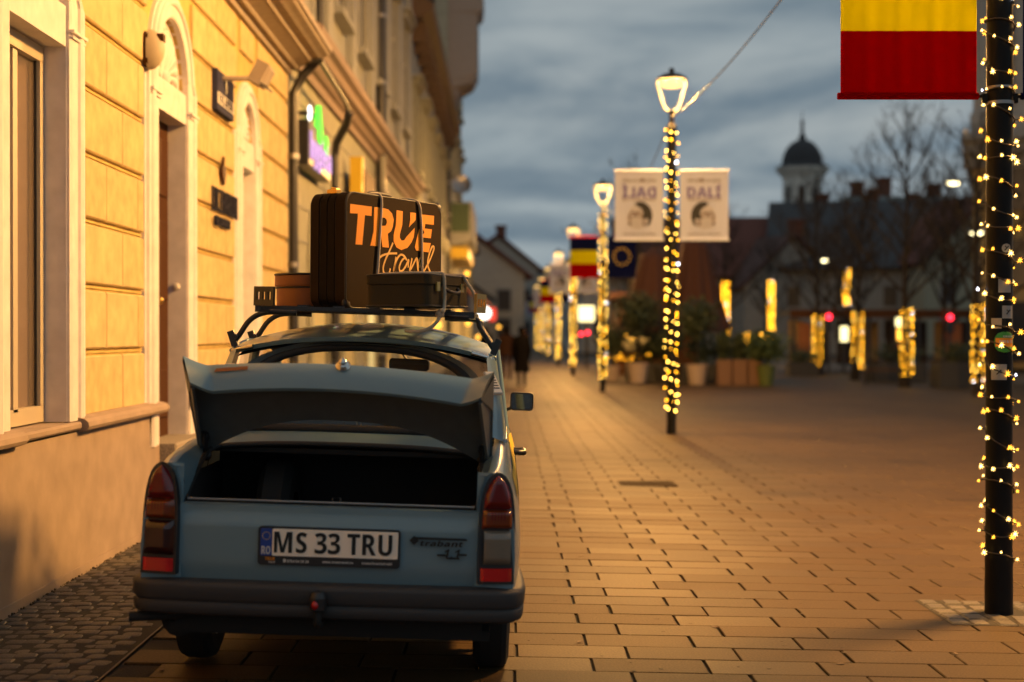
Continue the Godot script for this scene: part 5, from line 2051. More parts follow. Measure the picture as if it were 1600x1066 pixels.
		for k in 5:
			var sl := G.new()
			sl.box(vx + vb * Vector3(0, -0.035 + k * 0.015, 0.0085), Vector3(0.030, 0.0055, 0.003), vb)
			obj("vent_slot", sl, mats.black_paint, vo)
		var pl := G.new()
		pl.tube([C(side * 0.665, 0.98, 1.80), C(side * 0.607, 1.375, 1.80)], 0.026, 6)
		pl.tube([C(side * 0.655, 0.98, 2.68), C(side * 0.575, 1.35, 2.33)], 0.022, 6)
		obj("door_pillar", pl, mats.car_blue, car)
		for q in [[1.30, 1.43, 1.775, 1.775], [1.825, 1.825, 2.64, 2.31]]:
			var sg := G.new()
			sg.quad(C(side * 0.668, 0.985, q[0]), C(side * 0.666, 0.985, q[2]), C(side * 0.60, 1.37, q[3]), C(side * 0.604, 1.37, q[1]))
			obj("side_window", sg, mats.car_glass, car)
		var belt := G.new()
		belt.tube([C(side * 0.67, 0.985, 0.85), C(side * 0.672, 0.988, 1.3), C(side * 0.668, 0.988, 2.68)], 0.010, 6)
		obj("belt_trim", belt, mats.chrome, car)
	var wsg := G.new()
	wsg.quad(C(-0.62, 0.99, 2.66), C(0.62, 0.99, 2.66), C(0.54, 1.36, 2.32), C(-0.54, 1.36, 2.32))
	obj("windscreen", wsg, mats.car_glass, car)
	# cabin
	var cab := G.new()
	cab.box(C(0, 0.26, 1.9), Vector3(1.28, 0.03, 1.7))
	cab.slab(C(0, 0.52, 1.45), Vector3(1.2, 0.22, 0.5), 0.05)
	cab.slab(C(0, 0.76, 1.16), Vector3(1.2, 0.44, 0.14), 0.04)
	cab.box(C(0, 0.99, 0.97), Vector3(1.16, 0.02, 0.36))
	cab.box(C(0, 0.85, 2.6), Vector3(1.25, 0.22, 0.18))
	obj("rear_seat", cab, mats.car_cabin, car)
	for side in [-1.0, 1.0]:
		var st := G.new()
		st.slab(C(side * 0.31, 0.50, 1.98), Vector3(0.48, 0.16, 0.48), 0.05)
		st.slab(C(side * 0.31, 0.80, 1.72), Vector3(0.46, 0.52, 0.12), 0.05)
		obj("front_seat", st, mats.car_cabin, car)
	var whl := G.new()
	var ringp := []
	for k in 25:
		ringp.append(C(-0.31, 0.96, 2.38) + Basis(Vector3.RIGHT, 0.5) * Vector3(cos(TAU * k / 24.0) * 0.18, sin(TAU * k / 24.0) * 0.18, 0))
	whl.tube(ringp, 0.012, 6)
	whl.tube([C(-0.31, 0.96, 2.38), C(-0.31, 0.86, 2.58)], 0.02, 6)
	whl.tube([ringp[0], ringp[12]], 0.012, 6)
	obj("steering_wheel", whl, mats.black_paint, car)
	var im := G.new()
	im.prism(round_rect(0.23, 0.065, 0.02), -0.01, 0.01, Transform3D(Basis(Vector3.UP, -0.3), C(0.14, 1.275, 2.28)))
	im.tube([C(0.14, 1.28, 2.30), C(0.08, 1.36, 2.30)], 0.007, 6)
	obj("inner_mirror", im, mats.black_paint, car)
	# bonnet, front panel, lamps
	var bon := []
	for j in 9:
		var f := j / 8.0
		var q := lerpf(2.62, 3.40, f)
		var line := PackedVector3Array()
		for i in 13:
			var x := lerpf(-0.625, 0.625, i / 12.0) * table(REAR_W, q)
			line.append(C(x, lerpf(0.992, 0.84, f * f) - 0.02 * pow(absf(x) / 0.6, 2.0), q))
		bon.append(line)
	var bg := G.new()
	bg.grid(bon)
	bg.quad(C(-0.54, 0.82, 3.41), C(0.54, 0.82, 3.41), C(0.56, 0.40, 3.44), C(-0.56, 0.40, 3.44))
	for side in [-1.0, 1.0]:
		bg.quad(C(side * 0.54, 0.82, 3.41), C(side * 0.64, 0.80, 3.42), C(side * 0.64, 0.40, 3.42), C(side * 0.56, 0.40, 3.44))
	obj("bonnet", bg, mats.car_blue, car)
	for side in [-1.0, 1.0]:
		var hl := G.new()
		hl.lathe([Vector2(0.10, -0.02), Vector2(0.10, 0.015), Vector2(0.07, 0.035), Vector2(0.0, 0.045)], 18, Transform3D(Basis(Vector3.RIGHT, -HALF), C(side * 0.50, 0.68, 3.43)))
		obj("headlight", hl, mats.lens_clear, car)
	# bumpers
	for end in [0, 1]:
		var path := []
		var half := [[0.742, 0.62], [0.752, 0.40], [0.756, 0.18], [0.748, 0.09], [0.722, 0.035], [0.670, 0.008], [0.50, -0.008], [0.25, -0.016], [0.0, -0.019]]
		for h in half:
			path.append(Vector2(h[0], h[1]))
		for k in range(half.size() - 2, -1, -1):
			path.append(Vector2(-half[k][0], half[k][1]))
		var prof := [[-0.07, 0.350], [-0.012, 0.348], [0.003, 0.358], [0.006, 0.392], [-0.004, 0.398], [-0.004, 0.404], [0.008, 0.412], [0.010, 0.458], [0.004, 0.472], [-0.012, 0.479], [-0.06, 0.481]]
		var rows3 := []
		for i in path.size():
			var t: Vector2 = (path[mini(i + 1, path.size() - 1)] - path[maxi(i - 1, 0)]).normalized()
			var nrm := Vector2(-t.y, t.x)
			if nrm.dot(path[i] - Vector2(0, 0.9)) < 0:
				nrm = -nrm
			var line := PackedVector3Array()
			for q in prof:
				var p: Vector2 = path[i] + nrm * q[0]
				line.append(C(p.x, q[1], p.y) if end == 0 else C(p.x, q[1], 3.50 - p.y))
			rows3.append(line)
		var g := G.new()
		g.grid(rows3)
		for e in [0, path.size() - 1]:
			for k in range(1, prof.size() - 1):
				g.tri(rows3[e][0], rows3[e][k], rows3[e][k + 1])
		obj("bumper", g, mats.car_bumper, car)
	# tail lights
	for side in [-1.0, 1.0]:
		var x: float = side * 0.648
		var xf := Transform3D(Basis(Vector3.UP, side * 0.16) * Basis(Vector3.RIGHT, -0.03), C(x, 0.497, 0.028))
		var hs := G.new()
		var outline := curve2(pts("-0.070,0 -0.070,0.16 -0.068,0.26 -0.058,0.345 -0.036,0.405 0,0.428 0.036,0.405 0.058,0.345 0.068,0.26 0.070,0.16 0.070,0"), 3)
		hs.prism(outline, -0.09, 0.0, xf)
		var tl := obj("tail_light", hs, mats.black_paint, car)
		var cuts := [["reflector", "reflector_red", 0.012, 0.062, 0.004], ["lower_lens", "lens_clear" if side > 0 else "lens_dark", 0.075, 0.205, 0.0], ["turn_lens", "lens_orange", 0.212, 0.285, 0.0], ["top_lens", "lens_red", 0.287, 0.416, 0.0]]
		for q in cuts:
			var rows4 := []
			for j in 9:
				var y: float = lerpf(q[2], q[3], j / 8.0)
				var hw := table([[0.0, 0.061], [0.16, 0.061], [0.26, 0.059], [0.345, 0.048], [0.39, 0.030], [0.412, 0.012], [0.417, 0.001]], y)
				var lift := 0.020 * minf(1.0, 6.0 * sin(PI * (j / 8.0)) + 0.0) if q[4] == 0.0 else 0.008
				var line := PackedVector3Array()
				for i in 13:
					var c := -1.0 + i / 6.0
					if q[1] == "lens_clear":
						c *= 0.86
					line.append(xf * Vector3(hw * c, y, 0.002 + (0.004 + lift) * sqrt(maxf(0.0, 1.0 - pow(c, 4.0)))))
				rows4.append(line)
			var g := G.new()
			g.grid(rows4)
			var lo := obj(q[0], g, mats[q[1]], tl)
			if side > 0 and q[0] == "lower_lens":
				lo.set_meta("label", "clear reversing lens")
		var rib := G.new()
		for k in 5:
			rib.box(xf * Vector3(-0.024 + k * 0.012, 0.262, 0.024), Vector3(0.005, 0.03, 0.004), xf.basis)
		obj("lens_rib", rib, mats.lens_red, tl)
	# number plate
	var plate_at := C(0.005, 0.618, 0.036)
	var fr2 := G.new()
	fr2.prism(round_rect(0.545, 0.148, 0.014), -0.008, 0.008, Transform3D(Basis(), plate_at))
	var fo := obj("plate_holder", fr2, mats.black_paint, car)
	var pw := G.new()
	pw.prism(round_rect(0.482, 0.104, 0.006), 0.0, 0.0105, Transform3D(Basis(), plate_at + Vector3(0.023, 0.014, 0)))
	obj("number_plate", pw, mats.plate_white, fo)
	var pb := G.new()
	pb.prism(round_rect(0.043, 0.104, 0.005), 0.0, 0.0105, Transform3D(Basis(), plate_at + Vector3(-0.241, 0.014, 0)))
	obj("blue_band", pb, mats.plate_blue, fo)
	var z := 0.0122
	car_text(fo, "plate_lettering", "MS", 0.078, 0.125, plate_at + Vector3(-0.148, 0.015, z), mats.print_black)
	car_text(fo, "plate_lettering", "33", 0.078, 0.098, plate_at + Vector3(-0.006, 0.015, z), mats.print_black)
	car_text(fo, "plate_lettering", "TRU", 0.078, 0.172, plate_at + Vector3(0.156, 0.015, z), mats.print_black)
	car_text(fo, "country_lettering", "RO", 0.030, 0.034, plate_at + Vector3(-0.241, -0.017, z), mats.print_white)
	var ring := G.new()
	for k in 12:
		var a := TAU * k / 12.0
		ring.prism(disc(0.0022, 5), 0.0, 0.001, Transform3D(Basis(), plate_at + Vector3(-0.241 + cos(a) * 0.0145, 0.038 + sin(a) * 0.0145, 0.0106)))
	obj("star_ring", ring, mats.print_gold, fo)
	car_text(fo, "holder_lettering", "TRUE", 0.011, 0.038, plate_at + Vector3(-0.225, -0.050, 0.0095), mats.print_orange)
	car_text(fo, "holder_lettering", "travel", 0.008, 0.024, plate_at + Vector3(-0.218, -0.062, 0.0095), mats.print_white, false)
	car_text(fo, "holder_lettering", "☎ 0754 54 28 28", 0.0095, 0.098, plate_at + Vector3(-0.125, -0.056, 0.0095), mats.print_white)
	car_text(fo, "holder_lettering", "www.truetravel.ro", 0.009, 0.118, plate_at + Vector3(0.035, -0.056, 0.0095), mats.print_white)
	car_text(fo, "holder_lettering", "transilvaniatrabi", 0.009, 0.115, plate_at + Vector3(0.185, -0.056, 0.0095), mats.print_white)
	# badges
	var bd := G.new()
	var bxf := Transform3D(Basis(), C(0.33, 0.655, 0.036))
	bd.prism(pts("0,-0.018 0.018,0 0,0.018 -0.018,0"), 0.0, 0.006, bxf)
	bd.prism(pts("0.005,0.004 0.205,0.004 0.20,0.012 0.005,0.013"), 0.0, 0.006, bxf)
	var sk := Transform3D(Basis(Vector3(1, 0, 0), Vector3(0.3, 1, 0), Vector3(0, 0, 1)), bxf.origin)
	text(bd, "trabant", 0.020, 0.165, Vector3(0.108, -0.009, 0.004), sk, true, 0.006)
	obj("name_badge", bd, mats.print_black, car)
	var b2 := G.new()
	var sk2 := Transform3D(Basis(Vector3(1, 0, 0), Vector3(0.2, 1, 0), Vector3(0, 0, 1)), C(0.475, 0.607, 0.036))
	text(b2, "1.1", 0.034, 0.058, Vector3(0, 0.0, 0.004), sk2, true, 0.006)
	b2.box(sk2.origin + Vector3(-0.038, -0.006, 0.003), Vector3(0.034, 0.007, 0.006))
	b2.box(sk2.origin + Vector3(0.042, -0.002, 0.003), Vector3(0.034, 0.007, 0.006))
	b2.box(sk2.origin + Vector3(0.006, -0.017, 0.003), Vector3(0.05, 0.006, 0.006))
	obj("number_badge", b2, mats.print_black, car)
	# tow ball
	var tb := G.new()
	tb.tube(curve3([C(-0.02, 0.33, 0.20), C(-0.02, 0.325, 0.05), C(-0.02, 0.34, -0.05), C(-0.02, 0.395, -0.055)], 4), 0.016, 8)
	obj("tow_bar", tb, mats.car_under, car)
	var tc := G.new()
	tc.lathe([Vector2(0.026, -0.03), Vector2(0.033, -0.025), Vector2(0.034, 0.02), Vector2(0.026, 0.042), Vector2(0.0, 0.050)], 16, Transform3D(Basis(), C(-0.02, 0.42, -0.055)))
	var tco := obj("tow_ball_cap", tc, mats.black_paint, car)
	var tr := G.new()
	tr.ball(C(-0.028, 0.415, -0.085), Vector3(0.014, 0.018, 0.008), 10, 6)
	obj("red_reflector", tr, mats.reflector_red, tco)
	# exhaust and underside
	var ex := G.new()
	ex.tube([C(-0.35, 0.31, 0.30), C(-0.55, 0.325, 0.14), C(-0.66, 0.325, 0.08), C(-0.76, 0.322, 0.06)], 0.019, 10, false)
	ex.tube([C(-0.60, 0.29, 0.55), C(-0.60, 0.29, 0.20)], 0.07, 12)
	obj("exhaust_pipe", ex, mats.car_under, car)
	var un := G.new()
	un.box(C(0, 0.27, 1.75), Vector3(1.26, 0.04, 3.2))
	un.box(C(0, 0.34, 0.16), Vector3(1.2, 0.16, 0.04))
	un.tube([C(-0.6, 0.27, 0.83), C(0.6, 0.27, 0.83)], 0.03, 8)
	obj("underbody", un, mats.car_under, car)
	# wheels
	for q in [[-1.0, 0.83], [1.0, 0.83], [-1.0, 2.86], [1.0, 2.86]]:
		var xf := Transform3D(Basis(Vector3.BACK, -HALF * q[0]), C(q[0] * 0.635, 0.268, q[1]))
		var tg := G.new()
		tg.lathe([Vector2(0.165, -0.07), Vector2(0.225, -0.078), Vector2(0.258, -0.066), Vector2(0.268, -0.045), Vector2(0.270, 0.0), Vector2(0.268, 0.045), Vector2(0.258, 0.066), Vector2(0.225, 0.078), Vector2(0.165, 0.07)], 32, xf)
		var wo := obj("wheel", tg, mats.tyre, car)
		var rim_g := G.new()
		rim_g.lathe([Vector2(0.170, 0.068), Vector2(0.150, 0.055), Vector2(0.10, 0.040), Vector2(0.06, 0.055), Vector2(0.0, 0.060)], 24, xf)
		rim_g.lathe([Vector2(0.0, -0.05), Vector2(0.165, -0.055), Vector2(0.170, -0.07)], 24, xf)
		obj("rim", rim_g, mats.steel, wo)
	# mirrors, handles, stickers on the flank
	for side in [-1.0, 1.0]:
		var mg := G.new()
		mg.prism(round_rect(0.125, 0.098, 0.018), -0.035, 0.0, Transform3D(Basis(Vector3.UP, -side * 0.10), C(side * 0.755, 1.095, 2.28)))
		mg.tube([C(side * 0.66, 1.04, 2.36), C(side * 0.73, 1.07, 2.31)], 0.010, 8)
		var mo := obj("door_mirror", mg, mats.black_paint, car)
		var mf := G.new()
		mf.prism(round_rect(0.110, 0.083, 0.014), 0.0005, 0.003, Transform3D(Basis(Vector3.UP, -side * 0.10), C(side * 0.755, 1.095, 2.28)))
		obj("mirror_glass", mf, mats.mirror_face, mo)
		var dh := G.new()
		dh.tube([C(side * 0.715, 0.875, 1.62), C(side * 0.765, 0.875, 1.62), C(side * 0.765, 0.875, 1.74), C(side * 0.715, 0.875, 1.74)], 0.015, 8)
		obj("door_handle", dh, mats.black_paint, car)
		var decal := G.new()
		var dr := []
		for q in [0.35, 0.6, 0.9, 1.2, 1.6, 2.0, 2.4]:
			var line := PackedVector3Array()
			for k in 5:
				var y := lerpf(0.80, 0.885, k / 4.0) - 0.02 * sin(q * 3.0)
				line.append(C(side * (flank_x(y) * table(REAR_W, q) + 0.003), y + table(RIDGE, q) * smoothstep(0.6, 0.9, y), q))
			dr.append(line)
		decal.grid(dr)
		obj("yellow_sticker", decal, mats.sticker_yellow, car)
		var d2 := G.new()
		var dr2 := []
		for q in [1.25, 1.5, 1.8, 2.2]:
			var line := PackedVector3Array()
			for k in 5:
				var y := lerpf(0.32, 0.52, k / 4.0)
				line.append(C(side * (flank_x(y) * table(REAR_W, q) + 0.003), y, q))
			dr2.append(line)
		d2.grid(dr2)
		obj("green_sticker", d2, mats.sticker_green, car)
	var ss := G.new()
	ss.quad(C(0.28, roof_y(0.28, 1.52) + 0.004, 1.52), C(0.42, roof_y(0.42, 1.52) + 0.004, 1.52), C(0.42, roof_y(0.42, 1.62) + 0.004, 1.62), C(0.28, roof_y(0.28, 1.62) + 0.004, 1.62))
	obj("roof_sticker", ss, mats.plate_blue, car)
	build_rack(car)


func build_rack(car: Node3D) -> void:
	var k := thing("roof_rack", "black steel roof rack clamped to the car's rain gutters", "roof rack")
	k.transform = car.transform
	# rails across and along
	for s in [0.98, 1.22, 1.46, 1.70, 1.94]:
		var g := G.new()
		g.box(C(0.02, 1.543, s), Vector3(0.98, 0.018, 0.026))
		obj("crossbar", g, mats.black_paint, k)
	for x in [-0.46, 0.50]:
		var g := G.new()
		g.box(C(x, 1.536, 1.46), Vector3(0.026, 0.03, 1.0))
		obj("side_rail", g, mats.black_paint, k)
	for x in [-0.26, -0.1, 0.06, 0.22, 0.38]:
		var g := G.new()
		g.box(C(x, 1.556, 1.46), Vector3(0.05, 0.007, 0.98))
		obj("slat", g, mats.black_paint, k)
	# gutter legs
	for side in [-1.0, 1.0]:
		for s in [1.20, 1.72]:
			var x0: float = -0.44 if side < 0 else 0.49
			var g := G.new()
			g.tube(curve3([C(x0 + side * -0.12, 1.524, s), C(x0 + side * 0.02, 1.522, s), C(side * 0.535, 1.485, s), C(side * 0.585, 1.41, s), C(side * 0.612, 1.375, s)], 5), 0.013, 10)
			var lo := obj("leg", g, mats.black_paint, k)
			var c := G.new()
			c.box(C(side * 0.612, 1.395, s), Vector3(0.03, 0.075, 0.035), Basis(Vector3.BACK, -side * 0.35))
			c.tube([C(side * 0.60, 1.405, s + 0.03), C(side * 0.60, 1.405, s - 0.03)], 0.012, 8)
			obj("clamp", c, mats.black_paint, lo)
	# end plates with slots
	for e in [-1.0, 1.0]:
		var x: float = -0.475 if e < 0 else 0.515
		var b := Basis(Vector3.UP, -0.55 if e < 0 else 1.25)
		var org := C(x, 1.592, 0.955)
		var po := Node3D.new()
		var w := 0.115 if e < 0 else 0.13
		var g := G.new()
		var parts := [[Vector3(w / 2, 0.031, 0), Vector3(w, 0.024, 0.012)], [Vector3(w / 2, -0.029, 0), Vector3(w, 0.028, 0.012)]]
		for i in 4:
			parts.append([Vector3(0.009 + i * (w - 0.018) / 3.0, 0.002, 0), Vector3(0.018, 0.034, 0.012)])
		for q in parts:
			g.box(org + b * (q[0] as Vector3), q[1], b)
		obj("end_plate", g, mats.black_paint if e < 0 else mats.brass, k)
		po.free()


func build_luggage() -> void:
	# big suitcase standing on edge
	var turn := deg_to_rad(57.6)
	var sc := thing("suitcase", "big upright brown suitcase with orange and cream lettering on the roof rack", "suitcase", P(-0.717, 1.566, 6.40), turn)
	sc.rotation.z = deg_to_rad(-0.6)
	var w := 0.746
	var h := 0.53
	var mid := Transform3D(Basis(), Vector3(w / 2, h / 2, 0))
	var layers := [["front_shell", "case_brown", -0.062, 0.0, 0.0], ["seam", "case_edge", -0.070, -0.062, 0.006], ["front_band", "case_band", -0.108, -0.070, 0.002], ["clasp_gap", "case_edge", -0.114, -0.108, 0.007], ["back_band", "case_band", -0.152, -0.114, 0.002], ["seam", "case_edge", -0.160, -0.152, 0.006], ["back_shell", "case_brown", -0.215, -0.160, 0.0]]
	for q in layers:
		var g := G.new()
		var r := round_rect(w - q[4] * 2, h - q[4] * 2, 0.055, 6)
		if q[0].ends_with("shell"):
			var front: bool = q[0] == "front_shell"
			var r2 := round_rect(w - 0.016, h - 0.016, 0.05, 6)
			g.prism(r, q[2] + (0.0 if front else 0.010), q[3] - (0.010 if front else 0.0), mid)
			var za: float = (q[3] - 0.010) if front else (q[2] + 0.010)
			var zb: float = q[3] if front else q[2]
			for i in r.size():
				var j := (i + 1) % r.size()
				g.quad(mid * Vector3(r[i].x, r[i].y, za), mid * Vector3(r[j].x, r[j].y, za), mid * Vector3(r2[j].x, r2[j].y, zb), mid * Vector3(r2[i].x, r2[i].y, zb))
			g.prism(r2, minf(za, zb), maxf(za, zb) - (0.0 if front else 0.0005), mid)
		else:
			g.prism(r, q[2], q[3], mid)
		obj(q[0], g, mats[q[1]], sc)
	var pipe := []
	var rr := round_rect(w - 0.006, h - 0.006, 0.053, 6)
	for p in rr:
		pipe.append(mid * Vector3(p.x, p.y, -0.004))
	pipe.append(pipe[0])
	var pg := G.new()
	pg.tube(pipe, 0.0055, 6)
	obj("piping", pg, mats.case_edge, sc)
	var hd := G.new()
	hd.tube(curve3([Vector3(0.30, h, -0.111), Vector3(0.31, h + 0.022, -0.111), Vector3(0.39, h + 0.026, -0.111), Vector3(0.47, h + 0.022, -0.111), Vector3(0.48, h, -0.111)], 4), 0.010, 8)
	obj("handle", hd, mats.case_edge, sc)
	for x in [0.05, 0.62]:
		var la := G.new()
		la.slab(Vector3(x, h + 0.006, -0.111), Vector3(0.035, 0.055, 0.018), 0.003, Basis(Vector3.RIGHT, Vector3.FORWARD, Vector3.UP))
		la.slab(Vector3(x, h + 0.016, -0.105), Vector3(0.022, 0.030, 0.014), 0.003, Basis(Vector3.RIGHT, 0.3) * Basis(Vector3.RIGHT, Vector3.FORWARD, Vector3.UP))
		obj("latch", la, mats.brass, sc)
	for c in [Vector2(0.02, 0.02), Vector2(w - 0.02, 0.02), Vector2(w - 0.02, h - 0.02)]:
		var co := G.new()
		co.ball(Vector3(c.x, c.y, -0.012), Vector3(0.03, 0.03, 0.014), 10, 6)
		obj("corner_cap", co, mats.case_edge, sc)
	var letters := ["0.027,0.472 0.185,0.473 0.182,0.43 0.134,0.43 0.115,0.293 0.066,0.292 0.083,0.433 0.025,0.43", "0.204,0.473 0.253,0.474 0.253,0.35 0.239,0.35 0.228,0.294 0.176,0.293 0.199,0.361", "0.253,0.474 0.274,0.474 0.31,0.471 0.34,0.454 0.353,0.426 0.346,0.392 0.331,0.369 0.307,0.357 0.317,0.292 0.268,0.292 0.255,0.35 0.253,0.35 0.253,0.39 0.274,0.391 0.292,0.394 0.301,0.408 0.298,0.422 0.286,0.43 0.253,0.429", "0.376,0.473 0.424,0.472 0.421,0.408 0.401,0.359 0.401,0.344 0.416,0.332 0.438,0.335 0.459,0.355 0.522,0.401 0.513,0.354 0.494,0.327 0.463,0.301 0.416,0.287 0.376,0.297 0.355,0.323 0.353,0.352 0.37,0.401", "0.484,0.472 0.53,0.472 0.528,0.438 0.475,0.4 0.484,0.435", "0.57,0.469 0.681,0.471 0.679,0.427 0.607,0.426 0.602,0.403 0.663,0.403 0.655,0.359 0.586,0.359 0.581,0.334 0.654,0.335 0.637,0.289 0.535,0.292 0.522,0.306 0.544,0.364 0.56,0.399 0.579,0.362 0.603,0.384 0.57,0.42"]
	var lg := G.new()
	for l in letters:
		lg.prism(pts(l), 0.0002, 0.0018)
	obj("orange_lettering", lg, mats.print_orange, sc)
	var strokes := ["0.349,0.317 0.322,0.277 0.292,0.236 0.274,0.199 0.277,0.177 0.298,0.163 0.319,0.173 0.329,0.195", "0.248,0.242 0.274,0.255 0.322,0.265 0.38,0.269", "0.373,0.252 0.364,0.221 0.353,0.185 0.367,0.221 0.389,0.251 0.413,0.265 0.438,0.259 0.459,0.241", "0.459,0.241 0.441,0.25 0.416,0.234 0.398,0.204 0.404,0.187 0.425,0.19 0.45,0.213 0.474,0.244 0.469,0.221 0.472,0.206", "0.5,0.253 0.491,0.222 0.481,0.194 0.5,0.211 0.525,0.242 0.541,0.254 0.543,0.224 0.554,0.183", "0.56,0.21 0.581,0.245 0.576,0.258 0.56,0.248 0.551,0.213 0.556,0.183 0.573,0.178 0.595,0.192", "0.595,0.192 0.634,0.236 0.673,0.291 0.681,0.318 0.663,0.315 0.637,0.27 0.628,0.232 0.644,0.202 0.667,0.184 0.686,0.177 0.711,0.18"]
	var sg := G.new()
	for i in strokes.size():
		sg.stroke(curve2(pts(strokes[i]), 6), 0.0095, 0.0002, 0.0020 + 0.0001 * i)
	obj("cream_lettering", sg, mats.print_cream, sc)
	# ropes over the suitcase
	var su := sc.transform
	var r1 := [Vector3(0.21, 0.02, 0.012), Vector3(0.215, 0.10, 0.010), Vector3(0.235, 0.30, 0.008), Vector3(0.25, 0.47, 0.008), Vector3(0.25, 0.525, 0.003), Vector3(0.25, 0.538, -0.03), Vector3(0.25, 0.539, -0.19), Vector3(0.25, 0.52, -0.222), Vector3(0.25, 0.10, -0.225)]
	var r2 := [Vector3(0.575, 0.03, 0.012), Vector3(0.575, 0.12, 0.009), Vector3(0.572, 0.33, 0.008), Vector3(0.562, 0.46, 0.008), Vector3(0.545, 0.522, 0.004), Vector3(0.51, 0.538, -0.03), Vector3(0.43, 0.541, -0.19), Vector3(0.42, 0.52, -0.222), Vector3(0.42, 0.1, -0.225)]
	for i in 2:
		var g := G.new()
		var path := []
		for p in curve3([r1, r2][i], 6):
			path.append(su * (p as Vector3))
		g.tube(path, 0.0062, 8)
		tag(obj("rope", g, mats.rope), ["pale rope over the suitcase between its T and R", "pale rope over the suitcase across its last letter"][i], "rope", "ropes tying down the luggage")
	# olive case lying flat
	var oc := thing("flat_case", "olive brown case lying flat in front of the big suitcase", "case", P(-0.35, 1.566, 6.10), deg_to_rad(-20.0))
	var body := Transform3D(Basis(Vector3.RIGHT, -HALF), Vector3(-0.125, 0.0, -0.235))
	var og := G.new()
	og.prism(round_rect(0.30, 0.47, 0.035, 5), 0.004, 0.098, body)
	obj("body", og, mats.case_olive, oc)
	var ol := G.new()
	ol.prism(round_rect(0.312, 0.482, 0.038, 5), 0.100, 0.140, body)
	obj("lid", ol, mats.case_olive, oc)
	var oe := G.new()
	for zz in [0.1405, 0.006]:
		var ring := []
		for p in round_rect(0.308, 0.478, 0.037, 5):
			ring.append(body * Vector3(p.x, p.y, zz))
		ring.append(ring[0])
		oe.tube(ring, 0.0045, 6)
	obj("piping", oe, mats.case_edge, oc)
	var oh := G.new()
	oh.tube(curve3([Vector3(0.035, 0.085, -0.30), Vector3(0.055, 0.07, -0.28), Vector3(0.06, 0.065, -0.22), Vector3(0.055, 0.07, -0.16), Vector3(0.035, 0.085, -0.14)], 4), 0.008, 8)
	obj("handle", oh, mats.case_edge, oc)
	for zz in [-0.36, -0.08]:
		var ol2 := G.new()
		ol2.slab(Vector3(0.034, 0.09, zz), Vector3(0.032, 0.04, 0.010), 0.002, Basis(Vector3.UP, HALF))
		obj("latch", ol2, mats.brass, oc)
	# ropes over the olive case
	var cs := oc.transform
	var ra := [Vector3(-0.27, 0.146, -0.12), Vector3(-0.12, 0.150, -0.10), Vector3(0.0, 0.149, -0.13), Vector3(0.032, 0.146, -0.14), Vector3(0.040, 0.10, -0.14), Vector3(0.040, 0.02, -0.14), Vector3(0.042, -0.02, -0.12), Vector3(0.03, -0.03, -0.11)]
	var rb := [Vector3(-0.26, 0.146, -0.30), Vector3(-0.12, 0.151, -0.34), Vector3(0.0, 0.149, -0.37), Vector3(0.032, 0.146, -0.38), Vector3(0.045, 0.12, -0.39), Vector3(0.075, 0.07, -0.40), Vector3(0.085, 0.02, -0.40)]
	var words2 := ["rope over the olive case nearest the car's rear, knotted at the rack", "rope over the olive case towards the front, tied to the brass plate"]
	for i in 2:
		var g := G.new()
		var path := []
		for p in curve3([ra, rb][i], 6):
			path.append(cs * (p as Vector3))
		g.tube(path, 0.0078, 8)
		if i == 0:
			var e: Vector3 = path[path.size() - 1]
			g.ball(e, Vector3(0.02, 0.017, 0.018), 10, 6)
			g.ball(e + Vector3(0.012, 0.014, 0.01), Vector3(0.012, 0.012, 0.014), 8, 6)
			g.tube(curve3([e, e + Vector3(-0.01, -0.03, 0.01), e + Vector3(-0.045, -0.062, 0.02), e + Vector3(-0.10, -0.076, 0.02), e + Vector3(-0.15, -0.070, 0.0)], 5), 0.0085, 8)
		tag(obj("rope", g, mats.rope), words2[i], "rope", "ropes tying down the luggage")
	# orange hat box
	var hb := thing("hat_box", "round orange hat box with a dark rimmed lid on the roof rack", "hat box", P(-0.95, 1.566, 6.86))
	var g1 := G.new()
	g1.lathe([Vector2(0, 0.0), Vector2(0.150, 0.0), Vector2(0.150, 0.125), Vector2(0.0, 0.125)], 32)
	obj("body", g1, mats.case_orange, hb)
	var g2 := G.new()
	g2.lathe([Vector2(0.151, 0.112), Vector2(0.156, 0.112), Vector2(0.158, 0.118), Vector2(0.157, 0.162), Vector2(0.151, 0.168), Vector2(0.0, 0.172)], 32)
	obj("lid", g2, mats.case_orange, hb)
	var g3 := G.new()
	var ring2 := []
	for k in 33:
		ring2.append(Vector3(cos(TAU * k / 32.0) * 0.156, 0.168, sin(TAU * k / 32.0) * 0.156))
	g3.tube(ring2, 0.006, 6)
	obj("rim", g3, mats.case_edge, hb)
	var g4 := G.new()
	var ring3 := []
	for k in 33:
		ring3.append(Vector3(cos(TAU * k / 32.0) * 0.152, 0.105, sin(TAU * k / 32.0) * 0.152))
	g4.tube(ring3, 0.004, 6)
	obj("welt", g4, mats.case_edge, hb)


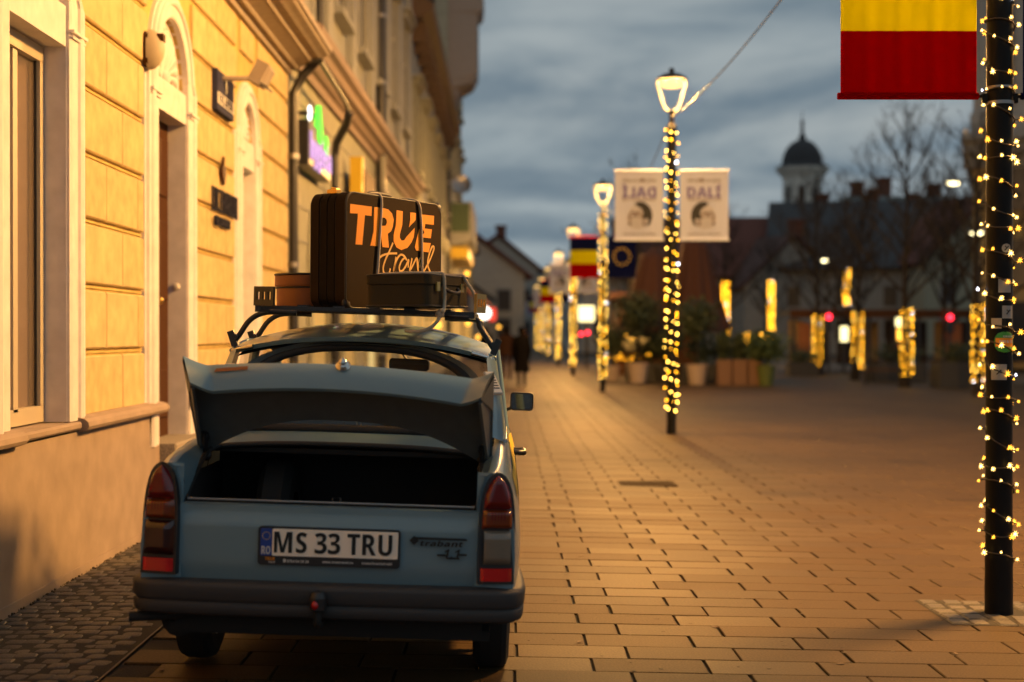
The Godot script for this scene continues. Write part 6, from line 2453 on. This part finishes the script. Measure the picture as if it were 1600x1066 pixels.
# ---------------------------------------------------------------- café terrace in the middle of the street
func leaf_clump(parent: Node3D, c: Vector3, r: Vector3, count: int, m: Material, size := 0.07) -> void:
	if not mats.has("leaf_shape"):
		var g := G.new()
		g.quad(Vector3(-0.5, 0, 0), Vector3(0, -0.1, 0.28), Vector3(0.6, 0.05, 0), Vector3(0, 0.08, -0.28))
		mats["leaf_shape"] = g.mesh()
	var where := []
	for i in count:
		var d := Vector3(rng.randfn(), rng.randfn(), rng.randfn()).normalized() * pow(rng.randf(), 0.45)
		var wob := 0.82 + 0.25 * sin(d.x * 7.0 + d.y * 5.0) * sin(d.z * 6.0 + 1.0)
		where.append(Transform3D(Basis(Vector3(rng.randf() - 0.5, rng.randf() - 0.5, rng.randf() - 0.5).normalized(), rng.randf() * TAU).scaled(Vector3.ONE * size * rng.randf_range(0.7, 1.4)), c + d * r * wob))
	many("foliage", mats.leaf_shape, m, where, parent)


func parasol(label: String, at: Vector3, h: float, lean: float) -> void:
	var t := thing("folded_parasol", label, "parasol", at, 0.0, "folded parasols on the terrace")
	t.rotation.z = lean
	var g := G.new()
	g.tube([Vector3(0, 0, 0), Vector3(0, h, 0)], 0.035, 10)
	obj("pole", g, mats.brown_wood, t)
	var rows := []
	for j in 14:
		var f := j / 13.0
		var y := lerpf(h * 0.34, h - 0.05, f)
		var r := lerpf(1.05, 0.36, pow(f, 0.9)) if j < 13 else 0.05
		var line := PackedVector3Array()
		for i in 65:
			var a := TAU * i / 64.0
			var k := 1.0 + 0.30 * (1.0 - f * 0.6) * pow(absf(sin(a * 5.0 + f * 0.8)), 0.7) - 0.12
			line.append(Vector3(cos(a) * r * k, y + 0.10 * sin(a * 5.0) * (1.0 - f), sin(a) * r * k))
		rows.append(line)
	var c := G.new()
	c.grid(rows)
	obj("canopy", c, mats.parasol, t)
	var b := G.new()
	b.lathe([Vector2(0.4, 0), Vector2(0.4, 0.10), Vector2(0.06, 0.14), Vector2(0.06, 0.4), Vector2(0.0, 0.4)], 16)
	obj("base", b, mats.pot_dark, t)


func pot_tree(label: String, at: Vector3, m_pot: Material, r0: float, hp: float, stem: float, crown: Vector3, count: int, m_leaf: Material) -> void:
	var t := thing("potted_tree", label, "potted plant", at, 0.0, "plants along the terrace")
	var g := G.new()
	g.lathe([Vector2(0, 0), Vector2(r0 * 0.72, 0), Vector2(r0, hp - 0.05), Vector2(r0 * 1.06, hp - 0.04), Vector2(r0 * 1.06, hp), Vector2(r0 * 0.9, hp), Vector2(r0 * 0.88, hp - 0.06), Vector2(0, hp - 0.06)], 20)
	obj("pot", g, m_pot, t)
	var s := G.new()
	s.tube([Vector3(0, hp - 0.08, 0), Vector3(0.02, hp + stem * 0.5, 0.01), Vector3(0, hp + stem + crown.y * 0.5, 0)], 0.03, 8)
	obj("stem", s, mats.bark, t)
	leaf_clump(t, Vector3(0, hp + stem + crown.y * 0.8, 0), crown, int(count * 1.4), m_leaf, 0.15)


func planter(label: String, at: Vector3, sz: Vector3, m: Material, bush: float, turn := 0.0) -> void:
	var t := thing("planter_box", label, "planter", at, turn, "planter boxes on the square")
	var g := G.new()
	g.box(Vector3(0, sz.y / 2, sz.z / 2 - 0.03), Vector3(sz.x, sz.y, 0.06))
	g.box(Vector3(0, sz.y / 2, -sz.z / 2 + 0.03), Vector3(sz.x, sz.y, 0.06))
	g.box(Vector3(sz.x / 2 - 0.03, sz.y / 2, 0), Vector3(0.06, sz.y - 0.006, sz.z - 0.12))
	g.box(Vector3(-sz.x / 2 + 0.03, sz.y / 2, 0), Vector3(0.06, sz.y - 0.006, sz.z - 0.12))
	obj("box", g, m, t)
	var e := G.new()
	e.box(Vector3(0, sz.y - 0.08, 0), Vector3(sz.x - 0.13, 0.06, sz.z - 0.13))
	obj("soil", e, mats.joint, t)
	if bush > 0:
		leaf_clump(t, Vector3(0, sz.y + bush * 0.45, 0), Vector3(sz.x * 0.62, bush * 0.62, sz.z * 0.62), int(600 * maxf(bush, 0.6)), mats.leaf_dark, 0.13)


func build_terrace() -> void:
	parasol("tall brown folded parasol behind the second lamp post, larger one", P(6.35, gy(6.0), 47.5), 4.9, 0.0)
	parasol("brown folded parasol left of the larger one, slightly leaning", P(4.75, gy(4.75), 46.5), 4.4, -0.03)
	parasol("brown folded parasol half hidden behind the starred flag", P(5.5, gy(5.5), 50.0), 4.6, 0.02)
	pot_tree("round topped little tree in a pale pot, left of the second lamp post", P(4.15, gy(4.15), 44.5), mats.pot_white, 0.33, 0.62, 0.9, Vector3(0.85, 0.85, 0.85), 700, mats.leaf_dark)
	pot_tree("little tree in a pale tapered pot, right of the second lamp post", P(5.95, gy(5.95), 44.0), mats.pot_white, 0.33, 0.62, 0.8, Vector3(0.8, 0.8, 0.8), 700, mats.leaf_dark)
	pot_tree("bushy plant in a green pot at the right end of the terrace", P(7.95, gy(6.0), 43.2), mats.pot_green, 0.28, 0.62, 0.1, Vector3(0.75, 0.6, 0.7), 600, mats.leaf_green)
	pot_tree("dark shrub in a pale pot under the starred flag", P(3.4, gy(3.4), 45.5), mats.pot_white, 0.28, 0.5, 0.3, Vector3(0.7, 0.65, 0.7), 500, mats.leaf_dark)
	pot_tree("dark shrub in a black pot between the folded parasols", P(5.1, gy(5.1), 45.5), mats.pot_dark, 0.3, 0.5, 0.3, Vector3(0.8, 0.7, 0.7), 600, mats.leaf_dark)
	var words := ["leftmost of three tall brown planters on the terrace", "middle one of three tall brown planters on the terrace", "rightmost of three tall brown planters on the terrace"]
	for i in 3:
		planter(words[i], P(6.72 + i * 0.47, gy(6.0), 43.6), Vector3(0.42, 0.78, 0.42), mats.pot_brown, 0.9)
	for i in 3:
		planter(["long dark planter with a hedge behind the pale pots", "dark planter with a hedge behind the three brown planters", "dark hedge planter at the back of the terrace"][i], P(4.7 + i * 1.7, gy(5.6), [46.0, 45.2, 48.5][i]), Vector3(1.6, 0.6, 0.5), mats.pot_dark, 1.0)
	# café pavilion with lit window
	var cf := thing("cafe_pavilion", "low dark café pavilion with a warm lit window behind the parasols", "pavilion", P(5.6, gy(5.6), 54.0))
	wall_box(cf, "wall", -1.3, 1.7, 0.0, 2.9, -4.0, 0.0, mats.brown_wood)
	wall_box(cf, "roof", -1.6, 1.9, 2.9, 3.15, -4.3, 0.4, mats.roof_brown)
	for k in 3:
		var wn := wall_box(cf, "window", -1.15 + k * 0.62, -0.60 + k * 0.62, 0.9, 2.3, 0.002, 0.06, mats.brown_wood)
		wall_box(wn, "pane", -1.10 + k * 0.62, -0.65 + k * 0.62, 0.95, 2.25, 0.061, 0.075, mats.window_warm)
	var fs := thing("fairy_light_garland", "loose garland of fairy lights on the café front", "string lights", P(4.6, gy(4.6), 53.6), 0.0, "fairy lights wound round posts and trunks")
	var wh := []
	for i in 60:
		wh.append(Transform3D(Basis().scaled(Vector3.ONE * 0.9), Vector3(rng.randf_range(-0.9, 0.9), 0.55 + 0.25 * rng.randf() + (0.7 if i % 3 == 0 else 0.0), 0.0)))
	many("amber_bulbs", mats.bulb_shape_round, mats.bulb_amber, wh, fs)
	var yb := thing("lit_box_sign", "square light box glowing yellow beside the fourth lamp post", "sign", P(3.32, 2.28, 58.0))
	wall_box(yb, "box", -0.36, 0.36, -0.36, 0.36, -0.12, 0.0, mats.black_paint, 0.01)
	wall_box(yb, "sign_face", -0.32, 0.32, -0.32, 0.32, 0.001, 0.02, mats.sign_yellow)
	var yp := G.new()
	yp.tube([Vector3(0, -2.3, -0.06), Vector3(0, -0.36, -0.06)], 0.04, 8)
	obj("post", yp, mats.black_paint, yb)
	for q in [[3.0, 1.45, 56.0, "left"], [3.28, 1.50, 56.3, "right"]]:
		var rl := thing("red_lamp", "small red lamp under the yellow light box, %s one" % q[3], "lamp", P(q[0], q[1], q[2]), 0.0, "red lamps under the light box")
		var g := G.new()
		g.ball(Vector3.ZERO, Vector3(0.08, 0.08, 0.08), 8, 6)
		obj("lamp_glow", g, mats.signal_red, rl)
		var g2 := G.new()
		g2.tube([Vector3(0, -1.5, 0), Vector3(0, -0.08, 0)], 0.02, 6)
		obj("stand", g2, mats.black_paint, rl)


# ---------------------------------------------------------------- trees, shelter and lights of the square
func branch(g: G, p: Vector3, d: Vector3, l: float, r: float, level: int) -> void:
	var steps := 4 if level < 2 else 3
	var path := [p]
	var rad := [r]
	var q := p
	var dir := d
	for i in steps:
		dir = (dir + Vector3(rng.randf_range(-0.16, 0.16), rng.randf_range(-0.02, 0.16), rng.randf_range(-0.16, 0.16))).normalized()
		q += dir * l / steps
		path.append(q)
		rad.append(lerpf(r, r * 0.5, (i + 1.0) / steps))
	g.tube(path, rad, 7 if level == 0 else (5 if level == 1 else 3), false)
	if level >= 4:
		return
	var kids: int = [0, 4, 4, 3][level] if level > 0 else 0
	for k in kids:
		var f := rng.randf_range(0.25, 1.0)
		var i := clampi(int(f * steps), 0, steps - 1)
		var at: Vector3 = (path[i] as Vector3).lerp(path[i + 1], f * steps - i)
		var side := Vector3(rng.randfn(), rng.randf_range(-0.1, 0.9), rng.randfn()).normalized()
		branch(g, at, (dir * 0.9 + side * 0.8).normalized(), l * rng.randf_range(0.42, 0.62), maxf(0.006, r * lerpf(1.0, 0.5, f) * 0.60), level + 1)


func bare_tree(h: float, seed_no: int) -> Node3D:
	rng.seed = seed_no
	var t := Node3D.new()
	var g := G.new()
	var trunk := []
	var rad := []
	for i in 9:
		var f := i / 8.0
		trunk.append(Vector3(0.10 * sin(f * 3.0 + seed_no), f * h * 0.92, 0.08 * cos(f * 2.6 + seed_no)))
		rad.append(lerpf(0.135, 0.018, pow(f, 0.85)) + (0.06 if i == 0 else 0.0))
	g.tube(trunk, rad, 9, false)
	obj("trunk", g, mats.bark, t)
	var c := G.new()
	for k in 19:
		var f := lerpf(0.30, 0.97, k / 18.0)
		var i := clampi(int(f * 8.0), 0, 7)
		var at: Vector3 = (trunk[i] as Vector3).lerp(trunk[i + 1], f * 8.0 - i)
		var a := k * 2.4 + rng.randf() * 0.6
		var up := lerpf(0.45, 1.5, f)
		branch(c, at, Vector3(cos(a), up, sin(a)).normalized(), h * lerpf(0.42, 0.14, f), lerpf(0.065, 0.022, f), 1)
	obj("branches", c, mats.bark, t)
	return t


func build_square() -> void:
	var protos := [bare_tree(7.6, 3), bare_tree(7.0, 8), bare_tree(8.2, 21)]
	var first := [true, true, true]
	rng.seed = 77
	# [x, distance, kind, scale, label]
	var trees := [
		[12.1, 36.2, 0, 0.92, "bare tree with lit trunk nearest the front lamp post's right side"],
		[11.9, 42.0, 2, 0.98, "tall bare tree with lit trunk in front of the bus shelter, second of its row"],
		[12.0, 48.3, 1, 0.95, "bare tree with lit trunk behind the tall one, third of its row"],
		[12.0, 54.5, 0, 1.0, "bare tree with lit trunk at the shelter's left end, fourth of its row"],
		[21.0, 66.0, 0, 1.0, "bare tree before the ornate corner building"],
		[11.75, 76.3, 2, 1.0, "bare tree with a light string just right of the folded parasols"],
		[20.7, 86.3, 0, 1.1, "bare tree carrying the light string that shows above the shelter roof"],
		[18.0, 96.3, 1, 1.1, "bare tree carrying the long light string between parasols and shelter"],
		[9.5, 104.0, 2, 1.0, "bare tree just above the brown planters"],
		[6.2, 70.0, 1, 1.35, "bare tree rising behind the left white banner"],
		[15.5, 110.0, 0, 1.2, "far bare tree below the domed tower"],
		[19.3, 62.0, 0, 1.15, "bare tree with its crown beside the nearest post"],
	]
	for i in trees.size():
		var q: Array = trees[i]
		var t: Node3D
		if first[q[2]]:
			t = protos[q[2]]
			first[q[2]] = false
		else:
			t = protos[q[2]].duplicate()
		t.name = numbered("bare_tree")
		add_child(t)
		t.position = P(q[0], gy(q[0]), q[1])
		t.rotation.y = i * 1.7
		t.scale = Vector3.ONE * q[3]
		tag(t, q[4], "tree", "bare trees on the square")
		if i < 4:
			light_string("dense fairy lights on the trunk of the %s tree in the square's front row" % ["first", "second", "third", "fourth"][i], P(q[0], gy(q[0]), q[1]), 0.155, 0.30, 2.35, 0.085, 0.15, false, 1.05, false, 0.85)
	var hi := [[11.8, 76.0, 1.0, 4.4, "fairy light string just right of the folded parasols"], [18.0, 96.0, 1.1, 5.2, "long fairy light string midway between parasols and shelter"], [20.7, 86.0, 3.3, 5.5, "fairy light string above the shelter roof"], [13.2, 78.0, 0.6, 1.6, "short fairy light cluster beside the shelter"], [16.4, 90.0, 0.7, 1.7, "low fairy light cluster behind the terrace"], [12.4, 68.0, 0.7, 1.6, "short fairy light cluster left of the shelter posts"]]
	for q in hi:
		light_string(q[4], P(q[0], gy(q[0]), q[1]), 0.16, q[2], q[3], 0.09, 0.15, false, 1.9, false, 0.9)
	# bus shelter
	var sh := thing("bus_shelter", "long dark flat roofed bus shelter behind the row of trees", "shelter", P(15.8, gy(6), 58.0))
	wall_box(sh, "roof", -4.2, 4.2, 2.32, 2.52, -2.0, 0.4, mats.black_paint)
	wall_box(sh, "fascia", -4.24, 4.24, 2.22, 2.56, 0.402, 0.46, mats.brown_wood)
	for k in 9:
		wall_box(sh, "post", -4.1 + k * 1.02, -3.98 + k * 1.02, 0.0, 2.32, 0.1, 0.22, mats.black_paint)
	for k in 8:
		var p := wall_box(sh, "panel", -3.9 + k * 1.02, -3.2 + k * 1.02, 0.3, 2.1, -1.6, -1.52, mats.dark_room if k % 3 else mats.ochre)
		p.set_meta("label", "glazed back panel" if k % 3 else "orange poster panel")
	wall_box(sh, "bench", -3.4, 3.4, 0.42, 0.50, -1.2, -0.8, mats.brown_wood)
	wall_box(sh, "poster_panel", -3.85, -3.35, 0.5, 2.0, 0.12, 0.2, mats.case_orange)
	wall_box(sh, "poster_panel", 2.1, 2.8, 0.5, 2.0, 0.12, 0.2, mats.case_orange)
	# lit column, signals
	var col := [[13.62, 57.0, 1.15, 1.75, "sign_yellow", "tall narrow lit panel glowing yellow at the shelter's left end"], [15.85, 57.0, 1.75, 2.1, "sign_yellow", "small yellow lit panel in the middle of the shelter"], [15.85, 56.8, 1.2, 1.65, "shop_light", "small orange lit panel below the yellow one in the shelter"]]
	for q in col:
		var t := thing("lit_sign", q[5], "sign", P(q[0], 0, q[1]))
		wall_box(t, "sign_face", -0.15, 0.15, q[2], q[3], 0.0, 0.04, mats[q[4]])
		wall_box(t, "case", -0.2, 0.2, q[2] - 0.06, q[3] + 0.06, -0.12, -0.002, mats.black_paint)
		wall_box(t, "stand", -0.04, 0.04, -0.12, q[2] - 0.06, -0.1, -0.04, mats.black_paint)
	var sig := [[13.05, 2.14, 57.2, "red traffic light at the shelter's left end"], [17.95, 2.12, 57.2, "red traffic light at the shelter's right part"], [15.9, 0.95, 56.9, "low red lamp in the middle of the shelter"], [12.3, 1.35, 80.0, "small far red light beside the short fairy light cluster"]]
	for q in sig:
		var t := thing("traffic_light", q[3], "traffic light", P(q[0], 0, q[2]))
		wall_box(t, "housing", -0.16, 0.16, q[1] - 0.6, q[1] + 0.2, -0.16, 0.0, mats.black_paint, 0.02)
		var g := G.new()
		g.ball(Vector3(0, q[1], 0.0), Vector3(0.12, 0.12, 0.06), 12, 6)
		obj("signal_lens", g, mats.signal_red, t)
		if q[1] > 1.0:
			wall_box(t, "pole", -0.05, 0.05, -0.1, q[1] - 0.6, -0.12, -0.02, mats.black_paint)
	var road := [[18.0, 5.6, 80.0, "road lamp with a yellow head above the shelter roof"], [18.6, 5.43, 56.0, "road lamp with a pale green white head before the corner building"], [17.85, 7.45, 56.5, "small high lamp on the corner of the ornate building"]]
	for q in road:
		var t := thing("road_lamp", q[3], "road lamp", P(q[0], 0, q[2]), 0.0, "tall road lamps beyond the square")
		var g := G.new()
		g.tube(curve3([Vector3(1.0, -0.1, 0), Vector3(1.0, q[1] - 0.5, 0), Vector3(0.8, q[1] + 0.05, 0), Vector3(0.0, q[1] + 0.1, 0)], 5), 0.055, 8)
		obj("pole", g, mats.black_paint, t)
		var h := G.new()
		h.box(Vector3(0, q[1] + 0.09, 0), Vector3(0.65, 0.1, 0.3))
		obj("head", h, mats.steel, t)
		var l := G.new()
		l.ball(Vector3(0, q[1] + 0.02, 0), Vector3(0.26, 0.10, 0.15), 10, 6)
		obj("lamp_glow", l, mats.road_lamp_glow, t)
	# planters before the shelter
	planter("big dark planter with low shrubs between the second and third lit trunk", P(13.0, gy(6), 47.0), Vector3(1.7, 0.62, 1.0), mats.pot_dark, 0.7)
	planter("big dark planter with low shrubs beside the first lit trunk", P(13.2, gy(6), 41.5), Vector3(1.25, 0.75, 1.0), mats.pot_dark, 0.6)
	planter("dark planter near the left end of the shelter", P(11.2, gy(6), 53.5), Vector3(1.1, 0.5, 0.8), mats.pot_dark, 0.5)
	var bench := thing("street_bench", "low dark bench at the foot of the second lit trunk", "bench", P(12.1, gy(6), 45.0))
	for k in 4:
		wall_box(bench, "slat", -0.8, 0.8, 0.42, 0.46, -0.22 + k * 0.11, -0.13 + k * 0.11, mats.brown_wood)
	for x in [-0.7, 0.66]:
		wall_box(bench, "leg", x, x + 0.06, 0.0, 0.42, -0.2, 0.2, mats.black_paint)


# ---------------------------------------------------------------- people
func smin(a: float, b: float, k: float) -> float:
	var h := clampf(0.5 + 0.5 * (b - a) / k, 0.0, 1.0)
	return lerpf(b, a, h) - k * h * (1.0 - h)


# one continuous skin round tapered bones [from, to, radius, radius], by surface nets
func body_mesh(bones: Array, cell: float, soft: float) -> G:
	var lo := Vector3(1e9, 1e9, 1e9)
	var hi := -lo
	for b in bones:
		var r: float = maxf(b[2], b[3]) + cell * 2.0
		for e in 2:
			lo = lo.min(b[e] - Vector3.ONE * r)
			hi = hi.max(b[e] + Vector3.ONE * r)
	var n := Vector3i(((hi - lo) / cell).ceil()) + Vector3i.ONE
	var f := PackedFloat32Array()
	f.resize(n.x * n.y * n.z)
	f.fill(1.0)
	var first := true
	for b in bones:
		var r: float = maxf(b[2], b[3]) + soft + cell * 2.0
		var a0 := Vector3i((((b[0] as Vector3).min(b[1]) - Vector3.ONE * r - lo) / cell).floor()).clamp(Vector3i.ZERO, n - Vector3i.ONE)
		var a1 := Vector3i((((b[0] as Vector3).max(b[1]) + Vector3.ONE * r - lo) / cell).ceil()).clamp(Vector3i.ZERO, n - Vector3i.ONE)
		var ab: Vector3 = b[1] - b[0]
		var l2 := maxf(ab.length_squared(), 1e-9)
		for z in range(a0.z, a1.z + 1):
			for y in range(a0.y, a1.y + 1):
				for x in range(a0.x, a1.x + 1):
					var p := lo + Vector3(x, y, z) * cell
					var t := clampf((p - b[0]).dot(ab) / l2, 0.0, 1.0)
					var d: float = p.distance_to(b[0] + ab * t) - lerpf(b[2], b[3], t)
					var i := x + n.x * (y + n.y * z)
					f[i] = smin(f[i], d, soft)
	var ids := {}
	var vs := []
	for z in n.z - 1:
		for y in n.y - 1:
			for x in n.x - 1:
				var c := PackedFloat32Array()
				var neg := 0
				for k in 8:
					var v := f[(x + (k & 1)) + n.x * ((y + ((k >> 1) & 1)) + n.y * (z + (k >> 2)))]
					c.append(v)
					neg += 1 if v < 0 else 0
				if neg == 0 or neg == 8:
					continue
				var sum := Vector3.ZERO
				var hits := 0
				for e in [[0, 1], [2, 3], [4, 5], [6, 7], [0, 2], [1, 3], [4, 6], [5, 7], [0, 4], [1, 5], [2, 6], [3, 7]]:
					var u: float = c[e[0]]
					var w: float = c[e[1]]
					if (u < 0) != (w < 0):
						var t := u / (u - w)
						var pa := Vector3(e[0] & 1, (e[0] >> 1) & 1, e[0] >> 2)
						var pb := Vector3(e[1] & 1, (e[1] >> 1) & 1, e[1] >> 2)
						sum += pa.lerp(pb, t)
						hits += 1
				ids[x + n.x * (y + n.y * z)] = vs.size()
				vs.append(lo + (Vector3(x, y, z) + sum / hits) * cell)
	var quads := []
	var normals := []
	for i in vs.size():
		normals.append(Vector3.ZERO)
	var step := [1, n.x, n.x * n.y]
	for z in range(1, n.z - 1):
		for y in range(1, n.y - 1):
			for x in range(1, n.x - 1):
				var i := x + n.x * (y + n.y * z)
				for ax in 3:
					var s0 := f[i] < 0
					var s1: bool = f[i + step[ax]] < 0
					if s0 == s1:
						continue
					var u: int = step[(ax + 1) % 3]
					var w: int = step[(ax + 2) % 3]
					var q := [ids[i], ids[i - u], ids[i - u - w], ids[i - w]]
					if not s0:
						q.reverse()
					quads.append(q)
					var m: Vector3 = (vs[q[1]] - vs[q[0]]).cross(vs[q[2]] - vs[q[0]])
					for k in q:
						normals[k] += m
	var g := G.new()
	for q in quads:
		for k in [[0, 1, 2], [0, 2, 3]]:
			g.tri_n(vs[q[k[0]]], vs[q[k[1]]], vs[q[k[2]]], normals[q[k[0]]].normalized(), normals[q[k[1]]].normalized(), normals[q[k[2]]].normalized())
	return g


func walker(label: String, at: Vector3, turn: float, h: float, stride: float, m_coat: Material, coat_end: float) -> void:
	var t := thing("person", label, "person", at, turn)
	var k := h / 1.72
	var J := func(x: float, y: float, z: float) -> Vector3: return Vector3(x, y, z) * k
	# legs, trunk, arms, head as one skin; walks towards -z
	var bones := []
	for s in [-1.0, 1.0]:
		var f: float = s * stride
		bones.append([J.call(s * 0.09, 0.90, 0), J.call(s * 0.095, 0.48, -f * 0.45), 0.085 * k, 0.058 * k])
		bones.append([J.call(s * 0.095, 0.48, -f * 0.45), J.call(s * 0.09, 0.08, -f * 0.7 + 0.10 * maxf(0.0, -s) * stride * 3.0), 0.056 * k, 0.042 * k])
		bones.append([J.call(s * 0.09, 0.05, -f * 0.7), J.call(s * 0.10, 0.035, -f * 0.7 - 0.15), 0.042 * k, 0.034 * k])
		bones.append([J.call(s * 0.17, 1.38, 0), J.call(s * 0.235, 1.10, f * 0.12), 0.065 * k, 0.052 * k])
		bones.append([J.call(s * 0.235, 1.10, f * 0.12), J.call(s * 0.22, 0.86, f * 0.12 - 0.08), 0.052 * k, 0.042 * k])
		# palm, fingers and thumb hanging by the thigh
		var hand: Vector3 = J.call(s * 0.218, 0.80, f * 0.12 - 0.09)
		bones.append([J.call(s * 0.22, 0.85, f * 0.12 - 0.08), hand, 0.030 * k, 0.028 * k])
		for e in 4:
			bones.append([hand + J.call(0, 0, 0.026 - e * 0.017), hand + J.call(-s * 0.012, -0.075 + 0.012 * absf(e - 1.3), 0.024 - e * 0.018), 0.010 * k, 0.008 * k])
		bones.append([hand + J.call(0, 0.02, -0.02), hand + J.call(-s * 0.01, -0.035, -0.052), 0.011 * k, 0.009 * k])
	bones.append([J.call(-0.06, 0.95, 0), J.call(0.06, 0.95, 0), 0.13 * k, 0.13 * k])
	bones.append([J.call(0, 0.98, 0), J.call(0, 1.30, 0), 0.13 * k, 0.145 * k])
	bones.append([J.call(-0.13, 1.38, 0), J.call(0.13, 1.38, 0), 0.085 * k, 0.085 * k])
	bones.append([J.call(0, 1.40, 0), J.call(0, 1.54, -0.01), 0.06 * k, 0.055 * k])
	bones.append([J.call(0, 1.57, -0.01), J.call(0, 1.635, -0.015), 0.082 * k, 0.086 * k])
	bones.append([J.call(0, 1.575, -0.095), J.call(0, 1.56, -0.108), 0.014 * k, 0.012 * k])
	obj("body", body_mesh(bones, 0.018, 0.035), m_coat, t)
	# long coat
	var rows := []
	for j in 10:
		var f := j / 9.0
		var y := lerpf(coat_end, 1.43, f)
		var line := PackedVector3Array()
		for i in 33:
			var a := TAU * i / 32.0
			var rx := table([[0.0, 0.235], [0.35, 0.205], [0.6, 0.185], [0.85, 0.225], [1.0, 0.11]], f)
			var rz := table([[0.0, 0.20], [0.35, 0.16], [0.6, 0.145], [0.85, 0.15], [1.0, 0.09]], f)
			var wob := 1.0 + 0.05 * (1.0 - f) * sin(a * 6.0)
			line.append(Vector3(cos(a) * rx * wob, y, -sin(a) * rz * wob) * k)
		rows.append(line)
	var cg := G.new()
	cg.grid(rows)
	obj("coat", cg, m_coat, t)
	var hair := G.new()
	hair.ball(Vector3(0, 1.625, 0.008) * k, Vector3(0.098, 0.105, 0.105) * k, 14, 8)
	hair.ball(Vector3(0, 1.55, 0.055) * k, Vector3(0.075, 0.10, 0.05) * k, 12, 8)
	obj("hair", hair, mats.coat_black, t)
	var face := G.new()
	face.ball(Vector3(0, 1.585, -0.055) * k, Vector3(0.068, 0.085, 0.055) * k, 12, 8)
	obj("face", face, mats.skin, t)
	for s in [-1.0, 1.0]:
		var ear := G.new()
		ear.ball(Vector3(s * 0.094, 1.585, -0.01) * k, Vector3(0.012, 0.03, 0.018) * k, 8, 5)
		obj("ear", ear, mats.skin, t)
		var eye := G.new()
		eye.ball(Vector3(s * 0.032, 1.605, -0.105) * k, Vector3(0.012, 0.007, 0.006) * k, 8, 5)
		obj("eye", eye, mats.print_black, t)


func build_people() -> void:
	walker("person in a long black coat walking away up the street beside the car mirror", P(0.46, gy(0.46), 39.5), 0.0, 1.66, 0.26, mats.coat_black, 0.42)
	walker("person in a brown jacket left of the one in black", P(0.05, gy(0.05), 46.0), 0.1, 1.68, -0.2, mats.coat_brown, 0.78)
	walker("person in dark clothes farthest off, by the shopfronts", P(-0.75, gy(-0.75), 56.0), -0.2, 1.72, 0.2, mats.coat_black, 0.75)
	walker("person in a brown coat far up the street under the lamps", P(0.95, gy(0.95), 70.0), 0.15, 1.7, -0.22, mats.coat_brown, 0.6)
